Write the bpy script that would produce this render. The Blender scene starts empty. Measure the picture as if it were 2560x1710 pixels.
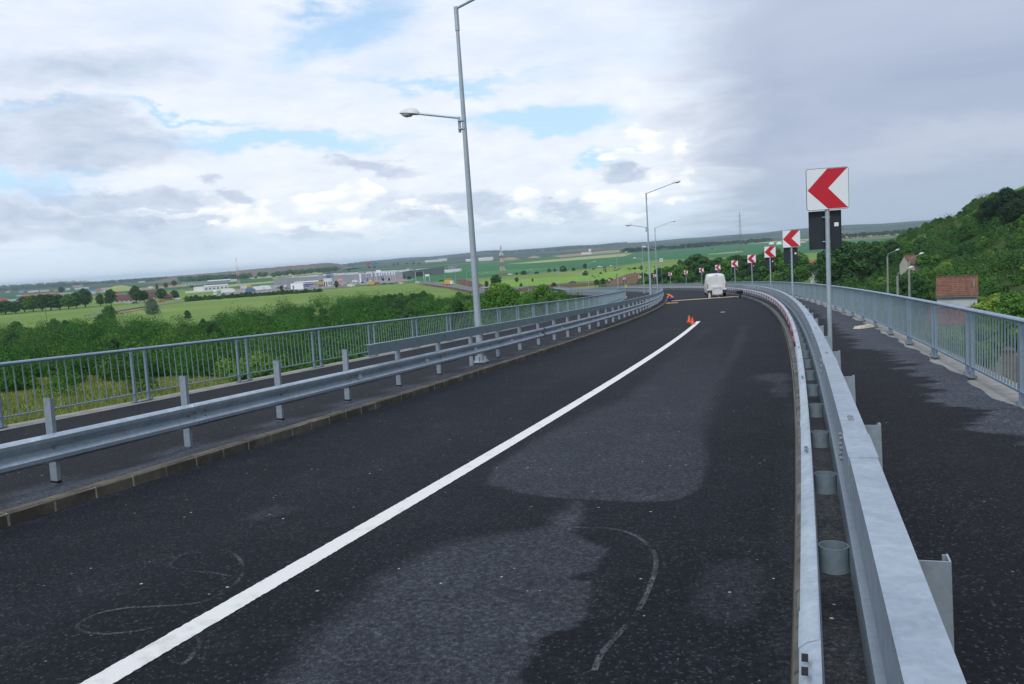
import bpy, math, random
import numpy as np
from mathutils import Vector, Matrix
R = math.radians
scene = bpy.context.scene
COL = scene.collection

# ------------------------------------------------------------------ camera
H0 = 19.0                                   # camera height over the plain
FPX = 1991.0
ROLL = math.atan(0.0665)
PITCH = math.atan((855 - 632.0) * math.cos(ROLL) / FPX)
cp, sp, cr, sr = math.cos(PITCH), math.sin(PITCH), math.cos(ROLL), math.sin(ROLL)
fwd = Vector((0, cp, -sp)); up0 = Vector((0, sp, cp)); rt0 = Vector((1, 0, 0))
rt = rt0 * cr - up0 * sr
up = rt0 * sr + up0 * cr
cam_data = bpy.data.cameras.new('camera')
cam_data.sensor_width = 36.0
cam_data.lens = 36.0 * FPX / 2560.0
cam_data.clip_start = 0.05
cam_data.clip_end = 40000
cam = bpy.data.objects.new('camera', cam_data); COL.objects.link(cam)
M = Matrix.Identity(4)
for i in range(3):
    M[i][0] = rt[i]; M[i][1] = up[i]; M[i][2] = -fwd[i]
M[2][3] = H0
cam.matrix_world = M
scene.camera = cam

# ------------------------------------------------------------------ world
SUN_EL, SUN_AZ = R(48), R(205)              # azimuth clockwise from +Y
world = bpy.data.worlds.new('World'); scene.world = world
world.use_nodes = True
nt = world.node_tree; nt.nodes.clear()
def N(t, typ, **kw):
    n = t.nodes.new(typ)
    for k, v in kw.items():
        if k.startswith('i_'):
            n.inputs[int(k[2:])].default_value = v
        else:
            setattr(n, k, v)
    return n
class G:
    """tiny helper to write node maths"""
    def __init__(s, t): s.t = t
    def inp(s, n, i, v):
        if hasattr(v, 'is_output') or isinstance(v, bpy.types.NodeSocket): s.t.links.new(v, n.inputs[i])
        elif v is not None: n.inputs[i].default_value = v
    def m(s, op, a, b=None, c=None, clamp=False):
        n = s.t.nodes.new('ShaderNodeMath'); n.operation = op; n.use_clamp = clamp
        s.inp(n, 0, a); s.inp(n, 1, b); s.inp(n, 2, c); return n.outputs[0]
    def v(s, op, a, b=None):
        n = s.t.nodes.new('ShaderNodeVectorMath'); n.operation = op
        s.inp(n, 0, a)
        if op == 'SCALE': s.inp(n, 3, b); return n.outputs[0]
        s.inp(n, 1, b)
        return n.outputs[1] if op in ('LENGTH', 'DOT_PRODUCT', 'DISTANCE') else n.outputs[0]
    def comb(s, x, y, z):
        n = s.t.nodes.new('ShaderNodeCombineXYZ'); s.inp(n, 0, x); s.inp(n, 1, y); s.inp(n, 2, z); return n.outputs[0]
    def sep(s, v):
        n = s.t.nodes.new('ShaderNodeSeparateXYZ'); s.inp(n, 0, v); return n.outputs
    def noise(s, vec, scale, detail=4, rough=.5, dist=0.0, dim='3D'):
        n = s.t.nodes.new('ShaderNodeTexNoise'); n.noise_dimensions = dim
        if vec is not None: s.t.links.new(vec, n.inputs['Vector'])
        n.inputs['Scale'].default_value = scale; n.inputs['Detail'].default_value = detail
        n.inputs['Roughness'].default_value = rough; n.inputs['Distortion'].default_value = dist
        return n.outputs[0]
    def voro(s, vec, scale, feature='F1', out=0, rnd=1.0):
        n = s.t.nodes.new('ShaderNodeTexVoronoi'); n.feature = feature
        if vec is not None: s.t.links.new(vec, n.inputs['Vector'])
        n.inputs['Scale'].default_value = scale; n.inputs['Randomness'].default_value = rnd
        return n.outputs[out]
    def ramp(s, f, stops, interp='LINEAR'):
        n = s.t.nodes.new('ShaderNodeValToRGB'); n.color_ramp.interpolation = interp
        e = n.color_ramp.elements
        while len(e) < len(stops): e.new(0.5)
        for k, (p, c) in enumerate(stops):
            e[k].position = p
            e[k].color = (c, c, c, 1) if not hasattr(c, '__len__') else (*c[:3], 1)
        s.inp(n, 0, f); return n.outputs[0]
    def mix(s, f, a, b, mode='MIX'):
        n = s.t.nodes.new('ShaderNodeMix'); n.data_type = 'RGBA'; n.blend_type = mode
        def put(sk, v):
            if isinstance(v, bpy.types.NodeSocket): s.t.links.new(v, sk)
            elif hasattr(v, '__len__'): sk.default_value = (*v[:3], 1)
            else: sk.default_value = v
        put(n.inputs[0], f); put(n.inputs[6], a); put(n.inputs[7], b); return n.outputs[2]
    def smooth(s, x, a, b):
        n = s.t.nodes.new('ShaderNodeMapRange'); n.interpolation_type = 'SMOOTHSTEP'
        s.inp(n, 0, x); n.inputs[1].default_value = a; n.inputs[2].default_value = b
        return n.outputs[0]

g = G(nt)
sky = N(nt, 'ShaderNodeTexSky', sky_type='NISHITA', sun_disc=False)
sky.sun_elevation = SUN_EL; sky.sun_rotation = SUN_AZ; sky.altitude = 200; sky.air_density = 1.3; sky.dust_density = 1.2
tc = N(nt, 'ShaderNodeTexCoord')
dirv = g.v('NORMALIZE', tc.outputs['Generated'])
dx, dy, dz = g.sep(dirv)
az = g.m('ARCTAN2', dx, dy)                  # 0 = straight ahead, + = right
el = g.m('ARCSINE', dz)
ae = g.comb(az, el, 0.0)
# cloud deck seen in perspective: project the direction on a high plane
inv = g.m('DIVIDE', 1.0, g.m('ADD', g.m('MAXIMUM', dz, 0.0), 0.10))
deck = g.comb(g.m('MULTIPLY', dx, inv), g.m('MULTIPLY', dy, inv), 0.0)
n1 = g.noise(deck, 1.1, 7, .58, .6)
n2 = g.noise(g.v('ADD', deck, (7.3, 2.1, 0)), 2.6, 8, .6, .3)
# low cumulus in (azimuth, elevation) space
aw = g.v('MULTIPLY', ae, (1.0, 2.3, 1.0))
wn = N(nt, 'ShaderNodeTexNoise'); wn.inputs['Scale'].default_value = 7; wn.inputs['Detail'].default_value = 6; wn.inputs['Roughness'].default_value = .6
nt.links.new(aw, wn.inputs['Vector'])
warp = g.v('MULTIPLY', g.v('SUBTRACT', wn.outputs['Color'], (.5, .5, .5)), (.16, .085, 0))
wn2 = N(nt, 'ShaderNodeTexNoise'); wn2.inputs['Scale'].default_value = 30; wn2.inputs['Detail'].default_value = 6; wn2.inputs['Roughness'].default_value = .6
nt.links.new(aw, wn2.inputs['Vector'])
warp2 = g.v('MULTIPLY', g.v('SUBTRACT', wn2.outputs['Color'], (.5, .5, .5)), (.045, .03, 0))
aeq = g.v('ADD', g.v('ADD', ae, warp), warp2)
cn = g.noise(aw, 16, 8, .62, .2)
cn2 = g.m('ADD', g.m('MULTIPLY', g.noise(g.v('ADD', aw, (3.1, .7, 0)), 22, 8, .58, .1), .6), g.m('MULTIPLY', g.voro(g.v('ADD', aw, g.v('SCALE', warp2, .6)), 38, 'SMOOTH_F1'), .55))
def blob(a, e, sa, se, rot=0.0, hard=.35, crisp=0.0):
    """soft-edged cloud patch centred on azimuth a, elevation e (radians)"""
    d = g.v('SUBTRACT', aeq, (a, e, 0))
    n = N(nt, 'ShaderNodeVectorRotate'); n.rotation_type = 'Z_AXIS'; n.inputs['Angle'].default_value = rot
    nt.links.new(d, n.inputs['Vector'])
    q = g.v('LENGTH', g.v('MULTIPLY', n.outputs[0], (1 / sa, 1 / se, 0)))
    if crisp: q = g.m('ADD', q, g.m('MULTIPLY', g.m('SUBTRACT', cn2, .5), crisp))
    r = g.m('SUBTRACT', 1.0, g.smooth(q, 1 - hard, 1 + hard))
    return r
def bp(px, py, w, h, rot=0.0, hard=.35, crisp=0.0):
    """cloud patch given by the direction seen at a display pixel (2347 wide), sizes likewise"""
    x = px * 1.0907; y = py * 1.0907
    d = fwd + rt * ((x - 1280) / FPX) + up * ((855 - y) / FPX); d.normalize()
    return blob(math.atan2(d.x, d.y), math.asin(d.z), w * 1.0907 / FPX, h * 1.0907 / FPX, R(rot), hard, crisp)
def union(L):
    r = L[0]
    for x in L[1:]: r = g.m('MAXIMUM', r, x)
    return r
blue = g.mix(.55, g.v('SCALE', sky.outputs[0], 0.085), (.30, .56, .92))
blue = g.mix(g.m('SUBTRACT', 1.0, g.smooth(el, .10, .42)), blue, (.46, .70, .95))
veil = g.mix(g.ramp(n2, [(.30, 0.0), (.68, 1.0)]), (.61, .70, .86), (.77, .81, .89))
gaps = union([bp(650, 315, 270, 22, 2, .5), bp(1240, 270, 210, 34, 2, .45), bp(1375, 358, 62, 24, 2, .4), bp(790, 55, 140, 38, -18, .8),
              bp(40, 420, 130, 30, 3, .6), bp(1010, 185, 160, 10, 5, .9), bp(40, 250, 110, 10, 0, .6), bp(420, 260, 120, 7, 4, .8), bp(160, 378, 60, 14, 0, .9), bp(700, 20, 60, 20, 0, .9)])
cover = g.ramp(n1, [(.30, .62), (.52, 1.0)])
cover = g.m('MULTIPLY', cover, g.m('SUBTRACT', 1.0, g.m('MULTIPLY', gaps, .86)))
col = g.mix(cover, blue, veil)
# white layer low in the sky and the brighter cumulus tops
lowband = g.m('MULTIPLY', g.m('SUBTRACT', 1.0, g.smooth(el, .16, .24)), g.smooth(el, .03, .07))
col = g.mix(g.m('MULTIPLY', g.m('MULTIPLY', lowband, .75), g.m('SUBTRACT', 1.0, gaps)), col, g.mix(g.ramp(cn, [(.3, 0.0), (.7, 1.0)]), (.68, .74, .83), (.84, .87, .90)))
cum = union([bp(1500, 325, 66, 42, 10, .17, 1.05), bp(1440, 385, 90, 34, 25, .17, 1.05), bp(1510, 410, 70, 60, 0, .17, 1.05), bp(1420, 455, 110, 36, 5, .17, 1.05), bp(1215, 465, 52, 34, 10, .17, 1.05), bp(1240, 485, 45, 14, 0, .17, 1.05),
             bp(800, 470, 48, 46, 0, .17, 1.05), bp(720, 478, 80, 30, 5, .17, 1.05), bp(560, 495, 110, 34, 6, .17, 1.05), bp(660, 520, 130, 22, 6, .17, 1.05), bp(950, 490, 60, 26, 6, .17, 1.05), bp(120, 512, 46, 8, 6, .17, 1.05), bp(370, 500, 60, 10, 8, .17, 1.05), bp(870, 515, 90, 18, 4, .17, 1.05), bp(1080, 500, 60, 20, 6, .17, 1.05)])
cumc = g.mix(g.ramp(cn2, [(.60, 1.0), (.38, 0.0)][::-1]), (1.0, 1.0, .985), (.74, .80, .87))
shade = union([bp(1100, 500, 480, 36, 5, .6), bp(300, 520, 360, 40, 7, .6)])
col = g.mix(g.m('MULTIPLY', shade, .7), col, g.mix(g.ramp(cn, [(.35, 0.0), (.65, 1.0)]), (.50, .59, .72), (.68, .75, .84)))
col = g.mix(g.m('MULTIPLY', cum, .95), col, cumc)
# grey cloud bodies
grey = union([bp(120, 300, 250, 50, 6, .45), bp(60, 350, 140, 36, 4, .45), bp(190, 160, 170, 36, -6, .9), bp(270, 455, 190, 22, 8, .5), bp(60, 500, 150, 34, 8, .6), bp(200, 510, 200, 30, 8, .6), bp(850, 380, 92, 22, 14, .45), bp(790, 358, 36, 10, 20, .5),
              bp(1412, 412, 52, 22, 22, .4), bp(555, 468, 42, 14, 10, .5), bp(740, 530, 90, 14, 4, .5), bp(520, 405, 22, 14, 0, .6), bp(965, 500, 54, 14, 8, .5), bp(1070, 470, 90, 22, 6, .6), bp(1310, 478, 60, 14, 8, .5), bp(1180, 520, 140, 12, 5, .6), bp(330, 545, 160, 12, 6, .7)])
greyc = g.mix(g.ramp(cn, [(.34, 0.0), (.66, 1.0)]), (.40, .48, .62), (.56, .64, .77))
col = g.mix(g.m('MULTIPLY', grey, .80), col, greyc)
# pale air near the horizon
col = g.mix(g.m('MULTIPLY', g.m('SUBTRACT', 1.0, g.smooth(el, .0, .075)), .85), col, g.mix(g.ramp(cn, [(.3, 0.0), (.7, 1.0)]), (.54, .66, .76), (.64, .73, .82)))
# rain-grey mass to the right
edge = g.m('ADD', az, g.m('MULTIPLY', g.m('SUBTRACT', n1, .5), .22))
edge = g.m('ADD', edge, g.m('MULTIPLY', g.m('SUBTRACT', wn.outputs[0], .5), .12))
rmask = g.m('MULTIPLY', g.smooth(edge, .165, .33), .95)
rcol = g.mix(g.ramp(n1, [(.30, 0.0), (.72, 1.0)]), (.325, .39, .53), (.40, .465, .60))
rcol = g.mix(g.m('MULTIPLY', g.smooth(el, .16, .40), .75), rcol, (.60, .65, .77))
rcol = g.mix(g.m('SUBTRACT', 1.0, g.smooth(el, .0, .10)), rcol, (.37, .445, .555))
rcol = g.mix(g.m('MULTIPLY', bp(2180, 330, 260, 40, -4, .9), .45), rcol, (.56, .60, .70))
col = g.mix(rmask, col, rcol)
# behind the camera and overhead: even broken cloud
back = g.smooth(g.m('ABSOLUTE', az), 1.1, 1.7)
col = g.mix(g.m('MAXIMUM', back, g.smooth(el, .55, .9)), col, g.mix(g.ramp(n1, [(.35, 0.0), (.65, 1.0)]), (.42, .56, .78), (.74, .78, .84)))
skycol = g.mix(g.smooth(dz, -.03, -.012), (.10, .12, .09), col)

bg = N(nt, 'ShaderNodeBackground'); bg.inputs[1].default_value = 1.1
nt.links.new(skycol, bg.inputs[0])
wo = N(nt, 'ShaderNodeOutputWorld'); nt.links.new(bg.outputs[0], wo.inputs[0])

sun_data = bpy.data.lights.new('sun', 'SUN'); sun_data.energy = 1.9; sun_data.angle = R(14); sun_data.color = (1.0, .96, .90)
sun = bpy.data.objects.new('sun', sun_data); COL.objects.link(sun)
sd = Vector((math.sin(SUN_AZ) * math.cos(SUN_EL), math.cos(SUN_AZ) * math.cos(SUN_EL), math.sin(SUN_EL)))
sun.rotation_euler = sd.to_track_quat('Z', 'Y').to_euler()
sun.location = (0, 0, 60)
vs = scene.view_settings
vs.view_transform = 'Standard'; vs.look = 'None'; vs.gamma = 1; vs.use_curve_mapping = False; vs.exposure = 0.10

# ------------------------------------------------------------------ helpers
rnd = random.Random(5)
def ray(px, py):
    """direction through a photo pixel (2560 wide)"""
    x = (px - 1280) / FPX; y = (855 - py) / FPX
    return (fwd + rt * x + up * y)
def gp(px, py, z=0.0):
    """point of the plain (height z) seen at a photo pixel"""
    d = ray(px, py); t = (z - H0) / d.z
    return Vector((d.x * t, d.y * t, z))
def tag(o, label=None, cat=None, group=None, kind=None):
    if label: o['label'] = label
    if cat: o['category'] = cat
    if group: o['group'] = group
    if kind: o['kind'] = kind
    return o
def thing(name, label, cat, loc=(0, 0, 0), rz=0.0, group=None):
    o = bpy.data.objects.new(name, None); COL.objects.link(o)
    o.location = loc; o.rotation_euler = (0, 0, rz); o.empty_display_size = .3
    return tag(o, label, cat, group)
def link(name, me, parent=None, loc=None):
    o = bpy.data.objects.new(name, me); COL.objects.link(o)
    if parent is not None: o.parent = parent
    if loc is not None: o.location = loc
    return o
def copy_tree(o, parent=None):
    c = o.copy(); COL.objects.link(c); c.parent = parent
    for ch in list(o.children): copy_tree(ch, c)
    return c
class MB:
    def __init__(s): s.v = []; s.f = []; s.mi = []; s.cur = 0
    def add(s, vs, fs):
        b = len(s.v); s.v += [tuple(p) for p in vs]
        for f in fs: s.f.append(tuple(b + i for i in f)); s.mi.append(s.cur)
        return s
    def box(s, c, d, rz=0.0, mat=None):
        X, Y, Z = d[0] / 2, d[1] / 2, d[2] / 2
        P = [Vector((x, y, z)) for z in (-Z, Z) for y in (-Y, Y) for x in (-X, X)]
        m = mat if mat is not None else Matrix.Rotation(rz, 3, 'Z')
        c = Vector(c)
        return s.add([m @ p + c for p in P], [(0, 2, 3, 1), (4, 5, 7, 6), (0, 1, 5, 4), (2, 6, 7, 3), (0, 4, 6, 2), (1, 3, 7, 5)])
    def tube(s, p0, p1, r0, r1=None, n=10, cap=True):
        p0, p1 = Vector(p0), Vector(p1); r1 = r0 if r1 is None else r1
        d = (p1 - p0).normalized(); a = d.orthogonal().normalized(); b = d.cross(a)
        vs = []
        for p, r in ((p0, r0), (p1, r1)):
            for k in range(n):
                t = 2 * math.pi * k / n
                vs.append(p + (a * math.cos(t) + b * math.sin(t)) * r)
        fs = [(k, (k + 1) % n, n + (k + 1) % n, n + k) for k in range(n)]
        if cap: fs += [tuple(range(n - 1, -1, -1)), tuple(range(n, 2 * n))]
        return s.add(vs, fs)
    def poly(s, pts, h0, h1):
        """vertical prism over a ground polygon"""
        n = len(pts)
        vs = [(p[0], p[1], h0) for p in pts] + [(p[0], p[1], h1) for p in pts]
        return s.add(vs, [(k, (k + 1) % n, n + (k + 1) % n, n + k) for k in range(n)] + [tuple(range(n - 1, -1, -1)), tuple(range(n, 2 * n))])
    def loft(s, rings, closed=True, caps=True):
        n = len(rings[0]); vs = [p for r in rings for p in r]; fs = []
        for i in range(len(rings) - 1):
            for k in range(n if closed else n - 1):
                a = i * n + k; b = i * n + (k + 1) % n
                fs.append((a, b, b + n, a + n))
        if caps and closed:
            fs += [tuple(range(n - 1, -1, -1)), tuple(range((len(rings) - 1) * n, len(rings) * n))]
        return s.add(vs, fs)
    def mesh(s, name, mats, origin=(0, 0, 0), smooth=False, fix=True):
        me = bpy.data.meshes.new(name)
        o = Vector(origin)
        me.from_pydata([tuple(Vector(p) - o) for p in s.v], [], s.f)
        for m in (mats if isinstance(mats, (list, tuple)) else [mats]): me.materials.append(m)
        if len(me.materials) > 1: me.polygons.foreach_set('material_index', s.mi)
        if fix:
            import bmesh
            bm = bmesh.new(); bm.from_mesh(me); bmesh.ops.recalc_face_normals(bm, faces=bm.faces); bm.to_mesh(me); bm.free()
        if smooth:
            me.polygons.foreach_set('use_smooth', [True] * len(me.polygons))
            try: me.set_sharp_from_angle(angle=R(35))
            except Exception: pass
        me.update()
        return me
    def obj(s, name, mats, parent=None, origin=None, smooth=False, fix=True):
        if origin is None: origin = parent.location if parent is not None else (0, 0, 0)
        me = s.mesh(name, mats, origin, smooth, fix)
        o = link(name, me, parent)
        if parent is None: o.location = origin
        return o

# ------------------------------------------------------------------ materials
def mat(name, col=(.5, .5, .5), rough=.6, metal=0.0, col2=None, scale=4.0, detail=5, lo=.35, hi=.65, bump=0.0, bscale=None, spec=.5, trans=0.0, emit=None):
    m = bpy.data.materials.new(name); m.use_nodes = True
    t = m.node_tree; b = t.nodes['Principled BSDF']; q = G(t)
    b.inputs['Roughness'].default_value = rough; b.inputs['Metallic'].default_value = metal
    b.inputs['Specular IOR Level'].default_value = spec
    tcn = t.nodes.new('ShaderNodeTexCoord'); vec = tcn.outputs['Object']
    if col2 is not None:
        f = q.ramp(q.noise(vec, scale, detail, .6), [(lo, 0.0), (hi, 1.0)])
        c = q.mix(f, col, col2); t.links.new(c, b.inputs['Base Color'])
    else: b.inputs['Base Color'].default_value = (*col, 1)
    if bump:
        bn = t.nodes.new('ShaderNodeBump'); bn.inputs['Strength'].default_value = bump; bn.inputs['Distance'].default_value = .02
        t.links.new(q.noise(vec, bscale or scale * 3, 6, .6), bn.inputs['Height']); t.links.new(bn.outputs[0], b.inputs['Normal'])
    return m

def steel(name, base=(.50, .55, .59), dark=(.30, .35, .39), rough=.42, metal=.55):
    m = bpy.data.materials.new(name); m.use_nodes = True; t = m.node_tree; b = t.nodes['Principled BSDF']; q = G(t)
    tcn = t.nodes.new('ShaderNodeTexCoord'); vec = tcn.outputs['Object']
    a = q.noise(vec, 1.6, 6, .7, .6); c = q.noise(vec, 14, 5, .6)
    sp_ = q.voro(vec, 45, 'F1', 1)
    f = q.m('ADD', q.m('MULTIPLY', a, .65), q.m('MULTIPLY', c, .35))
    colr = q.mix(q.ramp(f, [(.32, 0.0), (.68, 1.0)]), dark, base)
    gsp = q.sep(sp_)[0]; colr = q.mix(.06, colr, q.comb(gsp, gsp, gsp), 'OVERLAY')
    t.links.new(colr, b.inputs['Base Color'])
    b.inputs['Metallic'].default_value = metal
    t.links.new(q.ramp(f, [(.3, rough + .15), (.7, rough - .06)]), b.inputs['Roughness'])
    bn = t.nodes.new('ShaderNodeBump'); bn.inputs['Strength'].default_value = .06; bn.inputs['Distance'].default_value = .01
    t.links.new(q.noise(vec, 6, 4, .5), bn.inputs['Height']); t.links.new(bn.outputs[0], b.inputs['Normal'])
    return m
M_STEEL = steel('galvanised_steel', (.49, .555, .61), (.28, .34, .40), .35, .62)
M_STEEL2 = steel('galvanised_steel_dull', (.29, .37, .41), (.19, .26, .30), .48, .5)
M_RAIL = steel('fence_steel', (.37, .46, .57), (.26, .34, .43), .38, .6)
M_BARS = steel('baluster_steel', (.32, .41, .45), (.22, .30, .34), .5, .4)
M_POLE = steel('lamp_pole_steel', (.44, .51, .56), (.31, .37, .42), .5, .35)
M_BLACK = mat('black_rubber', (.012, .012, .014), .7)
M_TAR = mat('tar', (.010, .010, .012), .9)
M_WHITE = mat('white_paint', (.78, .79, .80), .4)
M_DARKPL = mat('dark_plate', (.016, .022, .030), .45, 0.0, (.022, .030, .040), 3)
M_RED = mat('sign_red', (.50, .016, .035), .35)
M_SIGNW = mat('sign_white', (.74, .77, .82), .35)
M_GLASS = mat('dark_glass', (.03, .045, .06), .12)
M_BOLT = steel('bolt_steel', (.26, .29, .31), (.16, .18, .2), .6, .4)

def asphalt_mat(name, base, light, fine=1.0, patches=(), rough=.82, dust=.35, wet=None, wearcol=(.052, .061, .076)):
    m = bpy.data.materials.new(name); m.use_nodes = True; t = m.node_tree; b = t.nodes['Principled BSDF']; q = G(t)
    vec = t.nodes.new('ShaderNodeTexCoord').outputs['Object']
    a = q.noise(vec, 135, 3, .75); a2 = q.voro(vec, 75, 'F1', 1); a3 = q.noise(vec, 22, 5, .7)
    big = q.noise(vec, .35, 6, .6, .5); mid = q.noise(vec, 1.7, 6, .65, .8)
    grain = q.m('MULTIPLY', q.ramp(a, [(.30, .22), (.52, .75), (.78, 2.4 * fine)]), q.ramp(q.noise(vec, 26, 4, .75), [(.32, .38), (.5, .9), (.68, 2.1)]))
    c = q.mix(q.ramp(big, [(.35, 0.0), (.72, 1.0)]), base, light)
    for (x, y, rx, ry, rot, amt) in patches:
        w = t.nodes.new('ShaderNodeTexNoise'); w.inputs['Scale'].default_value = 1.9; w.inputs['Detail'].default_value = 7; w.inputs['Roughness'].default_value = .65
        t.links.new(vec, w.inputs['Vector'])
        d = q.v('SUBTRACT', q.v('ADD', vec, q.v('MULTIPLY', q.v('SUBTRACT', w.outputs['Color'], (.5, .5, .5)), (.9 * rx, .9 * ry, 0))), (x, y, 0))
        rn = t.nodes.new('ShaderNodeVectorRotate'); rn.rotation_type = 'Z_AXIS'; rn.inputs['Angle'].default_value = rot; t.links.new(d, rn.inputs['Vector'])
        L = q.v('LENGTH', q.v('MULTIPLY', rn.outputs[0], (1 / rx, 1 / ry, 0)))
        f = q.m('MULTIPLY', q.m('SUBTRACT', 1.0, q.smooth(L, .72, 1.06)), q.ramp(mid, [(.30, .45), (.62, 1.0)]))
        f = q.m('MULTIPLY', q.m('MULTIPLY', f, amt), q.ramp(a3, [(.34, .15), (.62, 1.0)]))
        c = q.mix(f, c, (.15, .165, .185))
    wa = t.nodes.new('ShaderNodeAttribute'); wa.attribute_name = 'wear'
    wf = q.m('MULTIPLY', wa.outputs['Fac'], q.m('MULTIPLY', q.ramp(mid, [(.25, .72), (.7, 1.1)]), q.ramp(a3, [(.30, .55), (.65, 1.1)])))
    c = q.mix(wf, c, wearcol)
    d2 = q.m('MULTIPLY', q.ramp(mid, [(.52, 0.0), (.75, 1.0)]), q.ramp(a3, [(.42, 0.0), (.7, dust)]))
    c = q.mix(d2, c, (.13, .125, .12))
    c = q.mix(1.0, c, grain, 'MULTIPLY')
    # pale stones and grit
    vs_ = t.nodes.new('ShaderNodeTexVoronoi'); vs_.inputs['Scale'].default_value = 12; t.links.new(vec, vs_.inputs['Vector'])
    few = q.m('GREATER_THAN', q.sep(vs_.outputs['Color'])[0], .87)
    dot = q.m('MULTIPLY', few, q.m('LESS_THAN', vs_.outputs[0], q.m('MULTIPLY', q.sep(vs_.outputs['Color'])[2], .15)))
    c = q.mix(q.m('MULTIPLY', dot, .8), c, q.mix(q.sep(vs_.outputs['Color'])[1], (.34, .22, .10), (.55, .54, .50)))
    # fine pale aggregate specks
    few2 = q.m('GREATER_THAN', q.sep(a2)[1], .94)
    c = q.mix(q.m('MULTIPLY', few2, .22), c, (.16, .17, .19))
    if wet is not None: c = wet(q, vec, c)
    t.links.new(c, b.inputs['Base Color'])
    b.inputs['Roughness'].default_value = rough
    b.inputs['Specular IOR Level'].default_value = .16
    bn = t.nodes.new('ShaderNodeBump'); bn.inputs['Strength'].default_value = .55; bn.inputs['Distance'].default_value = .012
    t.links.new(a, bn.inputs['Height']); t.links.new(bn.outputs[0], b.inputs['Normal'])
    return m

# ------------------------------------------------------------------ road axis
TH0, X0 = 0.3649686780, -3.8606334
KS = [0, 30, 60, 90, 120, 150, 185, 230, 300, 360, 430]
KV = [-0.001822, -0.001945, -0.002168, -0.000974, -0.002241, -0.002065, -0.001378, -0.000645, -0.00075, -0.0012, -0.002]
ZS = [-5, 20, 45, 70, 100, 130, 170, 230, 330]
ZV = [-1.663772, -2.849241, -4.014129, -5.182768, -6.62028, -8.063362, -9.973983, -12.703775, -17.68444]
ES = [0, 60, 140]; EV = [0.005745, 0.018281, 0.016121]
def spline(x, xk, yk):
    xk = np.array(xk, float); yk = np.array(yk, float); n = len(xk); h = np.diff(xk)
    A = np.zeros((n, n)); b = np.zeros(n); A[0, 0] = A[-1, -1] = 1
    for i in range(1, n - 1):
        A[i, i - 1] = h[i - 1]; A[i, i] = 2 * (h[i - 1] + h[i]); A[i, i + 1] = h[i]
        b[i] = 6 * ((yk[i + 1] - yk[i]) / h[i] - (yk[i] - yk[i - 1]) / h[i - 1])
    m = np.linalg.solve(A, b); x = np.clip(x, xk[0], xk[-1]); j = np.clip(np.searchsorted(xk, x) - 1, 0, n - 2)
    t0 = xk[j + 1] - x; t1 = x - xk[j]; hh = h[j]
    return m[j] * t0**3 / (6 * hh) + m[j + 1] * t1**3 / (6 * hh) + (yk[j] / hh - m[j] * hh / 6) * t0 + (yk[j + 1] / hh - m[j + 1] * hh / 6) * t1
SS = np.arange(-6, 431, 1.0)
_k = np.interp(SS, KS, KV); _th = TH0 + np.cumsum(_k); _i0 = 6; _th = _th - (_th[_i0] - TH0)
_x = np.cumsum(np.sin(_th)); _y = np.cumsum(np.cos(_th)); _x = _x - _x[_i0] + X0; _y = _y - _y[_i0]
_z = spline(SS, ZS, ZV) + H0
_z = np.where(SS > 330, H0 - 17.68444 - 0.05 * (SS - 330) + 0.0004 * (SS - 330)**2, _z)
_z = np.where(SS < -5, _z[1] + .05, _z)
_z = np.maximum(_z, 0.12)
def axis(s):
    return np.interp(s, SS, _x), np.interp(s, SS, _y), np.interp(s, SS, _z), np.interp(s, SS, _th), np.interp(s, ES, EV)
def P(s, o, h=0.0):
    x, y, z, th, e = axis(s)
    return Vector((x + math.cos(th) * o, y - math.sin(th) * o, z + e * o + h))
def heading(s): return float(np.interp(s, SS, _th))
def slope(s): return float((np.interp(s + 1, SS, _z) - np.interp(s - 1, SS, _z)) / 2)
def srange(s0, s1, ds):
    n = max(1, int(round((s1 - s0) / ds))); return [s0 + (s1 - s0) * k / n for k in range(n + 1)]
def steps(s0, s1):
    """finer stations near the camera"""
    out = [s0]
    while out[-1] < s1: out.append(min(s1, out[-1] + (0.5 if out[-1] < 30 else 1.0 if out[-1] < 120 else 3.0)))
    return out
def sweep(mb, s0, s1, prof, closed=True, caps=True, st=None):
    rings = [[P(s, o, h) for o, h in prof] for s in (st or steps(s0, s1))]
    mb.loft(rings, closed, caps); return mb
def strip(mb, s0, s1, o0, o1, h, st=None):
    return sweep(mb, s0, s1, [(o0, h), (o1, h)], closed=False, caps=False, st=st)
# nearest axis station for a ground point (vectorised)
def near_axis(X, Y):
    ax = _x[::4]; ay = _y[::4]; ss = SS[::4]; th = _th[::4]
    best = np.full(X.shape, 1e18); bs = np.zeros(X.shape); bo = np.zeros(X.shape)
    for k in range(len(ax)):
        dx_ = X - ax[k]; dy_ = Y - ay[k]; d = dx_ * dx_ + dy_ * dy_
        m = d < best
        best = np.where(m, d, best); bs = np.where(m, ss[k], bs)
        bo = np.where(m, dx_ * math.cos(th[k]) - dy_ * math.sin(th[k]), bo)
    return bs, bo, np.sqrt(best)
def vnoise(X, Y, f, seed=0, octs=4):
    rg_ = np.random.default_rng(seed); out = 0; amp = 1; tot = 0
    for k in range(octs):
        L_ = rg_.random((256, 256)); x = X * f; y = Y * f; xi = np.floor(x).astype(int); yi = np.floor(y).astype(int); u = x - xi; v = y - yi; u = u * u * (3 - 2 * u); v = v * v * (3 - 2 * v)
        A = L_[xi % 256, yi % 256]; B = L_[(xi + 1) % 256, yi % 256]; C_ = L_[xi % 256, (yi + 1) % 256]; D_ = L_[(xi + 1) % 256, (yi + 1) % 256]
        out = out + amp * ((A * (1 - u) + B * u) * (1 - v) + (C_ * (1 - u) + D_ * u) * v); tot += amp; amp *= .55; f *= 2.03
    return out / tot - .5
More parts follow.
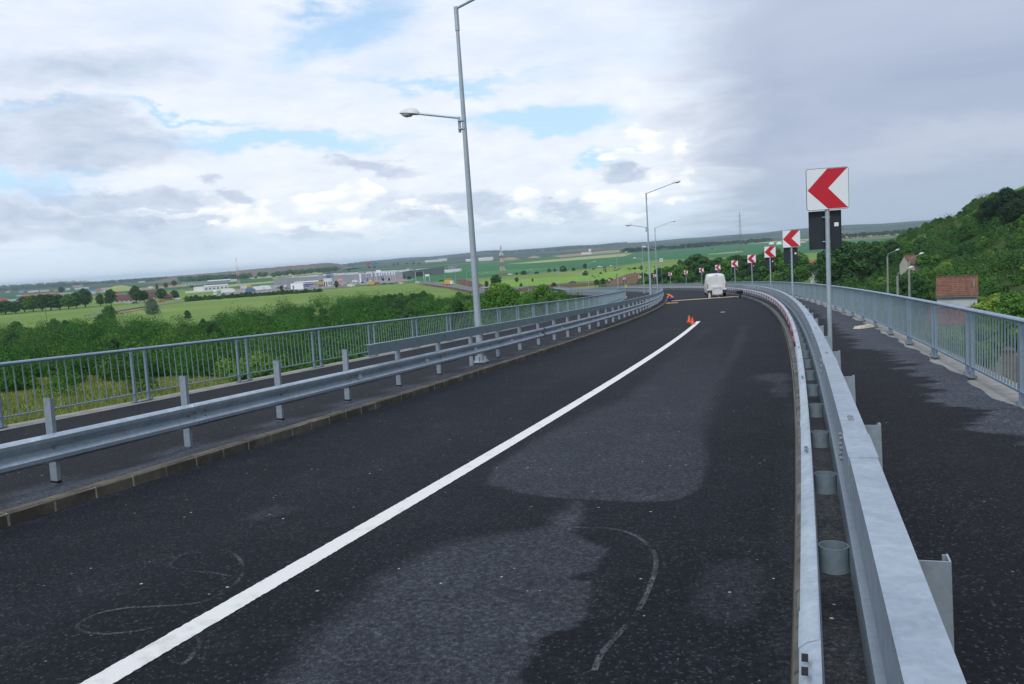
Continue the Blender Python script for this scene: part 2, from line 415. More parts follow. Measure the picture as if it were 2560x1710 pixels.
def polydist(S, O, poly):
    """signed distance to a polygon in (s, o), positive inside"""
    d = np.full(S.shape, 1e9); ins = np.zeros(S.shape, bool); n = len(poly)
    for i in range(n):
        ax, ay = poly[i]; bx, by = poly[(i + 1) % n]; ex, ey = bx - ax, by - ay; wx, wy = S - ax, O - ay
        t_ = np.clip((wx * ex + wy * ey) / (ex * ex + ey * ey + 1e-12), 0, 1); d = np.minimum(d, np.hypot(wx - ex * t_, wy - ey * t_))
        c_ = ((ay > O) != (by > O)) & (S < (bx - ax) * (O - ay) / (by - ay + 1e-12) + ax); ins ^= c_
    return np.where(ins, d, -d)
def grid_surface(name, m, ss, oo, hfun, wear=None):
    S, O = np.meshgrid(ss, oo, indexing='ij'); x = np.interp(S, SS, _x); y = np.interp(S, SS, _y); z = np.interp(S, SS, _z); th = np.interp(S, SS, _th); e = np.interp(S, ES, EV)
    V = np.stack([x + np.cos(th) * O, y - np.sin(th) * O, z + e * O + hfun(S, O)], -1).reshape(-1, 3); ns, no = S.shape; idx = np.arange(ns * no).reshape(ns, no)
    F = np.stack([idx[:-1, :-1], idx[:-1, 1:], idx[1:, 1:], idx[1:, :-1]], -1).reshape(-1, 4)
    me = bpy.data.meshes.new(name); me.vertices.add(len(V)); me.vertices.foreach_set('co', V.ravel()); me.loops.add(F.size); me.loops.foreach_set('vertex_index', F.ravel())
    me.polygons.add(len(F)); me.polygons.foreach_set('loop_start', np.arange(0, F.size, 4)); me.polygons.foreach_set('loop_total', np.full(len(F), 4)); me.update()
    if wear is not None: at = me.attributes.new('wear', 'FLOAT', 'POINT'); at.data.foreach_set('value', np.clip(wear(S, O), 0, 1).ravel())
    me.materials.append(m); return tag(link(name, me), kind='structure')
# ------------------------------------------------------------------ terrain
_SL = ([-200, 0, 15, 30, 60, 100, 160, 230, 9e9], [15.4, 15.2, 14.6, 13.3, 10.4, 7.0, 3.0, 0.0, 0.0])
_SR = ([-200, 0, 40, 80, 120, 200, 9e9], [10.5, 9.5, 6.5, 4.0, 1.6, 0.0, 0.0])
def sstep(x): x = np.clip(x, 0, 1); return x * x * (3 - 2 * x)
def terrain(X, Y):
    X = np.asarray(X, float); Y = np.asarray(Y, float)
    L = np.interp(Y, *_SL); Rr = np.interp(Y, *_SR)
    xr = np.interp(Y, _y[6:330], _x[6:330])
    w = sstep((X - xr + 12) / 26)
    base = L * (1 - w) + Rr * w
    r = np.hypot(X, Y); a = np.arctan2(X, Y)
    # hillside on the right
    x0 = 22 + .31 * Y
    hl = np.maximum(X - x0, 0); hl = .35 * np.sqrt(hl * hl + 20) - .35 * math.sqrt(20)
    hl = np.where(X < x0, 0, hl)
    fade = 1 - sstep((Y - 330) / 260)
    hill = np.minimum(hl, 62) * fade
    hill = hill * (1 + .10 * np.sin(X * .07 + Y * .045) + .06 * np.sin(X * .19 - Y * .11))
    # far low hills
    hh = np.interp(a, [-.7, -.35, -.22, -.12, 0, .2, .35, .6], [3, 5, 10, 32, 39, 42, 50, 54]) * sstep((r - 3600) / 3600)
    hh = hh * (1 + .09 * np.sin(a * 17 + 1) + .07 * np.sin(a * 41 + r * .0007) + .04 * np.sin(a * 97))
    mid = 5 * sstep((a - .10) / .3) * sstep((r - 2600) / 2200)
    # small relief
    rel = .35 * np.sin(X * .11 + 1.3) * np.sin(Y * .09) * (r < 400)
    return base + hill + hh + mid + rel * np.clip(1 - r / 400, 0, 1)
def tz(x, y): return float(terrain(np.array([x]), np.array([y]))[0])
def on_ground(px, py):
    """point of the terrain seen at a photo pixel (marching the ray)"""
    d = ray(px, py); t = 12.0; last = t
    while t < 12000:
        if H0 + d.z * t < tz(d.x * t, d.y * t): break
        last = t; t *= 1.01
    a, b = last, t
    for _ in range(24):
        m_ = (a + b) / 2
        if H0 + d.z * m_ < tz(d.x * m_, d.y * m_): b = m_
        else: a = m_
    return Vector((d.x * b, d.y * b, tz(d.x * b, d.y * b)))
# ------------------------------------------------------------------ ground
def ground_mat():
    m = bpy.data.materials.new('ground_grass'); m.use_nodes = True; t = m.node_tree; b = t.nodes['Principled BSDF']; q = G(t)
    vec = t.nodes.new('ShaderNodeTexCoord').outputs['Object']
    x, y, z = q.sep(vec)
    flat = q.comb(x, y, 0.0)
    r = q.v('LENGTH', flat)
    st = q.v('MULTIPLY', flat, (.35, 1.0, 1.0))
    n_a = q.noise(st, .022, 8, .65, .5); n_b = q.noise(flat, .6, 6, .65); n_c = q.noise(flat, .11, 6, .6)
    mead = q.mix(q.ramp(n_a, [(.35, 0.0), (.66, 1.0)]), (.088, .185, .034), (.185, .25, .060))
    mead = q.mix(q.ramp(n_b, [(.45, 0.0), (.75, .55)]), mead, (.21, .21, .075))
    near = q.mix(q.ramp(n_b, [(.35, 0.0), (.62, 1.0)]), (.050, .085, .018), (.24, .21, .085))
    near = q.mix(q.ramp(n_c, [(.45, 0.0), (.6, .8)]), near, (.055, .10, .02))
    c = q.mix(q.smooth(r, 70, 150), near, mead)
    c = q.mix(q.m('MULTIPLY', q.smooth(r, 75, 110), q.m('SUBTRACT', 1.0, q.smooth(r, 290, 345))), c, q.mix(q.ramp(n_c, [(.4, 0.0), (.65, 1.0)]), (.028, .055, .014), (.055, .085, .025)))  # shade between the scrub bushes painted into the ground as dark olive
    # far farmland: long strips of crop
    rotv = t.nodes.new('ShaderNodeVectorRotate'); rotv.rotation_type = 'Z_AXIS'; rotv.inputs['Angle'].default_value = .35
    t.links.new(flat, rotv.inputs['Vector'])
    strip_ = q.v('MULTIPLY', rotv.outputs[0], (.00085, .0030, 0))
    vc = q.voro(strip_, 1.0, 'F1', 1)
    pick = q.sep(vc)[0]
    crops = q.ramp(pick, [(0.0, (.030, .095, .045)), (.28, (.07, .11, .04)), (.45, (.030, .075, .035)), (.62, (.19, .17, .08)), (.72, (.085, .10, .045)), (.87, (.12, .09, .065))], 'CONSTANT')
    crops = q.mix(q.ramp(q.noise(st, .008, 6, .6), [(.4, 0.0), (.7, .45)]), crops, (.07, .11, .05))
    c = q.mix(q.smooth(r, 950, 1250), c, crops)
    wood = q.ramp(q.noise(q.v('MULTIPLY', flat, (.7, 1.6, 1)), .0016, 7, .62), [(.40, 0.0), (.50, 1.0)])
    c = q.mix(q.m('MULTIPLY', wood, q.smooth(r, 2300, 3800)), c, (.018, .036, .024))
    t.links.new(c, b.inputs['Base Color']); b.inputs['Roughness'].default_value = .95; b.inputs['Specular IOR Level'].default_value = .1
    bn = t.nodes.new('ShaderNodeBump'); bn.inputs['Strength'].default_value = .5; bn.inputs['Distance'].default_value = .2
    t.links.new(q.noise(flat, 1.5, 6, .7), bn.inputs['Height']); t.links.new(bn.outputs[0], b.inputs['Normal'])
    return m
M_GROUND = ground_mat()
def build_ground():
    n = 150
    u = np.linspace(-1, 1, 2 * n + 1); gx = np.sinh(u * 5.2) / math.sinh(5.2) * 13500
    v = np.linspace(-.35, 1, 260); gy = np.sinh(v * 5.4) / math.sinh(5.4) * 14500
    X, Y = np.meshgrid(gx, gy); Z = terrain(X, Y)
    m = (Y > -60) & (Y < 420) & (np.abs(X) < 120)
    s, o, d = near_axis(X[m], Y[m]); zr = np.interp(s, SS, _z)
    zz = Z[m]; w = 1 - sstep((d - 9) / 6)
    lim = np.where(s < 326, zr - 2.6 + np.maximum(0, (s - 250)) * .012, zr - .12)
    zz = np.where((d < 15) & (s < 326), np.minimum(zz, lim * w + 99 * (1 - w)), zz)
    zz = np.where((d < 15) & (s >= 326), zz * (1 - w) + np.minimum(lim, zz + 3) * w, zz)
    Z[m] = zz
    ny, nx = X.shape
    V = np.stack([X, Y, Z], -1).reshape(-1, 3)
    idx = np.arange(ny * nx).reshape(ny, nx)
    F = np.stack([idx[:-1, :-1], idx[:-1, 1:], idx[1:, 1:], idx[1:, :-1]], -1).reshape(-1, 4)
    me = bpy.data.meshes.new('ground')
    me.vertices.add(len(V)); me.vertices.foreach_set('co', V.ravel())
    me.loops.add(F.size); me.loops.foreach_set('vertex_index', F.ravel())
    me.polygons.add(len(F)); me.polygons.foreach_set('loop_start', np.arange(0, F.size, 4)); me.polygons.foreach_set('loop_total', np.full(len(F), 4))
    me.polygons.foreach_set('use_smooth', np.ones(len(F), bool))
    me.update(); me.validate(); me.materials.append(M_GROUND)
    tag(link('ground', me), kind='structure')
build_ground()

M_CROP = mat('crop_green', (.028, .115, .048), .9, 0, (.045, .15, .055), .02, lo=.35, hi=.65, spec=.1)
M_CROP2 = mat('crop_green_light', (.05, .16, .05), .9, 0, (.07, .18, .06), .03, spec=.1)
M_STRAW = mat('stubble_yellow', (.33, .34, .15), .9, 0, (.24, .27, .11), .02, spec=.1)
M_TAN = mat('bare_field', (.22, .16, .10), .9, 0, (.28, .22, .14), .03, spec=.1)
M_SOIL = mat('red_brown_soil', (.085, .042, .030), .95, 0, (.14, .080, .055), .25, spec=.1, bump=.5)
M_ROADFAR = mat('plain_road_asphalt', (.10, .105, .115), .85, 0, (.13, .13, .135), .3)
M_YARD = mat('yard_paving', (.22, .21, .205), .85, 0, (.16, .155, .15), .1)
M_MEADOW = mat('meadow_bright', (.12, .25, .036), .95, 0, (.21, .31, .06), .06, spec=.1)
M_LINE = mat('road_paint', (.62, .62, .60), .6)
def sheet(name, pts, m, h, sub=0):
    """thin sheet on the plain; pts are photo pixels"""
    mb = MB(); P_ = [gp(x, y, 0) for x, y in pts]
    mb.add([(p.x, p.y, h) for p in P_], [tuple(range(len(P_)))])
    o = mb.obj(name, m); return tag(o, kind='structure')
sheet('crop_field', [(555, 716), (700, 697), (800, 689), (1000, 676), (1160, 662), (1240, 655), (1400, 641), (1560, 632), (1650, 627), (1770, 617), (1900, 609), (2240, 597), (2340, 606), (2100, 628), (1900, 640), (1640, 650), (1560, 662), (1430, 676), (1300, 685), (1165, 697), (1075, 706), (690, 722), (640, 727)], M_CROP, .10)
sheet('crop_field', [(1190, 689), (1300, 681), (1420, 671), (1420, 667), (1290, 673), (1190, 680)], M_CROP2, .16)
sheet('stubble_field', [(560, 713), (700, 702), (700, 706), (640, 711), (570, 718)], M_STRAW, .2)
sheet('stubble_field', [(620, 695), (760, 682), (800, 680), (810, 684), (690, 694), (630, 698)], M_STRAW, .2)
sheet('stubble_field', [(1262, 661), (1340, 653), (1450, 643), (1545, 635), (1582, 633), (1560, 641), (1450, 650), (1350, 657)], M_STRAW, .2)
sheet('stubble_field', [(1768, 636), (1856, 627.5), (1859, 630.5), (1775, 637)], M_STRAW, .2)
sheet('stubble_field', [(1850, 611), (1950, 602), (2030, 595), (2330, 578), (2330, 582), (2040, 601), (1930, 607)], M_STRAW, .2)
sheet('bare_field', [(1380, 640), (1500, 628), (1600, 620), (1600, 627), (1480, 637), (1400, 644)], M_TAN, .2)
sheet('bare_field', [(330, 722), (420, 714), (470, 710), (470, 716), (400, 722), (340, 728)], M_TAN, .2)
sheet('bare_field', [(285, 780), (380, 764), (360, 772), (300, 786)], M_TAN, .2)
sheet('meadow', [(1195, 722), (1310, 716), (1440, 706), (1560, 696), (1640, 690), (1640, 668), (1560, 676), (1430, 690), (1300, 700), (1190, 706)], M_MEADOW, .06)
sheet('bare_soil', [(1045, 712), (1120, 722), (1200, 738), (1290, 748), (1330, 742), (1250, 726), (1160, 716), (1100, 708)], M_SOIL, .05)
sheet('bare_soil', [(1010, 703), (1100, 696), (1160, 698), (1190, 706), (1110, 703), (1040, 708)], M_SOIL, .07)
sheet('bare_soil', [(1130, 706), (1190, 704), (1215, 716), (1255, 722), (1330, 716), (1500, 706), (1500, 712), (1330, 728), (1240, 728), (1160, 714)], M_SOIL, .08)
sheet('retail_yard', [(640, 742), (760, 728), (860, 716), (1000, 705), (1040, 700), (1000, 694), (820, 705), (680, 712), (560, 728), (540, 740)], M_YARD, .12)
def px_road(name, pts, w, m, h):
    """road on the plain; pts are photo pixels of its middle"""
    Q = [gp(x, y, 0) for x, y in pts]; L = []; Rr = []
    for i, p in enumerate(Q):
        a = Q[max(0, i - 1)]; b = Q[min(len(Q) - 1, i + 1)]; d = Vector((b.x - a.x, b.y - a.y, 0)).normalized(); n = Vector((d.y, -d.x, 0))
        L.append(p - n * w / 2); Rr.append(p + n * w / 2)
    mb = MB(); mb.loft([[(l.x, l.y, h), (r_.x, r_.y, h)] for l, r_ in zip(L, Rr)], False, False)
    return tag(mb.obj(name, m), kind='structure')
px_road('plain_road', [(230, 788), (300, 777), (400, 762), (520, 746), (640, 741), (720, 732), (800, 724), (900, 714.5), (985, 709), (1060, 706), (1110, 702), (1165, 698), (1230, 692), (1300, 687), (1390, 679), (1480, 671), (1560, 665)], 11, M_ROADFAR, .20)
px_road('access_road', [(1048, 705), (1100, 712), (1160, 720), (1220, 731), (1275, 741)], 9.5, M_ROADFAR, .24)
px_road('side_road', [(1240, 733), (1310, 718), (1427, 708), (1500, 702), (1580, 696)], 7, M_ROADFAR, .22)

# landfill ridge and the spoil heaps
def heap(name, pts, depth, m, seed=0, base=-.5):
    """long heap: pts = (photo x, height above plain) with a common distance"""
    rg = random.Random(seed); mb = MB(); rings = []
    for (x, D, h) in pts:
        X = (x - 1280) / FPX * D
        h2 = h * (1 + rg.uniform(-.04, .04))
        rings.append([(X, D - depth * .5, base), (X, D - depth * .28, h2 * .55), (X + rg.uniform(-3, 3), D - depth * .12, h2 * .94), (X, D, h2), (X, D + depth * .25, h2 * .9), (X, D + depth * .6, base)])
    mb.loft(rings, False, False)
    o = mb.obj(name, m, smooth=True); return o
M_FILL = mat('landfill_soil', (.135, .088, .078), .95, 0, (.08, .09, .055), .012, lo=.42, hi=.62, bump=.6, bscale=.05)
pts = []
for k in range(61):
    x = 430 + k * 7.7; t = k / 60
    h = 14 + 9.5 * sstep(t / .95) if t > .06 else 4 + 10 * t / .06
    if t > .88: h *= (1 - sstep((t - .88) / .12) * .95)
    pts.append((x, 2500, 2.5 + float(h) + .5 * math.sin(k * 1.9)))
tag(heap('landfill_hill', pts, 340, M_FILL, 3), kind='structure')
M_SPOIL = mat('spoil_soil', (.15, .085, .055), .95, 0, (.09, .07, .04), .3, bump=.5)
def cone_heap(px, py, w, h, m, label):
    p = on_ground(px, py); rg = random.Random(int(px)); mb = MB(); n = 18
    prof = [(1.0, -.05), (.72, .38), (.42, .78), (.18, .97)]
    rings = []
    for f, z in prof: rings.append([(p.x + math.cos(2 * math.pi * k / n) * w / 2 * f * rg.uniform(.86, 1.1), p.y + math.sin(2 * math.pi * k / n) * w * .35 * f, p.z + h * z) for k in range(n)])
    mb.loft(rings, True, True)
    return tag(mb.obj('soil_heap', m, None, p, smooth=True), label, 'soil heap', 'heaps of soil and gravel on the plain')
cone_heap(1590, 714, 34, 6, M_SPOIL, 'red-brown bare soil bank behind the far end of the viaduct')
cone_heap(1275, 650, 60, 8, M_TAN, 'tan spoil heap right of the far red and white mast')
cone_heap(1335, 645, 40, 7, M_TAN, 'small tan spoil heap at the quarry beyond the green field')
cone_heap(300, 728, 60, 9, M_STRAW, 'pale straw-coloured heap beside the grey roofed barn')

# ------------------------------------------------------------------ main road
M_ASPH = asphalt_mat('road_asphalt', (.0062, .0080, .0135), (.0115, .0145, .0225), dust=.30)
M_ASPH2 = asphalt_mat('footway_asphalt', (.0066, .0068, .0110), (.0100, .0105, .0160), fine=.8, rough=.75, dust=.22, wearcol=(.098, .112, .142))
W1 = [(8.59, .53), (8.27, 1.01), (8.17, 1.5), (8.15, 1.94), (8.15, 2.28), (8.31, 2.53), (8.69, 2.64), (9.3, 2.66), (10.1, 2.56), (11.45, 2.4), (13.28, 2.33), (17.0, 2.15), (26.0, 1.9), (26, .9), (20.2, .67), (14.6, .8), (13.0, .52), (11.4, .37), (10.2, .36), (9.3, .33)]
W2 = [(8.08, 1.6), (7.83, 1.6), (7.37, 1.6), (7.13, 1.41), (6.89, 1.11), (6.76, .94), (6.31, .9), (5.99, .85), (5.51, .84), (5.11, .88), (4.57, 1.0), (2.5, 1.0), (2.5, 2.6), (4.2, 2.4), (4.82, 2.27), (5.08, 2.22), (5.25, 2.13), (5.39, 2.21), (5.51, 2.31), (5.72, 2.35), (6.02, 2.33), (6.2, 2.26), (6.24, 2.11), (6.41, 2.22), (6.84, 2.17), (6.95, 2.03), (7.2, 1.84), (7.62, 1.79), (8.03, 1.72)]
W3 = [(6.25, 2.87), (6.62, 2.92), (6.82, 3.16), (6.7, 3.34), (6.23, 3.38), (5.86, 3.29), (5.71, 3.09), (5.84, 2.92)]
W4 = [(17.5, 2.9), (18.0, 3.5), (14.4, 3.5), (14.4, 3.15)]
W5 = [(7.0, -1.3), (7.6, -1.25), (7.5, -.95), (7.05, -1.0)]
def road_wear(S, O):
    n = vnoise(S, O, 1.3, 3, 5); n2 = vnoise(S, O * 3, 6, 4, 3)
    def m(poly, soft, amp_n): return sstep((polydist(S, O, poly) + n * amp_n + n2 * amp_n * .3) / soft + .5)
    w = m(W1, .05 + .35 * np.clip((S - 8.9) / 4, 0, 1), .10) * np.clip(1.0 - (S - 9.5) / 17, .0, 1) * .85
    w = np.maximum(w, m(W2, .04 + .32 * np.clip((1.9 - O) / .7, 0, 1), .22) * (.95 + n * .8))
    w = np.maximum(w, m(W3, .14, .25) * .45); w = np.maximum(w, m(W4, .3, .6) * .9); w = np.maximum(w, m(W5, .12, .3) * .5)
    trk = np.exp(-((O - 2.15 + .1 * n) / .16) ** 2) * np.clip((S - 11) / 6, 0, 1) * .45 + np.exp(-((O - .75 + .1 * n) / .2) ** 2) * np.clip((S - 14) / 8, 0, 1) * .22 + np.exp(-((O + 1.2) / .35) ** 2) * .12
    w = np.maximum(w, trk * (.8 + n * 1.4)); edge = np.clip((np.abs(O) - 3.30) / .16, 0, 1) * .35 * (1 + n * 2)
    return np.clip(np.maximum(w, edge) + np.clip(n * 1.6 - .28, 0, 1) * .5, 0, 1)
def foot_wear_r(S, O):
    st_ = vnoise(S * 1.0, O * .25 + 9, 2.2, 7, 5); st2 = vnoise(S * 1.0, O * .4, 9, 8, 3)
    edge = 5.42 - .30 * sstep((S - 17) / 6) + .9 * sstep((8.6 - S) / 1.6)
    w = sstep((O - edge + st_ * 1.3 + st2 * .35) / .16 + .5) * (.85 + st2 * .5) * (1 - .45 * np.clip((S - 25) / 30, 0, 1))
    return w * (1 - sstep((7.6 - S) / 1.5))
def foot_wear_l(S, O):
    n = vnoise(S, O * 2, 1.1, 12, 5); n2 = vnoise(S * .4, O * 6, 5, 13, 3)
    k = np.abs(((S - 7.37) / 2.025 + .5) % 1 - .5) * 2.025
    return np.clip(np.exp(-((O + 3.72) / .16) ** 2) * .55 * (1 + 2 * n), 0, 1) + np.exp(-((O + 4.0) / .22) ** 2 - ((k - .15) / .35) ** 2) * .8 * (1 + n2) + np.clip(n * 1.2 - .3, 0, 1) * .3
M_CONC = mat('concrete', (.30, .29, .27), .85, 0, (.20, .195, .18), 3.0, bump=.3)
M_CONCD = mat('concrete_deck', (.27, .27, .26), .85, 0, (.18, .18, .175), .6, bump=.3)
def kerb_mat():
    m = mat('kerb_concrete', (.055, .048, .034), .8, 0, (.16, .14, .105), 2.2, lo=.45, hi=.75, bump=.35, bscale=40)
    return m
M_KERB = kerb_mat()
M_KERBR = mat('kerb_concrete_pale', (.075, .074, .068), .85, 0, (.20, .195, .18), 3, lo=.4, hi=.7, bump=.5, bscale=30)
SEND = 400
NEARE = 34.0
grid_surface('road', M_ASPH, np.concatenate([np.arange(1.0, 12, .03), np.arange(12, NEARE + .01, .1)]), np.arange(-3.46, 3.5201, .03325), lambda S, O: 0 * S, road_wear)
mb = MB(); strip(mb, NEARE, SEND, -3.46, 3.52, 0.0); strip(mb, -6, 1.0, -3.46, 3.52, 0.0); tag(mb.obj('road', M_ASPH), kind='structure')
rgl = random.Random(6); mb = MB(); mb.loft([[P(s_, -.03 + rgl.uniform(-.004, .004), .004), P(s_, .15 + rgl.uniform(-.004, .004), .004)] for s_ in list(np.arange(2, 14, .02)) + list(np.arange(14, 38.91, .1))], False, False); tag(mb.obj('centre_line', mat('line_paint', (.70, .69, .67), .6, 0, (.42, .40, .37), 5, lo=.56, hi=.84, bump=.5, bscale=90)), kind='structure')
# kerb stones with open joints
def kerb(name, oa, ob, m, near):
    mb = MB(); s = -6.0; rg = random.Random(8)
    while s < near:
        a = P(s + .006, oa, 0); j = rg.uniform(-.004, .004); lo = min(oa, ob); hi = max(oa, ob)
        ch = .018
        out = 1 if oa > ob else -1                       # road side
        pr = [(oa + j, -.12), (oa + j, .128 - ch), (oa + j - out * ch, .130 + j * .5), (ob, .130 + j * .5), (ob, -.12)]
        sweep(mb, 0, 0, pr, st=[s + .014, s + .486]); s += .5
    sweep(mb, 0, 0, [(oa, -.12), (oa, .11), (oa - (1 if oa > ob else -1) * .018, .129), (ob, .129), (ob, -.12)], st=steps(near, SEND))
    return tag(mb.obj(name, m), kind='structure')
kerb('kerb', -3.455, -3.60, M_KERB, 60)
kerb('kerb', 3.515, 3.64, M_KERBR, 60)
# mortar in the joints
mb = MB(); sweep(mb, 0, 0, [(-3.459, -.05), (-3.459, .121), (-3.598, .124), (-3.598, -.05)], st=steps(-6, 60)); tag(mb.obj('kerb_mortar', mat('mortar', (.40, .36, .30), .9, 0, (.15, .14, .11), 5)), kind='structure')
grid_surface('footway', M_ASPH2, np.arange(0, NEARE + .01, .08), np.arange(-8.80, -3.599, .065), lambda S, O: .126 + 0 * S, foot_wear_l)
mb = MB(); strip(mb, NEARE, SEND, -8.80, -3.60, .126); strip(mb, -6, 0, -8.80, -3.60, .126); tag(mb.obj('footway', M_ASPH2), kind='structure')
# the right footway asphalt ends in a ragged edge over the concrete strip
rg = random.Random(2); sts = steps(-6, SEND)
def edge_off(S): return 6.02 + .05 * np.sin(S * 1.7) + .035 * np.sin(S * 4.1 + 1) + .025 * vnoise(S, S * 0, 7, 5, 3)
def foot_right(ss, m_wear):
    U = np.linspace(0, 1, 37); S, Uu = np.meshgrid(ss, U, indexing='ij'); O = 3.64 + (edge_off(S) - 3.64) * Uu
    V = []; x = np.interp(S, SS, _x); y = np.interp(S, SS, _y); z = np.interp(S, SS, _z); th = np.interp(S, SS, _th); e = np.interp(S, ES, EV)
    V = np.stack([x + np.cos(th) * O, y - np.sin(th) * O, z + e * O + .128 + .022 * Uu], -1).reshape(-1, 3); ns, no = S.shape; idx = np.arange(ns * no).reshape(ns, no)
    F = np.stack([idx[:-1, :-1], idx[:-1, 1:], idx[1:, 1:], idx[1:, :-1]], -1).reshape(-1, 4)
    me = bpy.data.meshes.new('footway'); me.vertices.add(len(V)); me.vertices.foreach_set('co', V.ravel()); me.loops.add(F.size); me.loops.foreach_set('vertex_index', F.ravel())
    me.polygons.add(len(F)); me.polygons.foreach_set('loop_start', np.arange(0, F.size, 4)); me.polygons.foreach_set('loop_total', np.full(len(F), 4)); me.update()
    at = me.attributes.new('wear', 'FLOAT', 'POINT'); at.data.foreach_set('value', np.clip(foot_wear_r(S, O), 0, 1).ravel()); me.materials.append(M_ASPH2); tag(link('footway', me), kind='structure')
foot_right(np.concatenate([np.arange(-2, 32, .06), np.arange(32, 70, .25), np.arange(70, SEND + 1, 2.0)]), None)
# gravelly dirt between the right rails
mb = MB(); strip(mb, -6, 60, 3.645, 3.93, .1335); tag(mb.obj('gravel_strip', asphalt_mat('gravel_dirt', (.022, .024, .027), (.060, .061, .063), fine=1.2, dust=.5)), kind='structure')
# concrete edge strips and deck
mb = MB(); sweep(mb, 0, 0, [(5.6, .10), (6.62, .130), (6.62, -.05), (5.6, -.05)], st=sts); tag(mb.obj('deck_edge', M_CONC), kind='structure')
mb = MB(); sweep(mb, 0, 0, [(-8.78, -.05), (-8.78, .134), (-9.22, .148), (-9.22, -.05)], st=sts); tag(mb.obj('deck_edge', M_CONC), kind='structure')
br = thing('viaduct', 'long curved concrete viaduct deck carrying the road down to the plain', 'bridge', P(0, 0, 0))
st = srange(-6, 330, 3)
mb = MB(); sweep(mb, 0, 0, [(-9.23, -.055), (-9.23, -.55), (-7.6, -.75), (-6.0, -1.35), (4.2, -1.35), (5.6, -.75), (6.64, -.55), (6.64, -.055)], st=st); mb.obj('deck', M_CONCD, br)
for s in range(40, 320, 28):
    for o in (-4.4, 2.6):
        a = P(s, o, -1.3); zb = tz(a.x, a.y) - .8
        if a.z - zb > 1.0:
            mb = MB(); mb.tube((a.x, a.y, zb), (a.x, a.y, a.z), .55, n=14); mb.obj('pier', M_CONCD, br)
# chalk scribbles on the asphalt
def chalk_mat():
    m = bpy.data.materials.new('chalk'); m.use_nodes = True; t = m.node_tree; b = t.nodes['Principled BSDF']; q = G(t)
    vec = t.nodes.new('ShaderNodeTexCoord').outputs['Object']
    b.inputs['Base Color'].default_value = (.15, .165, .18, 1); b.inputs['Roughness'].default_value = .95
    t.links.new(q.ramp(q.m('MULTIPLY', q.noise(vec, 60, 4, .7), q.ramp(q.noise(vec, 3, 3, .5), [(.3, .7), (.7, 1.2)])), [(.40, .0), (.68, .6)]), b.inputs['Alpha'])
    return m
M_CHALK = chalk_mat()
def chalk(pts, w):
    # smooth the points
    Q = [Vector((a, b, 0)) for a, b in pts]; D = []
    for i in range(len(Q) - 1):
        p0 = Q[max(0, i - 1)]; p1 = Q[i]; p2 = Q[i + 1]; p3 = Q[min(len(Q) - 1, i + 2)]
        for k in range(6):
            t = k / 6; D.append(.5 * ((2 * p1) + (p2 - p0) * t + (2 * p0 - 5 * p1 + 4 * p2 - p3) * t * t + (3 * p1 - p0 - 3 * p2 + p3) * t**3))
    D.append(Q[-1]); mb = MB(); rr = []
    for i, p in enumerate(D):
        d = (D[min(len(D) - 1, i + 1)] - D[max(0, i - 1)]).normalized(); n = Vector((-d.y, d.x, 0)) * w / 2
        a = p + n; b = p - n; rr.append([P(a.x, a.y, .0045), P(b.x, b.y, .0045)])
    mb.loft(rr, False, False); return tag(mb.obj('chalk_mark', M_CHALK), kind='structure')
chalk([(5.78, -.29), (5.81, -.47), (5.82, -.74), (5.86, -.93), (5.97, -1.03), (6.17, -1.06), (6.26, -.92), (6.24, -.7), (6.03, -.42), (5.79, -.24), (5.59, -.17), (5.39, -.16), (5.28, -.25), (5.2, -.45), (5.12, -.65), (5.0, -.75), (4.84, -.72), (4.77, -.6), (4.78, -.42), (4.86, -.26), (4.96, -.18)], .026)
chalk([(7.31, 1.8), (7.33, 2.11), (7.17, 2.35), (6.81, 2.55), (6.38, 2.62), (5.87, 2.63), (5.49, 2.59), (5.21, 2.55), (5.02, 2.56)], .034)
chalk([(4.9, .13), (4.81, .26), (4.63, .35), (4.56, .36)], .03)
# ------------------------------------------------------------------ guardrails
def wprof(c, top, side, t=.004):
    """W-beam cross section; c = offset of the back plane, side = +1/-1 direction of the road"""
    z = [0.0, .012, .035, .075, .098, .120, .145, .165, .190, .212, .235, .275, .298, .310]
    d = [.016, .050, .078, .078, .060, .028, .006, .006, .028, .060, .078, .078, .050, .016]
    a = [(c + side * d_, top - z_) for z_, d_ in zip(z, d)]
    b = [(c + side * (d_ - t * 1.2), top - z_) for z_, d_ in zip(z, d)]
    return a + b[::-1]
def cprof(o_face, top, hgt, back, lip=.03):
    """C rail: outer face at o_face, flanges reaching towards back (signed depth)"""
    t = .005; s = 1 if back > 0 else -1
    return [(o_face, top), (o_face + back, top), (o_face + back, top - lip), (o_face + back - s * t, top - lip), (o_face + back - s * t, top - t), (o_face + s * t, top - t),
            (o_face + s * t, top - hgt + t), (o_face + back - s * t, top - hgt + t), (o_face + back - s * t, top - hgt + lip), (o_face + back, top - hgt + lip), (o_face + back, top - hgt), (o_face, top - hgt)]
def post_mesh(name, h, w, fl, side, foot=False):
    """C-shaped post: web faces along the road, flanges along it; local x = across the road"""
    mb = MB(); t = .006; z0 = -.03
    mb.box((0, 0, (h + z0) / 2), (w, t, h - z0))
    for x in (-w / 2 + t / 2, w / 2 - t / 2): mb.box((x, fl / 2 + .003, (h + z0) / 2), (t, fl, h - z0 + .004))
    if True:
        for x in (-w / 2 + t, w / 2 - t): mb.box((x * .94, fl, (h + z0) / 2), (.016, t * .8, h - z0))
    return mb.mesh(name, M_STEEL)
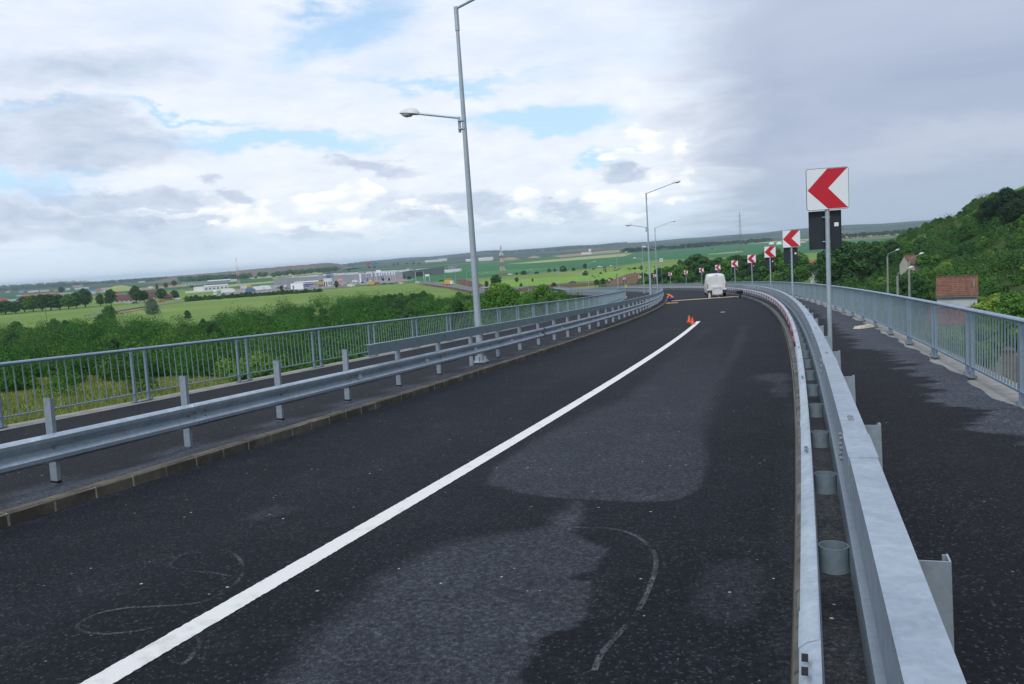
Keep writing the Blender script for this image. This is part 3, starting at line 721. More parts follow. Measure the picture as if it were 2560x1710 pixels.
def rot_at(s, lean=0.0):
    """local frame on the road: x across (right), y along, z normal-ish"""
    th = heading(s); sl = slope(s)
    x = Vector((math.cos(th), -math.sin(th), 0)); y = Vector((math.sin(th), math.cos(th), sl)).normalized()
    z = x.cross(y).normalized(); z = (z * .55 + Vector((0, 0, 1)) * .45 + x * lean).normalized()
    y = z.cross(x).normalized(); x = y.cross(z).normalized()
    m = Matrix((x, y, z)).transposed().to_4x4(); return m
def put(me, name, parent, s, o, h, lean=0.0):
    ob = link(name, me, parent); m = rot_at(s, lean); p = P(s, o, h) - Vector(parent.location); m.translation = p
    ob.matrix_local = m; return ob
def merged(mesh, places, name, parent):
    """many copies of a far part as one mesh (kind stuff)"""
    vs = np.array([v.co[:] for v in mesh.vertices]); V = []; F = []; n = 0
    fs = [tuple(p.vertices) for p in mesh.polygons]
    for (s, o, h, lean) in places:
        m = np.array(rot_at(s, lean).to_3x3()); p = np.array(P(s, o, h) - Vector(parent.location))
        V.append(vs @ m.T + p); F += [tuple(i + n for i in f) for f in fs]; n += len(vs)
    me = bpy.data.meshes.new(name); me.from_pydata(np.concatenate(V).tolist(), [], F); me.materials.append(mesh.materials[0])
    ob = link(name, me, parent); return tag(ob, kind='stuff')
S1 = 392
gl = thing('guardrail', 'galvanised guardrail along the left kerb with bare post tops and an upper rail starting halfway', 'guardrail', P(0, -4, .13))
LO = -4.03
mb = MB(); sweep(mb, 0, 0, wprof(LO, .69, 1), st=steps(-3, S1)); mb.obj('beam', M_STEEL, gl, smooth=True)
for k in range(1, 30):                                   # overlaps of the beam lengths
    s = 4 * k + 1.6; mb = MB()
    pr = [(o + .0035, h) for o, h in wprof(LO, .691, 1)]; sweep(mb, 0, 0, pr, st=[s, s + .32])
    mb.obj('beam_overlap', M_STEEL, gl, smooth=True)
mb = MB()
for k in range(1, 22):
    for ds in (.06, .26):
        for h in (.64, .565, .50, .43):
            s = 4 * k + 1.6 + ds
            a = P(s, LO + (.080 if h in (.64, .43) else .03), h); b = P(s, LO + (.092 if h in (.64, .43) else .045), h); mb.tube(a, b, .012, n=6)
for k in range(0, 30):
    a = P(7.54 + 2.025 * k, LO + .006, .535); b = P(7.54 + 2.025 * k, LO + .022, .535); mb.tube(a, b, .016, n=6)
mc = MB(); sweep(mc, 0, 0, cprof(-3.985, 1.085, .205, -.10), st=steps(14.35, S1)); mc.obj('upper_rail', M_STEEL2, gl)
for k in range(16):
    for ds in (0, .055):
        for h in (.94, .98, 1.02):
            s = 17.9 + 4 * k + ds; mb.tube(P(s, -3.985, h), P(s, -3.974, h), .011, n=6)
tag(mb.obj('bolts', M_BOLT, gl), kind='stuff')
pm = post_mesh('post', .94, .098, .042, 1)
PS = [7.54 - 6 + 2.02 * k for k in range(3, 195)]
for s in [7.54 - 4.05, 7.54 - 2.02] + [7.54 + 2.025 * k for k in range(96)]: put(pm, 'post', gl, s, -4.088, .128, .02)
merged(pm, [(7.54 + 2.025 * k, -4.088, .128, .02) for k in range(96, 189)], 'post', gl)
fm = MB().box((0, 0.022, .02), (.105, .055, .03)).mesh('post_foot', M_TAR)
merged(fm, [(7.54 + 2.025 * k, -4.088, .128, .02) for k in range(-2, 40) if k % 5 != 1], 'tarred_foot', gl)
rm = MB(); rm.add([(0, -.004, -.055), (0.0, .004, -.055), (0, .004, .055), (0, -.004, .055), (.075, -.004, -.03), (.075, .004, -.03), (.075, .004, .03), (.075, -.004, .03)], [(0, 1, 2, 3), (4, 7, 6, 5), (0, 4, 5, 1), (3, 2, 6, 7), (0, 3, 7, 4), (1, 5, 6, 2)])
rm = rm.mesh('reflector', M_SIGNW)
for k in range(42): put(rm, 'reflector', gl, 13.95 + 2.92 * k, LO + .006, .535)
# tape wrapped on the beam
mb = MB(); sweep(mb, 0, 0, [(o + .006, h) for o, h in wprof(LO, .695, 1)][:14] + [(o - .01, h) for o, h in wprof(LO, .695, 1)][:14][::-1], st=[26.1, 26.25]); mb.obj('tape_wrap', mat('dark_tape', (.10, .10, .08), .8), gl)

gr = thing('guardrail', 'galvanised double guardrail with tube spacers along the right kerb', 'guardrail', P(0, 3.8, .13))
RO = 3.634
mb = MB(); sweep(mb, 0, 0, wprof(RO, .745, -1), st=steps(1.5, S1)); mb.obj('beam', M_STEEL, gr, smooth=True)
mb = MB(); sweep(mb, 0, 0, cprof(3.775, .69, .18, .05, .02), st=steps(1.0, S1)); mb.obj('rear_rail', M_STEEL, gr)
mb = MB(); sweep(mb, 0, 0, cprof(3.775, 1.092, .205, .118), st=steps(.5, S1)); mb.obj('upper_rail', M_STEEL, gr)
mb = MB()
for k in range(16):
    s = 1.9 + 4 * k
    for ds in (.0, .09): mb.box(tuple(P(s + .3 + ds, 3.835, 1.095)), (.030, .030, .010), -heading(s))
    for ds in (0, .12):
        for h in (.93, .985, 1.04): mb.tube(P(s + ds, 3.775, h), P(s + ds, 3.760, h), .012, n=6)
    for ds in (0, .10): mb.box(tuple(P(s + 1.05 + ds, RO - .045, .748)), (.022, .034, .010), -heading(s))
tag(mb.obj('bolts', M_BOLT, gr), kind='stuff')
for k in range(24):
    mb = MB(); s = 4 * k + 4.0
    pr = [(o - .0035, h) for o, h in wprof(RO, .746, -1)]; sweep(mb, 0, 0, pr, st=[s, s + .3]); mb.obj('beam_overlap', M_STEEL, gr, smooth=True); mb = MB()
    sweep(mb, 0, 0, [(3.770, 1.096), (3.897, 1.096), (3.897, 1.0925), (3.7745, 1.0925), (3.7745, .885), (3.770, .885)], st=[s + 1.2, s + 1.75])
    mb.obj('rail_overlap', M_STEEL, gr)
rg = random.Random(4)
pmr = post_mesh('post', .905, .118, .06, 1)
for k in range(-1, 96): put(pmr, 'post', gr, 3.98 + 2.335 * k, 3.962, .13, -.02)
merged(pmr, [(3.98 + 2.335 * k, 3.962, .13, -.02) for k in range(96, 165)], 'post', gr)
tm = MB(); nn = 20; R0, R1, hh = .070, .0655, .125
rings = [[(math.cos(2 * math.pi * k / nn) * r, math.sin(2 * math.pi * k / nn) * r, z) for k in range(nn)] for r, z in ((R1, 0), (R0, 0), (R0, hh), (R1, hh), (R1, 0))]
tm.loft(rings, True, False); tm = tm.mesh('spacer_tube', steel('tube_steel', (.30, .38, .44), (.18, .25, .31), .45, .4), smooth=True)
for k in range(-1, 94): put(tm, 'spacer_tube', gr, 5.41 + 1.49 * k, 3.705, .475)
merged(tm, [(5.41 + 1.49 * k, 3.705, .475, 0) for k in range(94, 200)], 'spacer_tube', gr)
tri = MB(); L_ = 1.8
tri.add([(.01, -L_ / 2, .088), (.01, L_ / 2, .088), (.01, .05, -.105), (-.014, -L_ / 2, .088), (-.014, L_ / 2, .088), (-.014, .05, -.105)], [(0, 1, 2), (3, 5, 4), (0, 3, 4, 1), (1, 4, 5, 2), (2, 5, 3, 0)])
tri = tri.mesh('red_marker', M_RED)
for k in range(-1, 90): put(tri, 'red_marker', gr, 20.71 + 2.8 * k, RO - .083, .60) if k > -3 else None
mb = MB(); sweep(mb, 0, 0, [(RO - .0805, .69), (RO - .0825, .69), (RO - .0825, .505), (RO - .0805, .505)], st=steps(22, S1)); mb.obj('white_band', M_SIGNW, gr)

mb = MB()
for s_ in (3.86, 3.77): mb.box(tuple(P(s_, RO - .060, .7458)), (.020, .045, .004), -heading(s_))
tag(mb.obj('bolt_holes', M_TAR, gr), kind='stuff')
# ------------------------------------------------------------------ baluster fences
def fence(o, s_first, pitch, label, send, side):
    root = thing('railing', label, 'railing', P(s_first, o, .13))
    HT = 1.10
    st = steps(s_first - pitch * 1.5, send)
    def rail(name, h, r, n=10, m=M_RAIL):
        mb = MB(); sweep(mb, 0, 0, [(o + math.cos(2 * math.pi * k / n) * r, h + math.sin(2 * math.pi * k / n) * r) for k in range(n)], st=st)
        return mb.obj(name, m, root, smooth=True)
    rail('top_rail', .14 + HT - .035, .034)
    mb = MB(); sweep(mb, 0, 0, [(o - .022, .30), (o + .022, .30), (o + .022, .325), (o - .022, .325)], st=st); mb.obj('bottom_rail', M_RAIL, root)
    # post: flat tube leaning onto the top rail, on a bolted plate
    pb = MB(); rings = []
    for z, x, w, d in ((0, 0, .052, .045), (.90, 0, .052, .045), (.98, 0, .050, .042), (1.035, -.0, .040, .036), (1.062, 0, .026, .03)):
        rings.append([(x - w / 2, -d / 2, z), (x + w / 2, -d / 2, z), (x + w / 2, d / 2, z), (x - w / 2, d / 2, z)])
    pb.loft(rings); pm_ = pb.mesh('post', M_RAIL)
    pl = MB(); pl.box((0, 0, .007), (.12, .50, .010))
    for x in (-.045, .045):
        for y in (-.22, .22): pl.tube((x, y, .010), (x, y, .040), .011, n=6)
    pl = pl.mesh('base_plate', M_BOLT)
    cnt = 0; k = -1; far = []; farb = []
    while s_first + pitch * k < send:
        s = s_first + pitch * k
        if s > st[0]:
            for ds in (-.18, .18):
                if cnt < 98: put(pm_, 'post', root, s + ds, o, .145); cnt += 1
                else: far.append((s + ds, o, .145, 0))
            if k < 30: put(pl, 'base_plate', root, s, o, .146)
        # balusters of this bay
        mb = MB() if k < 45 else farb
        bars = [s + .18 + (pitch - .36) * j / 17 for j in range(1, 17)] + [s]
        if k < 45:
            mb = MB()
            for b in bars:
                if b < st[0]: continue
                mb.tube(P(b, o, .31), P(b, o, 1.18), .011, n=6 if s < 40 else 4, cap=False)
            if mb.v: mb.obj('baluster_panel', M_BARS, root, smooth=s < 40)
        else: farb += bars
        k += 1
    if far: merged(pm_, far, 'post', root)
    mb = MB()
    for b in farb: mb.tube(P(b, o, .31), P(b, o, 1.18), .012, n=3, cap=False)
    tag(mb.obj('baluster_panel', M_BARS, root), kind='stuff')
fence(-9.0, 13.87, 3.29, 'grey baluster railing on the left edge of the viaduct above the scrub', 392, -1)
fence(6.16, 15.5, 3.13, 'grey baluster railing on the right edge above the tiled houses', 392, 1)

# ------------------------------------------------------------------ street lamps
def lamp_head(mb_h, mb_g, p, d, L=.62):
    """cobra head starting at p pointing along d"""
    d = d.normalized(); x = Vector((0, 0, 1)).cross(d).normalized(); u = d.cross(x)
    rings = []; gl_ = []
    for t, w, ht, dp in ((0, .05, .05, .03), (.10, .085, .115, .035), (.35, .125, .15, .04), (.65, .13, .13, .04), (.88, .095, .075, .03), (1.0, .03, .02, .01)):
        c = p + d * (t * L)
        rings.append([c + x * (w * math.cos(a)) + u * (ht * math.sin(a) if math.sin(a) > 0 else dp * math.sin(a)) for a in [2 * math.pi * k / 12 for k in range(12)]])
    mb_h.loft(rings)
    rr = []
    for t, w, dp in ((.32, .03, .01), (.42, .10, .05), (.62, .11, .075), (.80, .08, .05), (.9, .03, .01)):
        c = p + d * (t * L) - u * .03
        rr.append([c + x * (w * math.cos(a)) + u * (dp * math.sin(a)) for a in [2 * math.pi * k / 12 for k in range(12)]])
    mb_g.loft(rr)
M_HEAD = mat('lamp_housing', (.60, .62, .63), .45)
M_BOWL = mat('lamp_bowl', (.55, .58, .60), .15)
def make_lamp(lower=True):
    root = thing('street_lamp', 'x', 'street lamp')
    mb = MB(); n = 12; rings = []
    for z, r in ((0, .098), (8.45, .044)): rings.append([(math.cos(2 * math.pi * k / n) * r, math.sin(2 * math.pi * k / n) * r, z) for k in range(n)])
    mb.loft(rings); mb.obj('pole', M_POLE, root, smooth=True)
    mb = MB(); mb.box((0, 0, .012), (.34, .34, .024)); 
    for a in range(4):
        mb.tube((.13 * (1 if a % 2 else -1), .13 * (1 if a // 2 else -1), .02), (.13 * (1 if a % 2 else -1), .13 * (1 if a // 2 else -1), .07), .014, n=6)
        mb.box((.11 * math.cos(a * math.pi / 2), .11 * math.sin(a * math.pi / 2), .09), (.09 if a % 2 == 0 else .012, .012 if a % 2 == 0 else .09, .14))
    mb.obj('base_plate', M_POLE, root)
    # upper arm over the road (+x), lower arm over the footway (-x)
    mb = MB(); a = Vector((0, 0, 8.96)); b = a + Vector((2.15, 0, .62)); mb.tube((0, 0, 8.40), (0, 0, 8.98), .058, n=10); mb.tube(a + Vector((-.02, 0, -.03)), b, .034, n=8)
    mb.obj('upper_arm', M_POLE, root, smooth=True)
    h = MB(); gb = MB(); lamp_head(h, gb, b - Vector((.05, 0, .015)), Vector((2.15, 0, .45)), .66); ho = h.obj('lamp_head', M_HEAD, root, smooth=True); gb.obj('glass_bowl', M_BOWL, ho, (0, 0, 0), smooth=True)
    if lower:
        mb = MB(); a = Vector((-.13, 0, 6.28)); b = a + Vector((-1.15, 0, .24)); mb.tube((-.13, 0, 5.92), (-.13, 0, 6.30), .040, n=8); mb.tube(a, b, .030, n=8)
        for z in (6.0, 6.2): mb.box((-.06, 0, z), (.17, .15, .03))
        mb.obj('lower_arm', M_POLE, root, smooth=True)
        h = MB(); gb = MB(); lamp_head(h, gb, b + Vector((.05, 0, -.01)), Vector((-1.15, 0, .16)), .55); ho = h.obj('lamp_head', M_HEAD, root, smooth=True); gb.obj('glass_bowl', M_BOWL, ho, (0, 0, 0), smooth=True)
    return root
proto = make_lamp(); first = True
LG = 'double-armed street lamps on the left footway'
for s, o, lab in ((20.6, -4.17, 'tall galvanised lamp nearest the camera, its upper arm cut by the frame'),
                  (66.3, -4.4, 'second nearest double-armed lamp, behind the bend of the left guardrail'),
                  (108, -4.6, 'double-armed lamp right beside the crouching orange worker'),
                  (152, -4.6, 'double-armed lamp standing between the third and fourth farthest chevron signs'),
                  (201, -4.7, 'slim distant double-armed lamp on the viaduct bend'),
                  (262, -4.7, 'double-armed lamp where the viaduct drops to the plain')):
    L = proto if first else copy_tree(proto); first = False
    L.location = P(s, o, .13); L.rotation_euler = (0, 0, -heading(s)); tag(L, lab, 'street lamp', LG)
single = make_lamp(False); first = True
for px, py, lab in ((1398, 719, 'lamp standing where the viaduct road meets the red soil'), (1320, 718.5, 'lamp on the plain right of the bushy roadside tree'), (1257, 716, 'lamp in front of the red and white mast near the junction'),
                    (1209, 727, 'lamp beside the two pale cars at the junction'), (1168, 716, 'lamp between the near pole and the junction bend'), (1140, 712, 'leftmost lamp of the access road junction'), (1114, 716, 'lamp beside the tipper truck at the roadworks')):
    L = single if first else copy_tree(single); first = False
    p = gp(px, py); L.location = p; L.rotation_euler = (0, 0, -.1); tag(L, lab, 'street lamp', 'lamps around the junction on the plain')

# ------------------------------------------------------------------ chevron signs
def make_sign(black=True):
    root = thing('chevron_sign', 'x', 'road sign')
    mb = MB(); mb.tube((0, 0, -.02), (0, 0, 3.55), .040, n=12); mb.obj('post', M_POLE, root, smooth=True)
    w = .37; y0 = -.050
    mb = MB(); c = .03; pts_ = [(-w + c, -w), (w - c, -w), (w, -w + c), (w, w - c), (w - c, w), (-w + c, w), (-w, w - c), (-w, -w + c)]
    mb.loft([[(x, y, z + 3.30) for x, z in pts_] for y in (y0, y0 + .012)]); pl = mb.obj('plate', M_DARKPL, root)
    f = .362; mb = MB(); c = .025; pts_ = [(-f + c, -f), (f - c, -f), (f, -f + c), (f, f - c), (f - c, f), (-f + c, f), (-f, f - c), (-f, -f + c)]
    mb.add([(x, y0 - .0015, z + 3.30) for x, z in pts_], [tuple(range(8))]); mb.obj('white_face', M_SIGNW, pl, (0, 0, 0))
    mb = MB(); A = [(-.35, -.01), (.0, .358), (.352, .358), (.01, .012), (.352, -.352), (-.0, -.352)]
    mb.add([(x, y0 - .003, z + 3.30) for x, z in A], [(0, 1, 2, 3), (0, 3, 4, 5)]); mb.obj('red_chevron', M_RED, pl, (0, 0, 0))
    if black:
        # second plate seen from its back
        mb = MB(); wx, wz = .285, .345; mb.box((-.03, .058, 2.57), (wx * 2, .012, wz * 2))
        for x in (-wx + .006, wx - .006): mb.box((-.03 + x, .050, 2.57), (.012, .022, wz * 2 - .004))
        bp_ = mb.obj('rear_plate', M_DARKPL, root)
        mb = MB()
        for z in (2.36, 2.80): mb.box((0, .03, z), (.10, .05, .02)); mb.tube((-.085, .02, z), (-.035, .02, z), .010, n=6)
        mb.obj('clamp', M_POLE, root)
        mb = MB(); mb.box((.17, .0495, 2.66), (.075, .003, .07)); mb.obj('sticker', M_WHITE, bp_, (0, 0, 0))
    return root
sproto = make_sign(); first = True
SGN = [(16.9, 'largest chevron sign, nearest the camera, beside the right guardrail'),
       (37.7, 'second largest chevron sign, left of the nearest one'), (57, 'third chevron sign from the camera on the right footway'), (75.5, 'fourth chevron sign from the camera, right of the white van'),
       (95.6, 'chevron sign just right of the white van'), (118.2, 'chevron sign standing directly behind the white van'), (139.3, 'chevron sign just left of the white van'),
       (158.8, 'small chevron sign second left of the van'), (178.6, 'small chevron sign third left of the van'), (199.5, 'small chevron sign above the distant orange cone'),
       (221, 'small chevron sign partly behind the fourth lamp pole'), (246.5, 'tiny chevron sign in front of the red soil bank'), (274, 'farthest and leftmost chevron sign on the bend')]
for s, lab in SGN:
    o = sproto if first else copy_tree(sproto); first = False
    hd = -heading(s) * .55 - .02 if s > 20 else -heading(s) * .3
    o.location = P(s, 4.16, .13); o.rotation_euler = (0, 0, hd); tag(o, lab, 'road sign', 'chevron signs along the outer side of the bend')

# ------------------------------------------------------------------ joint strip across the road and hoses
js = 80.6
mb = MB(); mb.add([P(js, -3.42, .006), P(js + .22, -3.42, .006), P(js + .22, 3.48, .006), P(js, 3.48, .006)], [(0, 1, 2, 3)]); tag(mb.obj('expansion_joint', mat('joint_mortar', (.42, .38, .30), .9, 0, (.28, .25, .20), 3)), kind='structure')
mb = MB(); prev = None
for k in range(41):
    o = -3.2 + 6.0 * k / 40; q_ = P(js + .42 + .10 * math.sin(k * .5) + .04 * math.sin(k * 1.7), o, .035)
    if prev: mb.tube(prev, q_, .028, n=6)
    prev = q_
tag(mb.obj('hose', mat('hose_yellow', (.42, .32, .08), .6), None, P(js, 0, 0)), 'yellow hose lying across the road along the expansion joint', 'hose')
mb = MB(); a = P(js + .06, -3.3, .03); b = P(js + .10, 3.3, .03); d_ = (b - a); mb.tube(a, b, .03, n=4); tag(mb.obj('timber_batten', mat('pale_timber', (.50, .45, .36), .8), None, a), 'pale timber batten laid along the expansion joint', 'batten')

# cones
def cone_obj(p, h, lab, group, rz=0):
    root = thing('traffic_cone', lab, 'traffic cone', p, rz, group); x, y, z = p
    mb = MB(); mb.box((x, y, z + .012 * h / .3), (h * .62, h * .62, .024 * h / .3)); mb.obj('base', mat('cone_base', (.45, .08, .02), .6), root)
    mb = MB(); mb.tube((x, y, z + .02 * h / .3), (x, y, z + h), h * .26, h * .06, n=14); mb.obj('body', M_CONE, root, smooth=True)
    return root
M_CONE = mat('cone_orange', (.80, .12, .03), .5)
cg = 'small orange cones at the end of the white line'
cone_obj(P(38.3, -.32, .002), .33, 'left one of two small orange cones at the end of the white line', cg)
cone_obj(P(36.6, -.06, .006), .31, 'right one of two small orange cones, standing on the white line', cg, .4)
cone_obj(P(176, -1.2, .002), .80, 'big orange cone far away beyond the bend, below a chevron sign', 'distant cone')

# small litter and plate on the road
mb = MB(); mb.tube(P(47.5, 1.0, .003), P(47.5, 1.0, .012), .13, n=14); tag(mb.obj('plastic_lid', mat('pale_blue_plastic', (.30, .50, .75), .4), None, P(47.5, 1, 0)), 'pale blue flat disc lying on the asphalt beyond the cones', 'litter')
mb = MB(); q_ = P(27.5, 5.75, .155)
mb.loft([[q_ + Vector((-.35, -.1, 0)), q_ + Vector((.32, .14, 0)), q_ + Vector((.36, .02, 0)), q_ + Vector((-.2, -.24, 0))], [q_ + Vector((-.3, -.08, .07)), q_ + Vector((.28, .12, .09)), q_ + Vector((.3, .03, .08)), q_ + Vector((-.18, -.18, .06))]])
tag(mb.obj('sandbag', mat('cream_sack', (.52, .47, .38), .9, 0, (.40, .36, .28), 8), None, q_), 'cream sack lying on the concrete edge of the right footway', 'sack')

# ------------------------------------------------------------------ wheelbarrow
def wheelbarrow(p, rz):
    root = thing('wheelbarrow', 'dark wheelbarrow parked by the right guardrail at the joint', 'wheelbarrow', p, rz)
    M_ = mat('dark_green_metal', (.03, .04, .045), .6)
    mb = MB(); mb.loft([[(-.28, -.30, .42), (.28, -.30, .42), (.28, .25, .42), (-.28, .25, .42)], [(-.38, -.48, .72), (.38, -.48, .72), (.38, .42, .72), (-.38, .42, .72)], [(-.35, -.45, .72), (.35, -.45, .72), (.35, .39, .72), (-.35, .39, .72)], [(-.25, -.27, .45), (.25, -.27, .45), (.25, .22, .45), (-.25, .22, .45)]]); mb.obj('tray', M_, root, (0, 0, 0))
    mb = MB(); ring = []
    for j in range(16):
        a = 2 * math.pi * j / 16; ring.append([(x, .62 + math.cos(a) * r, .19 + math.sin(a) * r) for x, r in ((-.04, .19), (.04, .19), (.03, .13), (-.03, .13))])
    ring.append(ring[0]); mb.loft(ring, True, False); mb.obj('wheel', M_BLACK, root, (0, 0, 0))
    mb = MB()
    for x in (-.22, .22):
        mb.tube((x * .35, .62, .19), (x * 1.2, -.2, .42), .018, n=6); mb.tube((x * 1.2, -.2, .42), (x * 1.35, -.95, .62), .018, n=6); mb.tube((x * 1.2, -.25, .42), (x * 1.2, -.38, .0), .016, n=6)
    mb.obj('frame', M_STEEL2, root, (0, 0, 0))
    mb = MB()
    for x in (-.3, .3): mb.tube((x, -.85, .60), (x, -1.0, .63), .026, n=6)
    mb.obj('handle_grip', M_BLACK, root, (0, 0, 0)); root.scale = (.8, .8, .95)
wheelbarrow(P(74.6, 3.0, .0), -.35)
# ------------------------------------------------------------------ white van
def van(p, rz):
    root = thing('white_van', 'white panel van seen from behind, parked on the right lane at the joint', 'van', p, rz)
    wh = mat('van_white', (.66, .67, .68), .3, 0, (.58, .58, .57), 2); gy = mat('van_trim', (.03, .032, .036), .6)
    # rings along y (length); y=0 rear, forwards +
    def ring(y, w, zb, zt, ws, rr=.16, n=5):
        """body section: half width w at the belt, ws at the roof"""
        pts_ = []
        L = [(-w * .97, zb), (-w, zb + .25), (-w, zb + .85), (-(w * .6 + ws * .4), zb + .85 + (zt - zb - .85) * .45), (-ws, zt - rr), (-ws + rr * .35, zt - rr * .35), (-ws + rr, zt - .02), (-ws * .4, zt + .02)]
        L = L + [(-x, z) for x, z in L[::-1]]
        return [(x, y, z) for x, z in L]
    S = [(0.0, .985, .48, 2.42, .80), (.06, 1.0, .46, 2.50, .84), (.5, 1.02, .42, 2.55, .86), (2.5, 1.03, .42, 2.56, .87), (3.7, 1.03, .42, 2.50, .85), (4.15, 1.02, .42, 2.28, .78), (4.75, 1.0, .42, 1.45, .80), (5.3, .92, .42, 1.22, .74), (5.55, .80, .46, .95, .66)]
    mb = MB(); mb.loft([ring(*q_) for q_ in S]); mb.obj('body', wh, root, (0, 0, 0), smooth=True)
    # rear doors: two slightly raised leaves with blank window presses
    for sx in (-1, 1):
        mb = MB(); o = -.022
        Q_ = [(.012, .72), (.88, .72), (.90, 1.30), (.76, 2.26), (.70, 2.34), (.012, 2.36)]
        mb.loft([[(sx * x, .02, z) for x, z in Q_], [(sx * x, o, z) for x, z in Q_]]); dr = mb.obj('rear_door', wh, root, (0, 0, 0))
        mb = MB(); Q_ = [(.09, 1.50), (.74, 1.50), (.66, 2.20), (.09, 2.22)]
        mb.loft([[(sx * x, o, z) for x, z in Q_], [(sx * (x * .97 + .01), o - .012, z * .995 + .008) for x, z in Q_]]); mb.obj('window_blank', wh, dr, (0, 0, 0))
        mb = MB(); Q_ = [(.90, 1.05), (.985, 1.05), (.965, 1.55), (.90, 1.55)]
        mb.loft([[(sx * x, .03, z) for x, z in Q_], [(sx * x * .995, -.035, z) for x, z in Q_]]); mb.obj('tail_light', mat('tail_red', (.38, .02, .03), .25), root, (0, 0, 0))
        mb = MB(); mb.box((sx * .94, -.03, .88), (.10, .05, .16)); mb.obj('tail_light', M_WHITE, root, (0, 0, 0))
        mb = MB(); mb.box((sx * .74, -.05, .68), (.52, .20, .30)); mb.obj('bumper', gy, root, (0, 0, 0))
        for y in (.95, 4.55):
            mb = MB(); mb.tube((sx * .98, y, .34), (sx * .72, y, .34), .34, n=20); wl = mb.obj('wheel', M_BLACK, root, (0, 0, 0), smooth=True)
            mb = MB(); mb.tube((sx * .99, y, .34), (sx * .96, y, .34), .20, n=16); mb.obj('rim', M_STEEL, wl, (0, 0, 0))
        mb = MB(); mb.box((sx * 1.14, 4.25, 1.45), (.16, .12, .34)); mb.obj('mirror', gy, root, (0, 0, 0))
        mb = MB(); mb.add([(sx * 1.032, 3.55, 1.35), (sx * 1.025, 4.35, 1.35), (sx * .90, 4.05, 2.05), (sx * .915, 3.55, 2.1)], [(0, 1, 2, 3)]); mb.obj('side_window', M_GLASS, root, (0, 0, 0))
    # white hatch box and lines at the back
    mb = MB(); mb.box((.02, -.22, .78), (1.06, .36, .86)); bx = mb.obj('rear_box', wh, root, (0, 0, 0))
    mb = MB()
    for z in (1.00, 1.07, 1.14): mb.box((.02, -.405, z), (.86, .016, .018))
    mb.obj('louvre', mat('van_grey', (.38, .38, .38), .5), bx, (0, 0, 0))
    for sx in (-1, 1):
        mb = MB(); mb.tube((.02 + sx * .34, -.401, .90), (.02 + sx * .34, -.412, .90), .045, n=10); mb.obj('vent', M_BLACK, bx, (0, 0, 0))
        mb = MB(); mb.add([(.02 + sx * .40 - .07, -.404, .40), (.02 + sx * .40 + .07, -.404, .40), (.02 + sx * .40, -.404, .52)], [(0, 1, 2)]); mb.obj('reflector', M_RED, bx, (0, 0, 0))
    mb = MB(); mb.box((0, -.10, .36), (.9, .12, .12)); mb.box((0, 2.4, .40), (1.7, 4.4, .10)); mb.obj('chassis', M_BLACK, root, (0, 0, 0))
    mb = MB(); mb.box((0, .02, 2.50), (.26, .05, .05)); mb.obj('brake_light', M_RED, root, (0, 0, 0))
    mb = MB(); mb.tube((.0, -.43, .30), (.18, -.50, .05), .025, n=6); mb.obj('tow_bar', M_STEEL, root, (0, 0, 0))
    return root
vv = van(P(83.6, 1.42, .0), -heading(84) + .03); vv.scale = (.93, 1, .90)
# white canister standing behind the van
q_ = P(81.9, .62, .01); mb = MB(); mb.tube(q_, q_ + Vector((0, 0, .36)), .13, .12, n=12); mb.tube(q_ + Vector((0, 0, .36)), q_ + Vector((0, 0, .47)), .12, .05, n=12); mb.tube(q_ + Vector((0, 0, .47)), q_ + Vector((0, 0, .55)), .045, n=8)
tag(mb.obj('canister', mat('dirty_white_plastic', (.58, .55, .50), .6, 0, (.35, .33, .3), 6), None, q_), 'dirty white plastic canister on the joint behind the van', 'canister')

# ------------------------------------------------------------------ people
M_SKIN = mat('skin', (.42, .25, .18), .6); M_ORANGE = mat('orange_vest', (.85, .16, .04), .7); M_BLUE = mat('blue_overalls', (.02, .04, .22), .8)
M_HIVIS = mat('yellow_green_vest', (.50, .62, .05), .7); M_HELM = mat('yellow_helmet', (.75, .60, .10), .35); M_DARK = mat('dark_cloth', (.02, .022, .03), .9); M_BOOT = mat('tan_boots', (.40, .26, .12), .8)
def skin(name, verts, edges, radii, m, parent, root=0, sub=1):
    me = bpy.data.meshes.new(name + '_rig'); me.from_pydata([tuple(v) for v in verts], edges, []); me.update()
    ob = bpy.data.objects.new(name + '_rig', me); COL.objects.link(ob)
    sm = ob.modifiers.new('skin', 'SKIN'); sv = me.skin_vertices[0].data if me.skin_vertices else None
    if sv is None:
        bm_ = __import__('bmesh').new(); bm_.from_mesh(me); bm_.verts.layers.skin.verify(); bm_.to_mesh(me); bm_.free(); sv = me.skin_vertices[0].data
    for i, r in enumerate(radii):
        rr = r if hasattr(r, '__len__') else (r, r); sv[i].radius = rr; sv[i].use_root = (i == root)
    ss = ob.modifiers.new('sub', 'SUBSURF'); ss.levels = sub; ss.render_levels = sub
    dg = bpy.context.evaluated_depsgraph_get(); dg.update()
    m2 = bpy.data.meshes.new_from_object(ob.evaluated_get(dg)); m2.name = name
    bpy.data.objects.remove(ob); bpy.data.meshes.remove(me)
    m2.materials.clear(); m2.materials.append(m)
    for p_ in m2.polygons: p_.use_smooth = True
    return link(name, m2, parent)
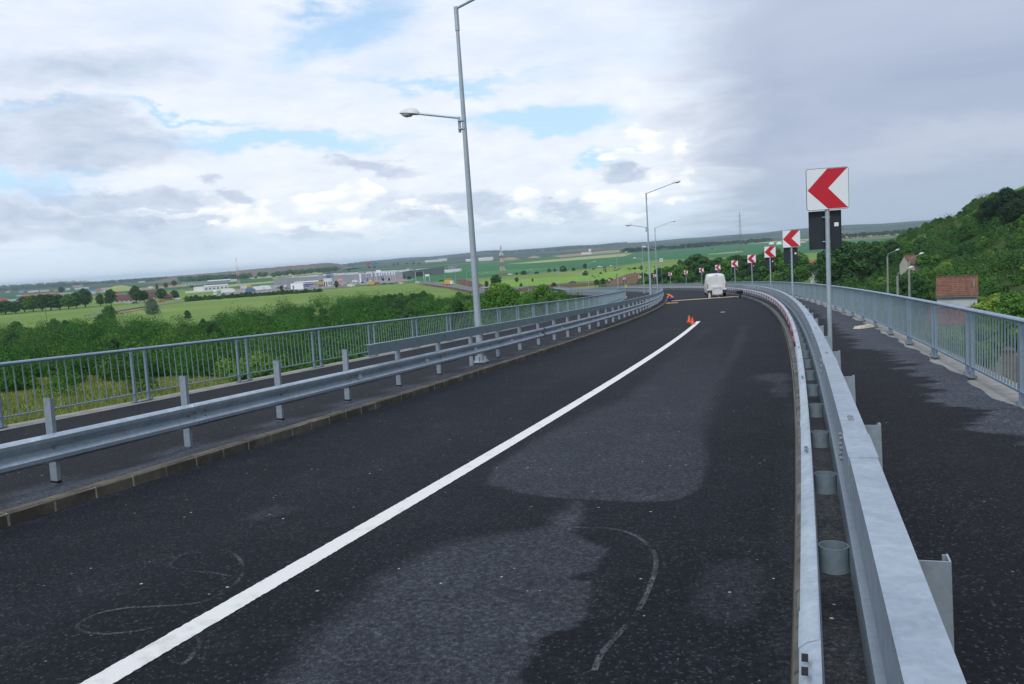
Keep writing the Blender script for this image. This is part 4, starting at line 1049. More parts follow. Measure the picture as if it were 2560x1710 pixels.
def person(pose, p, rz, label, top, legs, helmet=None, group=None):
    root = thing('person', label, 'person', p, rz, group)
    J = pose
    order = ['pelvis', 'waist', 'chest', 'neck', 'head0', 'head1', 'shL', 'elL', 'wrL', 'haL', 'shR', 'elR', 'wrR', 'haR', 'hipL', 'knL', 'anL', 'toL', 'hipR', 'knR', 'anR', 'toR']
    E_ = [('pelvis', 'waist'), ('waist', 'chest'), ('chest', 'neck'), ('neck', 'head0'), ('head0', 'head1'), ('chest', 'shL'), ('shL', 'elL'), ('elL', 'wrL'), ('wrL', 'haL'), ('chest', 'shR'), ('shR', 'elR'), ('elR', 'wrR'), ('wrR', 'haR'),
          ('pelvis', 'hipL'), ('hipL', 'knL'), ('knL', 'anL'), ('anL', 'toL'), ('pelvis', 'hipR'), ('hipR', 'knR'), ('knR', 'anR'), ('anR', 'toR')]
    rad = dict(pelvis=.13, waist=.12, chest=.15, neck=.055, head0=.085, head1=.08, shL=.07, elL=.045, wrL=.032, haL=.038, shR=.07, elR=.045, wrR=.032, haR=.038, hipL=.095, knL=.06, anL=.042, toL=.04, hipR=.095, knR=.06, anR=.042, toR=.04)
    ix = {n_: i for i, n_ in enumerate(order)}
    skin('body', [J[n_] for n_ in order], [(ix[a], ix[b]) for a, b in E_], [rad[n_] for n_ in order], M_SKIN, root)
    # clothing hugs the body: jacket over trunk and upper arms, trousers over the legs
    o2 = ['waist', 'chest', 'neckb', 'shL', 'elL', 'shR', 'elR', 'pelvis']; J2 = dict(J); J2['neckb'] = tuple(Vector(J['chest']).lerp(Vector(J['neck']), .6))
    skin('jacket', [J2[n_] for n_ in o2], [(0, 1), (1, 2), (1, 3), (3, 4), (1, 5), (5, 6), (0, 7)], [.15, .175, .09, .09, .062, .09, .062, .155], top, root)
    o3 = ['pelvis', 'hipL', 'knL', 'anL', 'hipR', 'knR', 'anR']
    skin('trousers', [J[n_] for n_ in o3], [(0, 1), (1, 2), (2, 3), (0, 4), (4, 5), (5, 6)], [.14, .115, .08, .06, .115, .08, .06], legs, root)
    for sd_ in 'LR': skin('boot', [J['an' + sd_], J['to' + sd_]], [(0, 1)], [.07, .055], M_BOOT, root)
    h1 = Vector(J['head1']); h0 = Vector(J['head0']); d_ = (h1 - h0).normalized()
    if helmet:
        mb = MB(); rings = []; a = d_.orthogonal().normalized(); b = d_.cross(a)
        for t, r in ((.0, .145), (.02, .125), (.06, .118), (.11, .09), (.14, .03)): rings.append([h1 + d_ * (t - .015) + (a * math.cos(2 * math.pi * k / 12) + b * math.sin(2 * math.pi * k / 12)) * r for k in range(12)])
        mb.loft(rings); mb.obj('helmet', helmet, root, (0, 0, 0), smooth=True)
    else:
        mb = MB(); rings = []; a = d_.orthogonal().normalized(); b = d_.cross(a)
        for t, r in ((-.08, .098), (-.02, .108), (.05, .088), (.085, .03)): rings.append([h1 + d_ * t + (a * math.cos(2 * math.pi * k / 12) + b * math.sin(2 * math.pi * k / 12)) * r for k in range(12)])
        mb.loft(rings); mb.obj('hair', M_DARK, root, (0, 0, 0), smooth=True)
    return root
# facing +y
stand = dict(pelvis=(0, 0, .95), waist=(0, 0, 1.12), chest=(0, .02, 1.34), neck=(0, .03, 1.50), head0=(0, .04, 1.60), head1=(0, .04, 1.70), shL=(-.19, .02, 1.40), elL=(-.25, .05, 1.12), wrL=(-.20, .24, 1.0), haL=(-.16, .31, 1.0), shR=(.19, .02, 1.40), elR=(.26, .0, 1.12), wrR=(.25, .10, .88), haR=(.24, .13, .80),
             hipL=(-.10, 0, .90), knL=(-.11, .03, .50), anL=(-.11, -.02, .09), toL=(-.12, .14, .045), hipR=(.10, 0, .90), knR=(.12, .02, .50), anR=(.13, -.02, .09), toR=(.14, .14, .045))
crouch = dict(pelvis=(0, -.22, .42), waist=(0, -.14, .56), chest=(0, .06, .72), neck=(0, .21, .78), head0=(0, .28, .79), head1=(0, .36, .76), shL=(-.19, .08, .72), elL=(-.22, .24, .46), wrL=(-.14, .42, .24), haL=(-.10, .47, .14), shR=(.19, .08, .72), elR=(.23, .22, .45), wrR=(.16, .42, .26), haR=(.12, .48, .15),
              hipL=(-.12, -.18, .38), knL=(-.20, .22, .42), anL=(-.16, -.02, .09), toL=(-.18, .16, .045), hipR=(.12, -.18, .38), knR=(.20, .20, .40), anR=(.16, -.06, .09), toR=(.18, .12, .045))
person(crouch, P(73.6, -3.05, .0), -heading(73) + 1.45, 'worker in an orange vest and blue trousers crouching at the left guardrail', M_ORANGE, M_BLUE)
person(stand, P(199, -3.0, .0), 2.6, 'distant worker in a yellow-green vest and yellow helmet standing on the road', M_HIVIS, M_DARK, M_HELM)
person(crouch, P(62.8, -4.75, .13), -heading(62) - 1.3, 'worker with a yellow helmet crouching behind the left guardrail', M_HIVIS, M_DARK, M_HELM)
# planks under the crouching worker
mb = MB(); mb.box(tuple(P(73.0, -2.95, .03)), (1.1, .5, .05), -heading(73) + .2); tag(mb.obj('plank', mat('plank_wood', (.45, .30, .15), .8), None, P(73, -2.95, .03)), 'short timber plank under the crouching orange worker', 'plank')

# ------------------------------------------------------------------ vehicles on the plain
def car_mesh(colr, name):
    m = mat('car_paint_' + name, colr, .35); mb = MB()
    S = [(-2.15, .70, .45, .72), (-2.05, .80, .28, .88), (-1.5, .86, .22, .95), (-1.0, .72, .22, 1.36), (-.2, .66, .22, 1.46), (.55, .68, .22, 1.40), (1.15, .84, .22, .98), (1.9, .80, .26, .80), (2.15, .66, .40, .62)]
    rings = [[(y, -.86 if zt > 1 else -w, zb), (y, -.88 if zt > 1 else -w, min(zt, .85)), (y, -w, zt), (y, w, zt), (y, .88 if zt > 1 else w, min(zt, .85)), (y, .86 if zt > 1 else w, zb)] for y, w, zb, zt in S]
    mb.loft(rings); mb.cur = 1
    for sy in (-1, 1):
        mb.add([(-1.25, sy * .875, .93), (1.0, sy * .885, .93), (.45, sy * .745, 1.33), (-.85, sy * .765, 1.33)], [(0, 1, 2, 3)])
        for x in (-1.35, 1.35): mb.tube((x, sy * .70, .31), (x, sy * .90, .31), .31, n=12)
    mb.add([(.62, -.64, 1.39), (1.18, -.78, 1.0), (1.18, .78, 1.0), (.62, .64, 1.39)], [(0, 1, 2, 3)])
    return mb.mesh('car', [m, M_GLASS])
CARS = {n_: car_mesh(c_, n_) for n_, c_ in dict(white=(.70, .70, .70), silver=(.36, .38, .40), grey=(.12, .13, .14), blue=(.03, .06, .18), red=(.40, .02, .02), black=(.015, .015, .02), yellow=(.60, .42, .02)).items()}
def car(px, py, colr, rz, lab, z=.25, grp='cars in the distance on the plain', p=None):
    p = p or gp(px, py, z); o = link('car', CARS[colr]); o.location = p; o.rotation_euler = (0, 0, rz)
    return tag(o, lab, 'car', grp)
car(1431, 708.5, 'grey', .12, 'dark grey car alone on the side road behind the viaduct end')
car(1210, 722, 'silver', -.9, 'left one of two pale cars at the junction')
car(1227, 720.5, 'white', -.9, 'right one of two pale cars at the junction, nearest the lamp pole')
car(1500, 668.5, 'white', .2, 'white car on the road above the meadow')
car(1276, 687.5, 'white', .3, 'white car beside the foot of the red and white mast')
car(1103, 704, 'black', .2, 'black car at the roadworks junction')
car(1045, 707.5, 'white', .1, 'white car arriving at the roadworks')
car(979, 711, 'blue', .1, 'dark blue car ahead of the black one on the plain road')
car(961, 711, 'blue', .1, 'second blue car on the plain road, left of the other')
car(944, 709.5, 'red', .2, 'bright red car parked beside the plain road')
car(1003, 709.5, 'white', .2, 'cream car beside the orange barriers')
car(803, 724, 'silver', .1, 'silver car on the plain road left of the lone round tree')
car(405, 755, 'red', .2, 'red car parked by the dark-roofed inn')
car(445, 749, 'white', .2, 'white car right of the dark-roofed inn')
car(322, 759, 'white', .3, 'white car in front of the dark-roofed inn')
car(338, 759, 'blue', .3, 'blue car in front of the dark-roofed inn')
car(352, 757, 'silver', .3, 'silver car under the tall trees at the inn')
rc = random.Random(11); names = ['white', 'silver', 'grey', 'blue', 'red', 'black', 'white', 'silver']
for k in range(46):                                      # the retail car park
    t = rc.random(); row = rc.choice((0, 1, 2, 3)); x = 690 + t * 240; y = 716.5 + row * 2.3 - (x - 690) * .052
    car(x, y, rc.choice(names), rc.choice((.6, -.9)) + rc.uniform(-.1, .1), 'one of the parked cars crowding the retail car park', .15, 'parked cars in the retail car park')
def truck(px, py, L, h, cab, box, rz, lab, cabfirst=1, z=.25):
    p = gp(px, py, z); root = thing('truck', lab, 'truck', p, rz, 'lorries and vans on the plain')
    if L > 6:
        mb = MB(); mb.box((-.9, 0, .55 + h / 2), (L - 2.2, 2.45, h - .0)); mb.obj('cargo_box', box, root, (0, 0, 0))
    else:
        mb = MB(); mb.loft([[(x, sy * w, zz) for sy, zz in ((-1, .35), (-1, t_), (1, t_), (1, .35))] for x, w, t_ in ((-L / 2, .95, h), (L * .18, .98, h), (L * .34, .9, h * .62), (L / 2, .8, h * .42))]); mb.obj('body', box, root, (0, 0, 0))
    if L > 6:
        mb = MB(); x = L / 2 - 1.0; mb.loft([[(xx, sy * 1.2, zz) for sy, zz in ((-1, .5), (-1, t_), (1, t_), (1, .5))] for xx, t_ in ((x - 1, h * .95), (x + .5, h * .95), (x + 1.0, h * .55))]); mb.obj('cab', cab, root, (0, 0, 0))
        mb = MB(); mb.box((x + .78, 0, h * .66), (.3, 2.1, h * .22)); mb.obj('windscreen', M_GLASS, root, (0, 0, 0))
    mb = MB(); mb.box((0, 0, .55), (L * .95, 1.6, .2))
    for x in ((-L / 2 + 1, -L / 2 + 2.2, L / 2 - 1.4) if L > 6 else (-L * .3, L * .3)):
        for sy in (-1, 1): mb.tube((x, sy * .8, .45), (x, sy * 1.15, .45), .45, n=10)
    mb.obj('wheels', M_BLACK, root, (0, 0, 0))
M_TW = mat('lorry_white', (.66, .67, .68), .5); M_TB = mat('lorry_blue', (.08, .16, .28), .5); M_TG = mat('tipper_grey', (.26, .26, .26), .7); M_TY = mat('plant_yellow', (.50, .36, .06), .5); M_TR = mat('plant_red', (.50, .05, .03), .5); M_CREAM = mat('van_cream', (.60, .60, .50), .5)
truck(878, 718, 5.4, 2.5, M_TW, M_CREAM, .1, 'cream delivery van driving on the plain road')
truck(571, 732.5, 12, 3.4, M_TW, M_TW, .1, 'white articulated lorry with a long box in front of the white hall')
truck(539, 738, 8, 3.6, M_TW, M_TW, -1.3, 'white lorry facing the camera behind the hedge')
truck(627, 731, 8, 3.2, M_TB, M_TB, .2, 'blue lorry beside the white lorries')
truck(646, 726.5, 9, 3.4, M_TW, M_TW, .15, 'left of two white box lorries standing in line')
truck(664, 725, 10, 3.6, M_TW, M_TW, .15, 'right of two white box lorries standing in line')
truck(732, 722, 9, 4.0, M_TW, M_TG, .2, 'grey tipper lorry beside the filling station')
truck(1124, 712, 7, 2.8, M_TW, M_TY, -.6, 'yellow and white tipper truck at the roadworks')
truck(930, 712.5, 8, 2.4, M_TR, M_TY, .1, 'red and yellow road plant working beside the plain road')
truck(800, 712.5, 7, 3.0, M_TY, M_TY, .15, 'yellow lorry at the filling station')
truck(621, 719.5, 8, 2.4, M_TY, M_TY, .15, 'yellow loader beside the white kiosk')
truck(889, 706.5, 6, 2.6, M_TW, M_TW, .4, 'white van parked in front of the mall')
# roadwork workers' barriers
for k, (x, y, c_) in enumerate(((992, 705, M_CONE), (1000, 704.5, M_CONE), (1010, 703, M_CONE), (1119, 700, M_CONE), (1125, 699.5, M_CONE), (1113, 713, M_TR), (1118, 714, M_TR))):
    p = gp(x, y, .1); mb = MB(); mb.box((p.x, p.y, p.z + .9), (3.2, .15, .5)); 
    for sx in (-1.4, 1.4): mb.box((p.x + sx, p.y, p.z + .42), (.12, .5, .85))
    tag(mb.obj('barrier', c_, None, p), 'orange-red works barrier beside the junction', 'barrier', 'works barriers at the junction')
# ------------------------------------------------------------------ buildings
M_WALLW = mat('wall_white', (.62, .63, .64), .7, 0, (.52, .53, .53), .3); M_WALLC = mat('wall_cream', (.52, .50, .40), .8, 0, (.42, .40, .32), .3)
M_CLAD = mat('grey_cladding', (.27, .28, .31), .6, 0, (.23, .24, .27), .05); M_CLADD = mat('grey_cladding_dark', (.20, .21, .225), .6, 0, (.17, .18, .195), .05)
M_ROOFW = mat('roof_white', (.55, .56, .58), .5, 0, (.40, .41, .43), .08); M_ROOFM = mat('roof_membrane', (.30, .295, .30), .8, 0, (.36, .35, .35), .08)
M_ROOFD = mat('roof_dark_red', (.085, .032, .040), .7, 0, (.12, .05, .055), .4); M_ROOFR = mat('roof_red', (.26, .055, .045), .6, 0, (.26, .05, .04), .4)
M_ROOFO = mat('roof_orange', (.34, .13, .07), .8, 0, (.25, .09, .05), .5); M_ROOFG = mat('roof_green', (.05, .20, .14), .6); M_ROOFT = mat('roof_teal', (.18, .30, .30), .6)
M_ROOFB = mat('roof_blue', (.06, .12, .30), .6); M_ROOFY = mat('roof_grey', (.27, .27, .28), .7, 0, (.20, .2, .21), .5); M_BRICKF = mat('brick_far', (.20, .10, .075), .9, 0, (.14, .08, .06), .5)
M_WIN = mat('window_dark', (.05, .06, .075), .2)
def house(px, py, w, d, h, rh, rz, wall, roof, lab, cat='building', z=None, windows=0, grp=None, hip=False):
    """gabled building; w along local x, its front (local -y) faces the camera"""
    p = on_ground(px, py) if z is None else gp(px, py, z)
    rz = rz - math.atan2(p.x, p.y)
    root = thing('building', lab, cat, p, rz, grp)
    mb = MB(); mb.box((0, d / 2, h / 2 - .4), (w, d, h + .8))
    if rh > 0 and not hip:
        mb.add([(-w / 2, 0, h), (-w / 2, d, h), (-w / 2, d / 2, h + rh), (w / 2, 0, h), (w / 2, d, h), (w / 2, d / 2, h + rh)], [(0, 2, 1), (3, 4, 5), (0, 3, 5, 2), (1, 2, 5, 4)])
    mb.obj('wall', wall, root, (0, 0, 0))
    mb = MB(); ov = .35; t = .12
    if rh > 0:
        hx = w * .28 if hip else 0; k = rh / (d / 2)
        A = [(-w / 2 - ov, -ov, h - ov * k + .02), (w / 2 + ov, -ov, h - ov * k + .02), (w / 2 + ov, d + ov, h - ov * k + .02), (-w / 2 - ov, d + ov, h - ov * k + .02)]
        Rg = [(-w / 2 - ov + hx, d / 2, h + rh + .05), (w / 2 + ov - hx, d / 2, h + rh + .05)]
        up_ = lambda P_: [(x, y, z_ + t) for x, y, z_ in P_]
        V = A + Rg + up_(A) + up_(Rg)
        mb.add(V, [(6, 7, 11, 10), (8, 9, 10, 11), (6, 10, 9), (7, 8, 11), (0, 4, 5, 1), (2, 5, 4, 3), (0, 1, 7, 6), (2, 3, 9, 8), (1, 5, 11, 7), (5, 2, 8, 11), (0, 6, 10, 4), (4, 10, 9, 3)] if not hip else [(6, 7, 11, 10), (8, 9, 10, 11), (9, 6, 10), (7, 8, 11), (0, 3, 2, 1), (0, 1, 7, 6), (2, 3, 9, 8), (1, 2, 8, 7), (3, 0, 6, 9)])
    else: mb.box((0, d / 2, h + .15), (w + .3, d + .3, .3))
    mb.obj('roof', roof, root, (0, 0, 0), fix=False)
    for k in range(windows):
        x = -w / 2 + (k + .5) * w / windows; mb = MB(); mb.box((x, -.03, h * .55), (min(1.8, w / windows * .45), .06, h * .28)); mb.obj('window', M_WIN, root, (0, 0, 0))
    return root
# the long retail hall
A_, B_, C_ = gp(684, 711), gp(1007, 697), gp(1111, 683.5)
# base lies at the ground; work out the depth corner
D_ = A_ + (C_ - B_)
mall = thing('retail_hall', 'very long low grey retail hall with a white-edged flat roof behind the car park', 'retail hall', A_)
HM = 6.9
mb = MB(); mb.poly([A_, B_, C_, D_], -.3, HM); mb.obj('wall', M_CLAD, mall)
mb = MB(); n_ = Vector((-(C_ - B_).y, (C_ - B_).x, 0)).normalized() * -.25; mb.add([tuple(B_ + n_ + Vector((0, 0, 0))), tuple(C_ + n_), tuple(C_ + n_ + Vector((0, 0, HM + 1.2))), tuple(B_ + n_ + Vector((0, 0, HM + .35)))] + [tuple(B_ - n_ + Vector((0, 0, 0))), tuple(C_ - n_), tuple(C_ - n_ + Vector((0, 0, HM + 1.2))), tuple(B_ - n_ + Vector((0, 0, HM + .35)))], [(0, 1, 2, 3), (4, 7, 6, 5), (3, 2, 6, 7), (0, 3, 7, 4), (1, 5, 6, 2)]); mb.obj('side_wall', M_CLADD, mall)
mb = MB(); mb.poly([A_, B_, C_, D_], HM + .02, HM + .12); mb.obj('roof', M_ROOFM, mall)
mb = MB(); dAB = (B_ - A_).normalized(); nAB = Vector((-dAB.y, dAB.x, 0))
mb.add([tuple(q_ + Vector((0, 0, z_))) for z_ in (HM - .1, HM + .62) for q_ in (A_ - nAB * .3, B_ - nAB * .3, B_ + nAB * 2.0, A_ + nAB * 2.0)], [(0, 1, 5, 4), (4, 5, 6, 7), (2, 3, 7, 6), (1, 2, 6, 5), (0, 4, 7, 3)]); mb.obj('parapet', M_ROOFW, mall)
LAB = (B_ - A_).length
# entrance block with glass front and roof letters
en = A_ + dAB * LAB * ((835 - 684) / 323 * 1.04)
ang = math.atan2(dAB.y, dAB.x)
mb = MB(); mb.box((en.x, en.y, 4.4), (9, 4, 8.9), ang); eb = mb.obj('entrance_block', M_CLAD, mall)
mb = MB(); mb.box(tuple(en - nAB * 2.1 + Vector((-1.0, 0, 4.6))), (7.2, .2, 6.6), ang); mb.obj('entrance_glass', mat('teal_glass', (.06, .16, .18), .2), mall)
rr = random.Random(3)
for k, (t, w, h) in enumerate(((.10, 3, 2), (.30, 6, 1.8), (.43, 6, 2), (.49, 3, 2), (.62, 10, 2.1), (.84, 4, 1.6), (.92, 3, 1.6), (.955, 7, 2.6))):
    q_ = A_ + dAB * LAB * t + nAB * rr.uniform(10, 26); mb = MB(); mb.box((q_.x, q_.y, HM + .2 + h / 2), (w, 2.6, h), ang); mb.obj('roof_unit', M_ROOFW if k % 3 != 1 else M_CLAD, mall)
q_ = B_.lerp(C_, .35) + n_ * -40; mb = MB(); mb.box((q_.x, q_.y, HM + 1.2), (5, 4, 2.2), ang); mb.obj('roof_unit', M_ROOFW, mall)
def letters(text, col_m, p, size, rz, name, parent):
    cu = bpy.data.curves.new(name, 'FONT'); cu.body = text; cu.size = size; cu.extrude = .12
    ob = bpy.data.objects.new(name, cu); COL.objects.link(ob); dg = bpy.context.evaluated_depsgraph_get()
    me = bpy.data.meshes.new_from_object(ob.evaluated_get(dg)); bpy.data.objects.remove(ob); me.materials.clear(); me.materials.append(col_m)
    o = link(name, me, parent); m = Matrix.Rotation(rz, 4, 'Z') @ Matrix.Rotation(math.pi / 2, 4, 'X'); m.translation = Vector(p) - Vector(parent.location); o.matrix_local = m; return o
M_LRED = mat('letter_red', (.50, .04, .06), .5); M_LBLUE = mat('letter_blue', (.04, .06, .38), .5)
base = en - nAB * 2.0 - dAB * 4.6 + Vector((0, 0, 9.1))
mb = MB(); c_ = base + dAB * 1.0 + Vector((0, 0, .9)); mb.box(tuple(c_), (1.9, .3, 1.9), ang); mb.obj('red_emblem', M_LRED, mall)
letters('markt', M_LBLUE, base + dAB * 2.1, 2.9, ang, 'sign_letters', mall)
# pole sign
ps = gp(934, 706); root = thing('pole_sign', 'tall grey pole carrying red and blue letters in front of the retail hall', 'sign', ps)
mb = MB(); mb.tube(ps, ps + Vector((0, 0, 17)), .55, .45, n=10); mb.obj('pole', M_CLADD, root)
mb = MB(); mb.box(tuple(ps + Vector((-3.6, -.1, 17.6))), (2.4, .5, 2.4), .0); mb.obj('red_emblem', M_LRED, root)
letters('markt', M_LBLUE, ps + Vector((-2.2, -.2, 16.6)), 3.3, 0, 'sign_letters', root)
# banner poles
for k, x in enumerate((929, 938.5, 947, 953, 958, 965, 972, 979, 985)):
    p = gp(x + 4, 703 - k * .5); root = thing('banner_pole', 'one of the tall poles with a white banner in front of the retail hall', 'flagpole', p, 0, 'white banners in front of the retail hall')
    mb = MB(); mb.tube((0, 0, 0), (0, 0, 9.5), .10, .07, n=6); mb.obj('pole', M_WHITE, root, (0, 0, 0))
    mb = MB(); mb.box((-.75, 0, 7.0), (1.25, .06, 4.6)); mb.obj('banner', mat('banner_lilac_white', (.60, .60, .74), .8) if k == 0 else bpy.data.materials['banner_lilac_white'], root, (0, 0, 0))
# blue-white tower sign of the hall
p = gp(948, 700); root = thing('roof_sign', 'white box sign with dark blue edges above the banners', 'sign', p)
mb = MB(); mb.box((0, 0, 9.0), (4.6, .8, 3.0)); mb.obj('panel', M_WHITE, root, (0, 0, 0))
mb = MB(); mb.box((0, 0, 10.7), (4.7, .9, .5)); mb.box((0, 0, 7.4), (4.7, .9, .4)); mb.tube((0, 0, 0), (0, 0, 7.3), .25, n=6); mb.obj('trim', M_LBLUE, root, (0, 0, 0))
p = gp(902, 708); root = thing('totem_sign', 'white totem sign at the car park entrance', 'sign', p); mb = MB(); mb.box((0, 0, 4), (1.3, .5, 8)); mb.box((0, 0, 8.4), (1.8, .6, .9)); mb.obj('panel', M_WHITE, root, (0, 0, 0))
p = gp(919, 709); root = thing('totem_sign', 'blue and white totem sign right of the white one', 'sign', p); mb = MB(); mb.box((0, 0, 3), (1.6, .5, 5)); mb.obj('panel', M_TB, root, (0, 0, 0)); mb = MB(); mb.tube((-.5, 0, 5), (-.5, 0, 9), .15, n=6); mb.obj('mast', M_WHITE, root, (0, 0, 0))
# billboards near the junction
for x, y, w, h, m_, lab in ((1050, 703, 6.2, 3.6, M_DARKPL, 'dark two-part billboard on white legs beside the junction'), (1069, 704, 3.2, 1.6, M_WHITE, 'small white billboard on two thin legs')):
    p = gp(x, y); root = thing('billboard', lab, 'billboard', p); mb = MB()
    for sx in (-w * .55, w * .55): mb.tube((sx, 0, 0), (sx, 0, h + 4.6), .12, n=6)
    mb.obj('leg', M_WHITE, root, (0, 0, 0)); mb = MB(); mb.box((0, 0, 4.4 + h / 2), (w, .25, h)); mb.obj('panel', m_, root, (0, 0, 0))
# filling station: canopies and kiosk
p = gp(752, 723); root = thing('filling_station', 'white filling station kiosk with a blue canopy by the plain road', 'filling station', p, -.02)
mb = MB(); mb.box((-3, 3, 2.6), (11, 6, 5.2)); mb.obj('wall', M_WHITE, root, (0, 0, 0))
mb = MB(); mb.box((6.5, 1, 3.6), (7, 6, 1.0)); mb.obj('canopy', M_LBLUE, root, (0, 0, 0))
mb = MB(); [mb.tube((x, -1.5, 0), (x, -1.5, 3.2), .15, n=6) for x in (4, 9)]; mb.box((-6.2, -.1, 1.8), (1.0, .2, 3.4)); mb.obj('column', M_TB, root, (0, 0, 0))
p = gp(782, 715); root = thing('canopy', 'long white canopy stretching right of the filling station kiosk', 'canopy', p, -.15)
mb = MB(); mb.box((0, 0, 4.6), (34, 7, .7)); mb.obj('roof', M_WHITE, root, (0, 0, 0)); mb = MB(); [mb.tube((x, 0, 0), (x, 0, 4.3), .2, n=6) for x in (-14, -5, 5, 14)]; mb.obj('column', M_WHITE, root, (0, 0, 0))
p = gp(822, 716); root = thing('kiosk', 'white and blue kiosk at the right end of the long canopy', 'kiosk', p, -.1)
mb = MB(); mb.box((0, 0, 3.6), (7.5, 4, 7.2)); mb.obj('wall', M_WALLW, root, (0, 0, 0)); mb = MB(); [mb.box((x, -2.05, 2.2), (.9, .2, 4.2)) for x in (-3, -1, 1.2, 3)]; mb.obj('pillar', M_DARKPL, root, (0, 0, 0)); mb = MB(); mb.box((-6, 0, 5.6), (4.6, 4, 1.4)); mb.obj('sign_band', M_TB, root, (0, 0, 0))
p = gp(851, 706); root = thing('market_tent', 'small orange market tent at the hall entrance', 'tent', p); mb = MB(); mb.loft([[(-2.8, -1.8, 2.4), (2.8, -1.8, 2.4), (2.8, 1.8, 2.4), (-2.8, 1.8, 2.4)], [(-1.2, -.6, 3.8), (1.2, -.6, 3.8), (1.2, .6, 3.8), (-1.2, .6, 3.8)]]); mb.obj('roof', M_CONE, root, (0, 0, 0)); mb = MB(); [mb.tube((x, y, 0), (x, y, 2.4), .06, n=6) for x in (-2.6, 2.6) for y in (-1.7, 1.7)]; mb.obj('leg', M_WHITE, root, (0, 0, 0))

# white halls and warehouses
h1 = house(541, 727.5, 23, 22, 5.2, 1.0, -.02, M_WALLW, M_ROOFW, 'white two-storey hall with a row of small windows left of the mast', windows=6, z=0)
p = gp(512, 729.5); mb = MB(); mb.box((p.x - 6, p.y + 6, 2.6), (10.5, 11, 5.6)); mb.box((p.x - 9, p.y - 1, .8), (20, 3, 1.7)); tag(mb.obj('annex', M_WALLW, None, p), 'white gable end annex with a low wall at the left of the white hall', 'building')
house(488, 712.5, 41, 14, 4.0, 1.5, .03, M_WALLC, M_ROOFG, 'long cream warehouse with a green roof', windows=8, z=0)
house(549, 708.5, 36, 20, 4.6, 1.6, .03, M_CLAD, M_ROOFW, 'grey and white shed right of the green-roofed warehouse', z=0)
house(583, 704, 14, 10, 3, .8, .03, M_WALLW, M_ROOFW, 'small white shed right of the grey and white one', z=0)
house(609, 721.5, 7, 3, 3.2, 0, 0, M_WALLW, M_ROOFW, 'small white container hut right of the mast foot', z=0)
# inn with dark red roofs
house(311, 757, 13, 9, 2.6, 3.6, .10, M_WALLC, M_ROOFD, 'inn wing with a dark purple-red roof and two skylights', windows=4, z=0)
house(380, 751, 9, 9, 2.8, 4.2, .10, M_WALLC, M_ROOFD, 'inn wing with a dark purple-red roof right of the tall trees', windows=3, z=0)
house(290, 751, 8, 8, 3.5, 2.4, .10, M_WALLC, M_ROOFR, 'house with a bright red roof behind the dark-roofed inn', z=0)
house(421, 750, 6, 6, 2.6, 1.8, .1, M_BRICKF, M_ROOFD, 'low brick pavilion right of the inn', z=0, windows=2)
house(270, 730, 16, 12, 2.6, 4.2, .2, M_WALLC, M_ROOFY, 'barn with a pale grey pitched roof and dark gable', z=0)
house(248, 731, 8, 9, 2.6, 3.0, .2, M_WALLC, M_ROOFO, 'house with an orange roof left of the grey barn', z=0)
house(316, 725, 7, 8, 2.6, 2.5, .2, M_WALLC, M_ROOFR, 'small red-roofed house right of the pale straw heap', z=0)
house(377, 721, 7, 4, 3.2, 0, .1, M_WALLW, M_ROOFW, 'white box shed beside the dark lorry shape on bare soil', z=0)
# far left settlement
FL = 'low sheds and houses of the far left settlement'
for (x, y, w, d, h, rh, wm, rm, lab) in (
    (3, 762, 12, 10, 3.5, 3.2, M_ROOFR, M_ROOFR, 'bright red arched shed at the left edge of the picture'),
    (38, 759, 20, 12, 3.2, 1.5, M_WALLC, M_ROOFT, 'shed with a pale teal roof right of the red one'),
    (30, 763, 8, 5, 2.5, 0, M_ROOFB, M_ROOFB, 'small blue stall in front of the teal shed'),
    (54, 731, 11, 9, 3, 2, M_WALLW, M_ROOFB, 'white house with a bright blue roof in the far left settlement'),
    (84, 731, 22, 10, 3, 1, M_WALLW, M_ROOFW, 'long white shed right of the blue roof'),
    (112, 729, 20, 10, 3, 1.2, M_WALLW, M_ROOFY, 'second long white shed, grey roofed'),
    (141, 728, 9, 9, 3, 1.6, M_WALLC, M_ROOFO, 'cream house with an orange roof left of the tall round tree'),
    (170, 726, 8, 8, 3.5, 1, M_WALLW, M_ROOFW, 'white cube house right of the tall round tree'),
    (98, 742, 44, 9, 2.4, 2.4, M_BRICKF, M_ROOFO, 'very long red-brown roofed barn behind the dark trees'),
    (136, 745, 48, 9, 2.0, 1.8, M_BRICKF, M_ROOFO, 'second very long red-brown roofed barn'),
    (57, 744, 15, 9, 2.4, 2.0, M_ROOFY, M_ROOFY, 'grey roofed shed left of the long red-brown barns'),
    (178, 738, 34, 12, 2.6, 1.4, M_WALLC, M_ROOFY, 'long lilac-grey roofed stable'),
    (226, 733, 16, 10, 3.4, 1.6, M_WALLW, M_ROOFB, 'white hall with a deep blue roof'),
    (229, 736, 10, 5, 2.2, 0, M_WALLW, M_ROOFW, 'low white annex under the blue-roofed hall'),
    (195, 717, 32, 12, 3, 2, M_WALLW, M_ROOFO, 'distant white farmhouse with an orange roof'),
    (205, 723, 30, 10, 3, .8, M_WALLW, M_ROOFW, 'distant low white hangar below the farmhouse'),
    (20, 732, 12, 9, 3, 2, M_WALLC, M_ROOFY, 'cream house under the dark trees at far left'),
    (300, 704, 40, 14, 4, 2, M_WALLW, M_ROOFO, 'distant pale house with a pink-red roof on the skyline left'),
    (355, 706, 22, 12, 3, 1, M_WALLW, M_ROOFW, 'distant white shed on the green field at left')):
    house(x, y, w, d, h, rh, rr.uniform(-.02, .12), wm, rm, lab, z=0, grp=FL, windows=3 if w < 15 else 0)
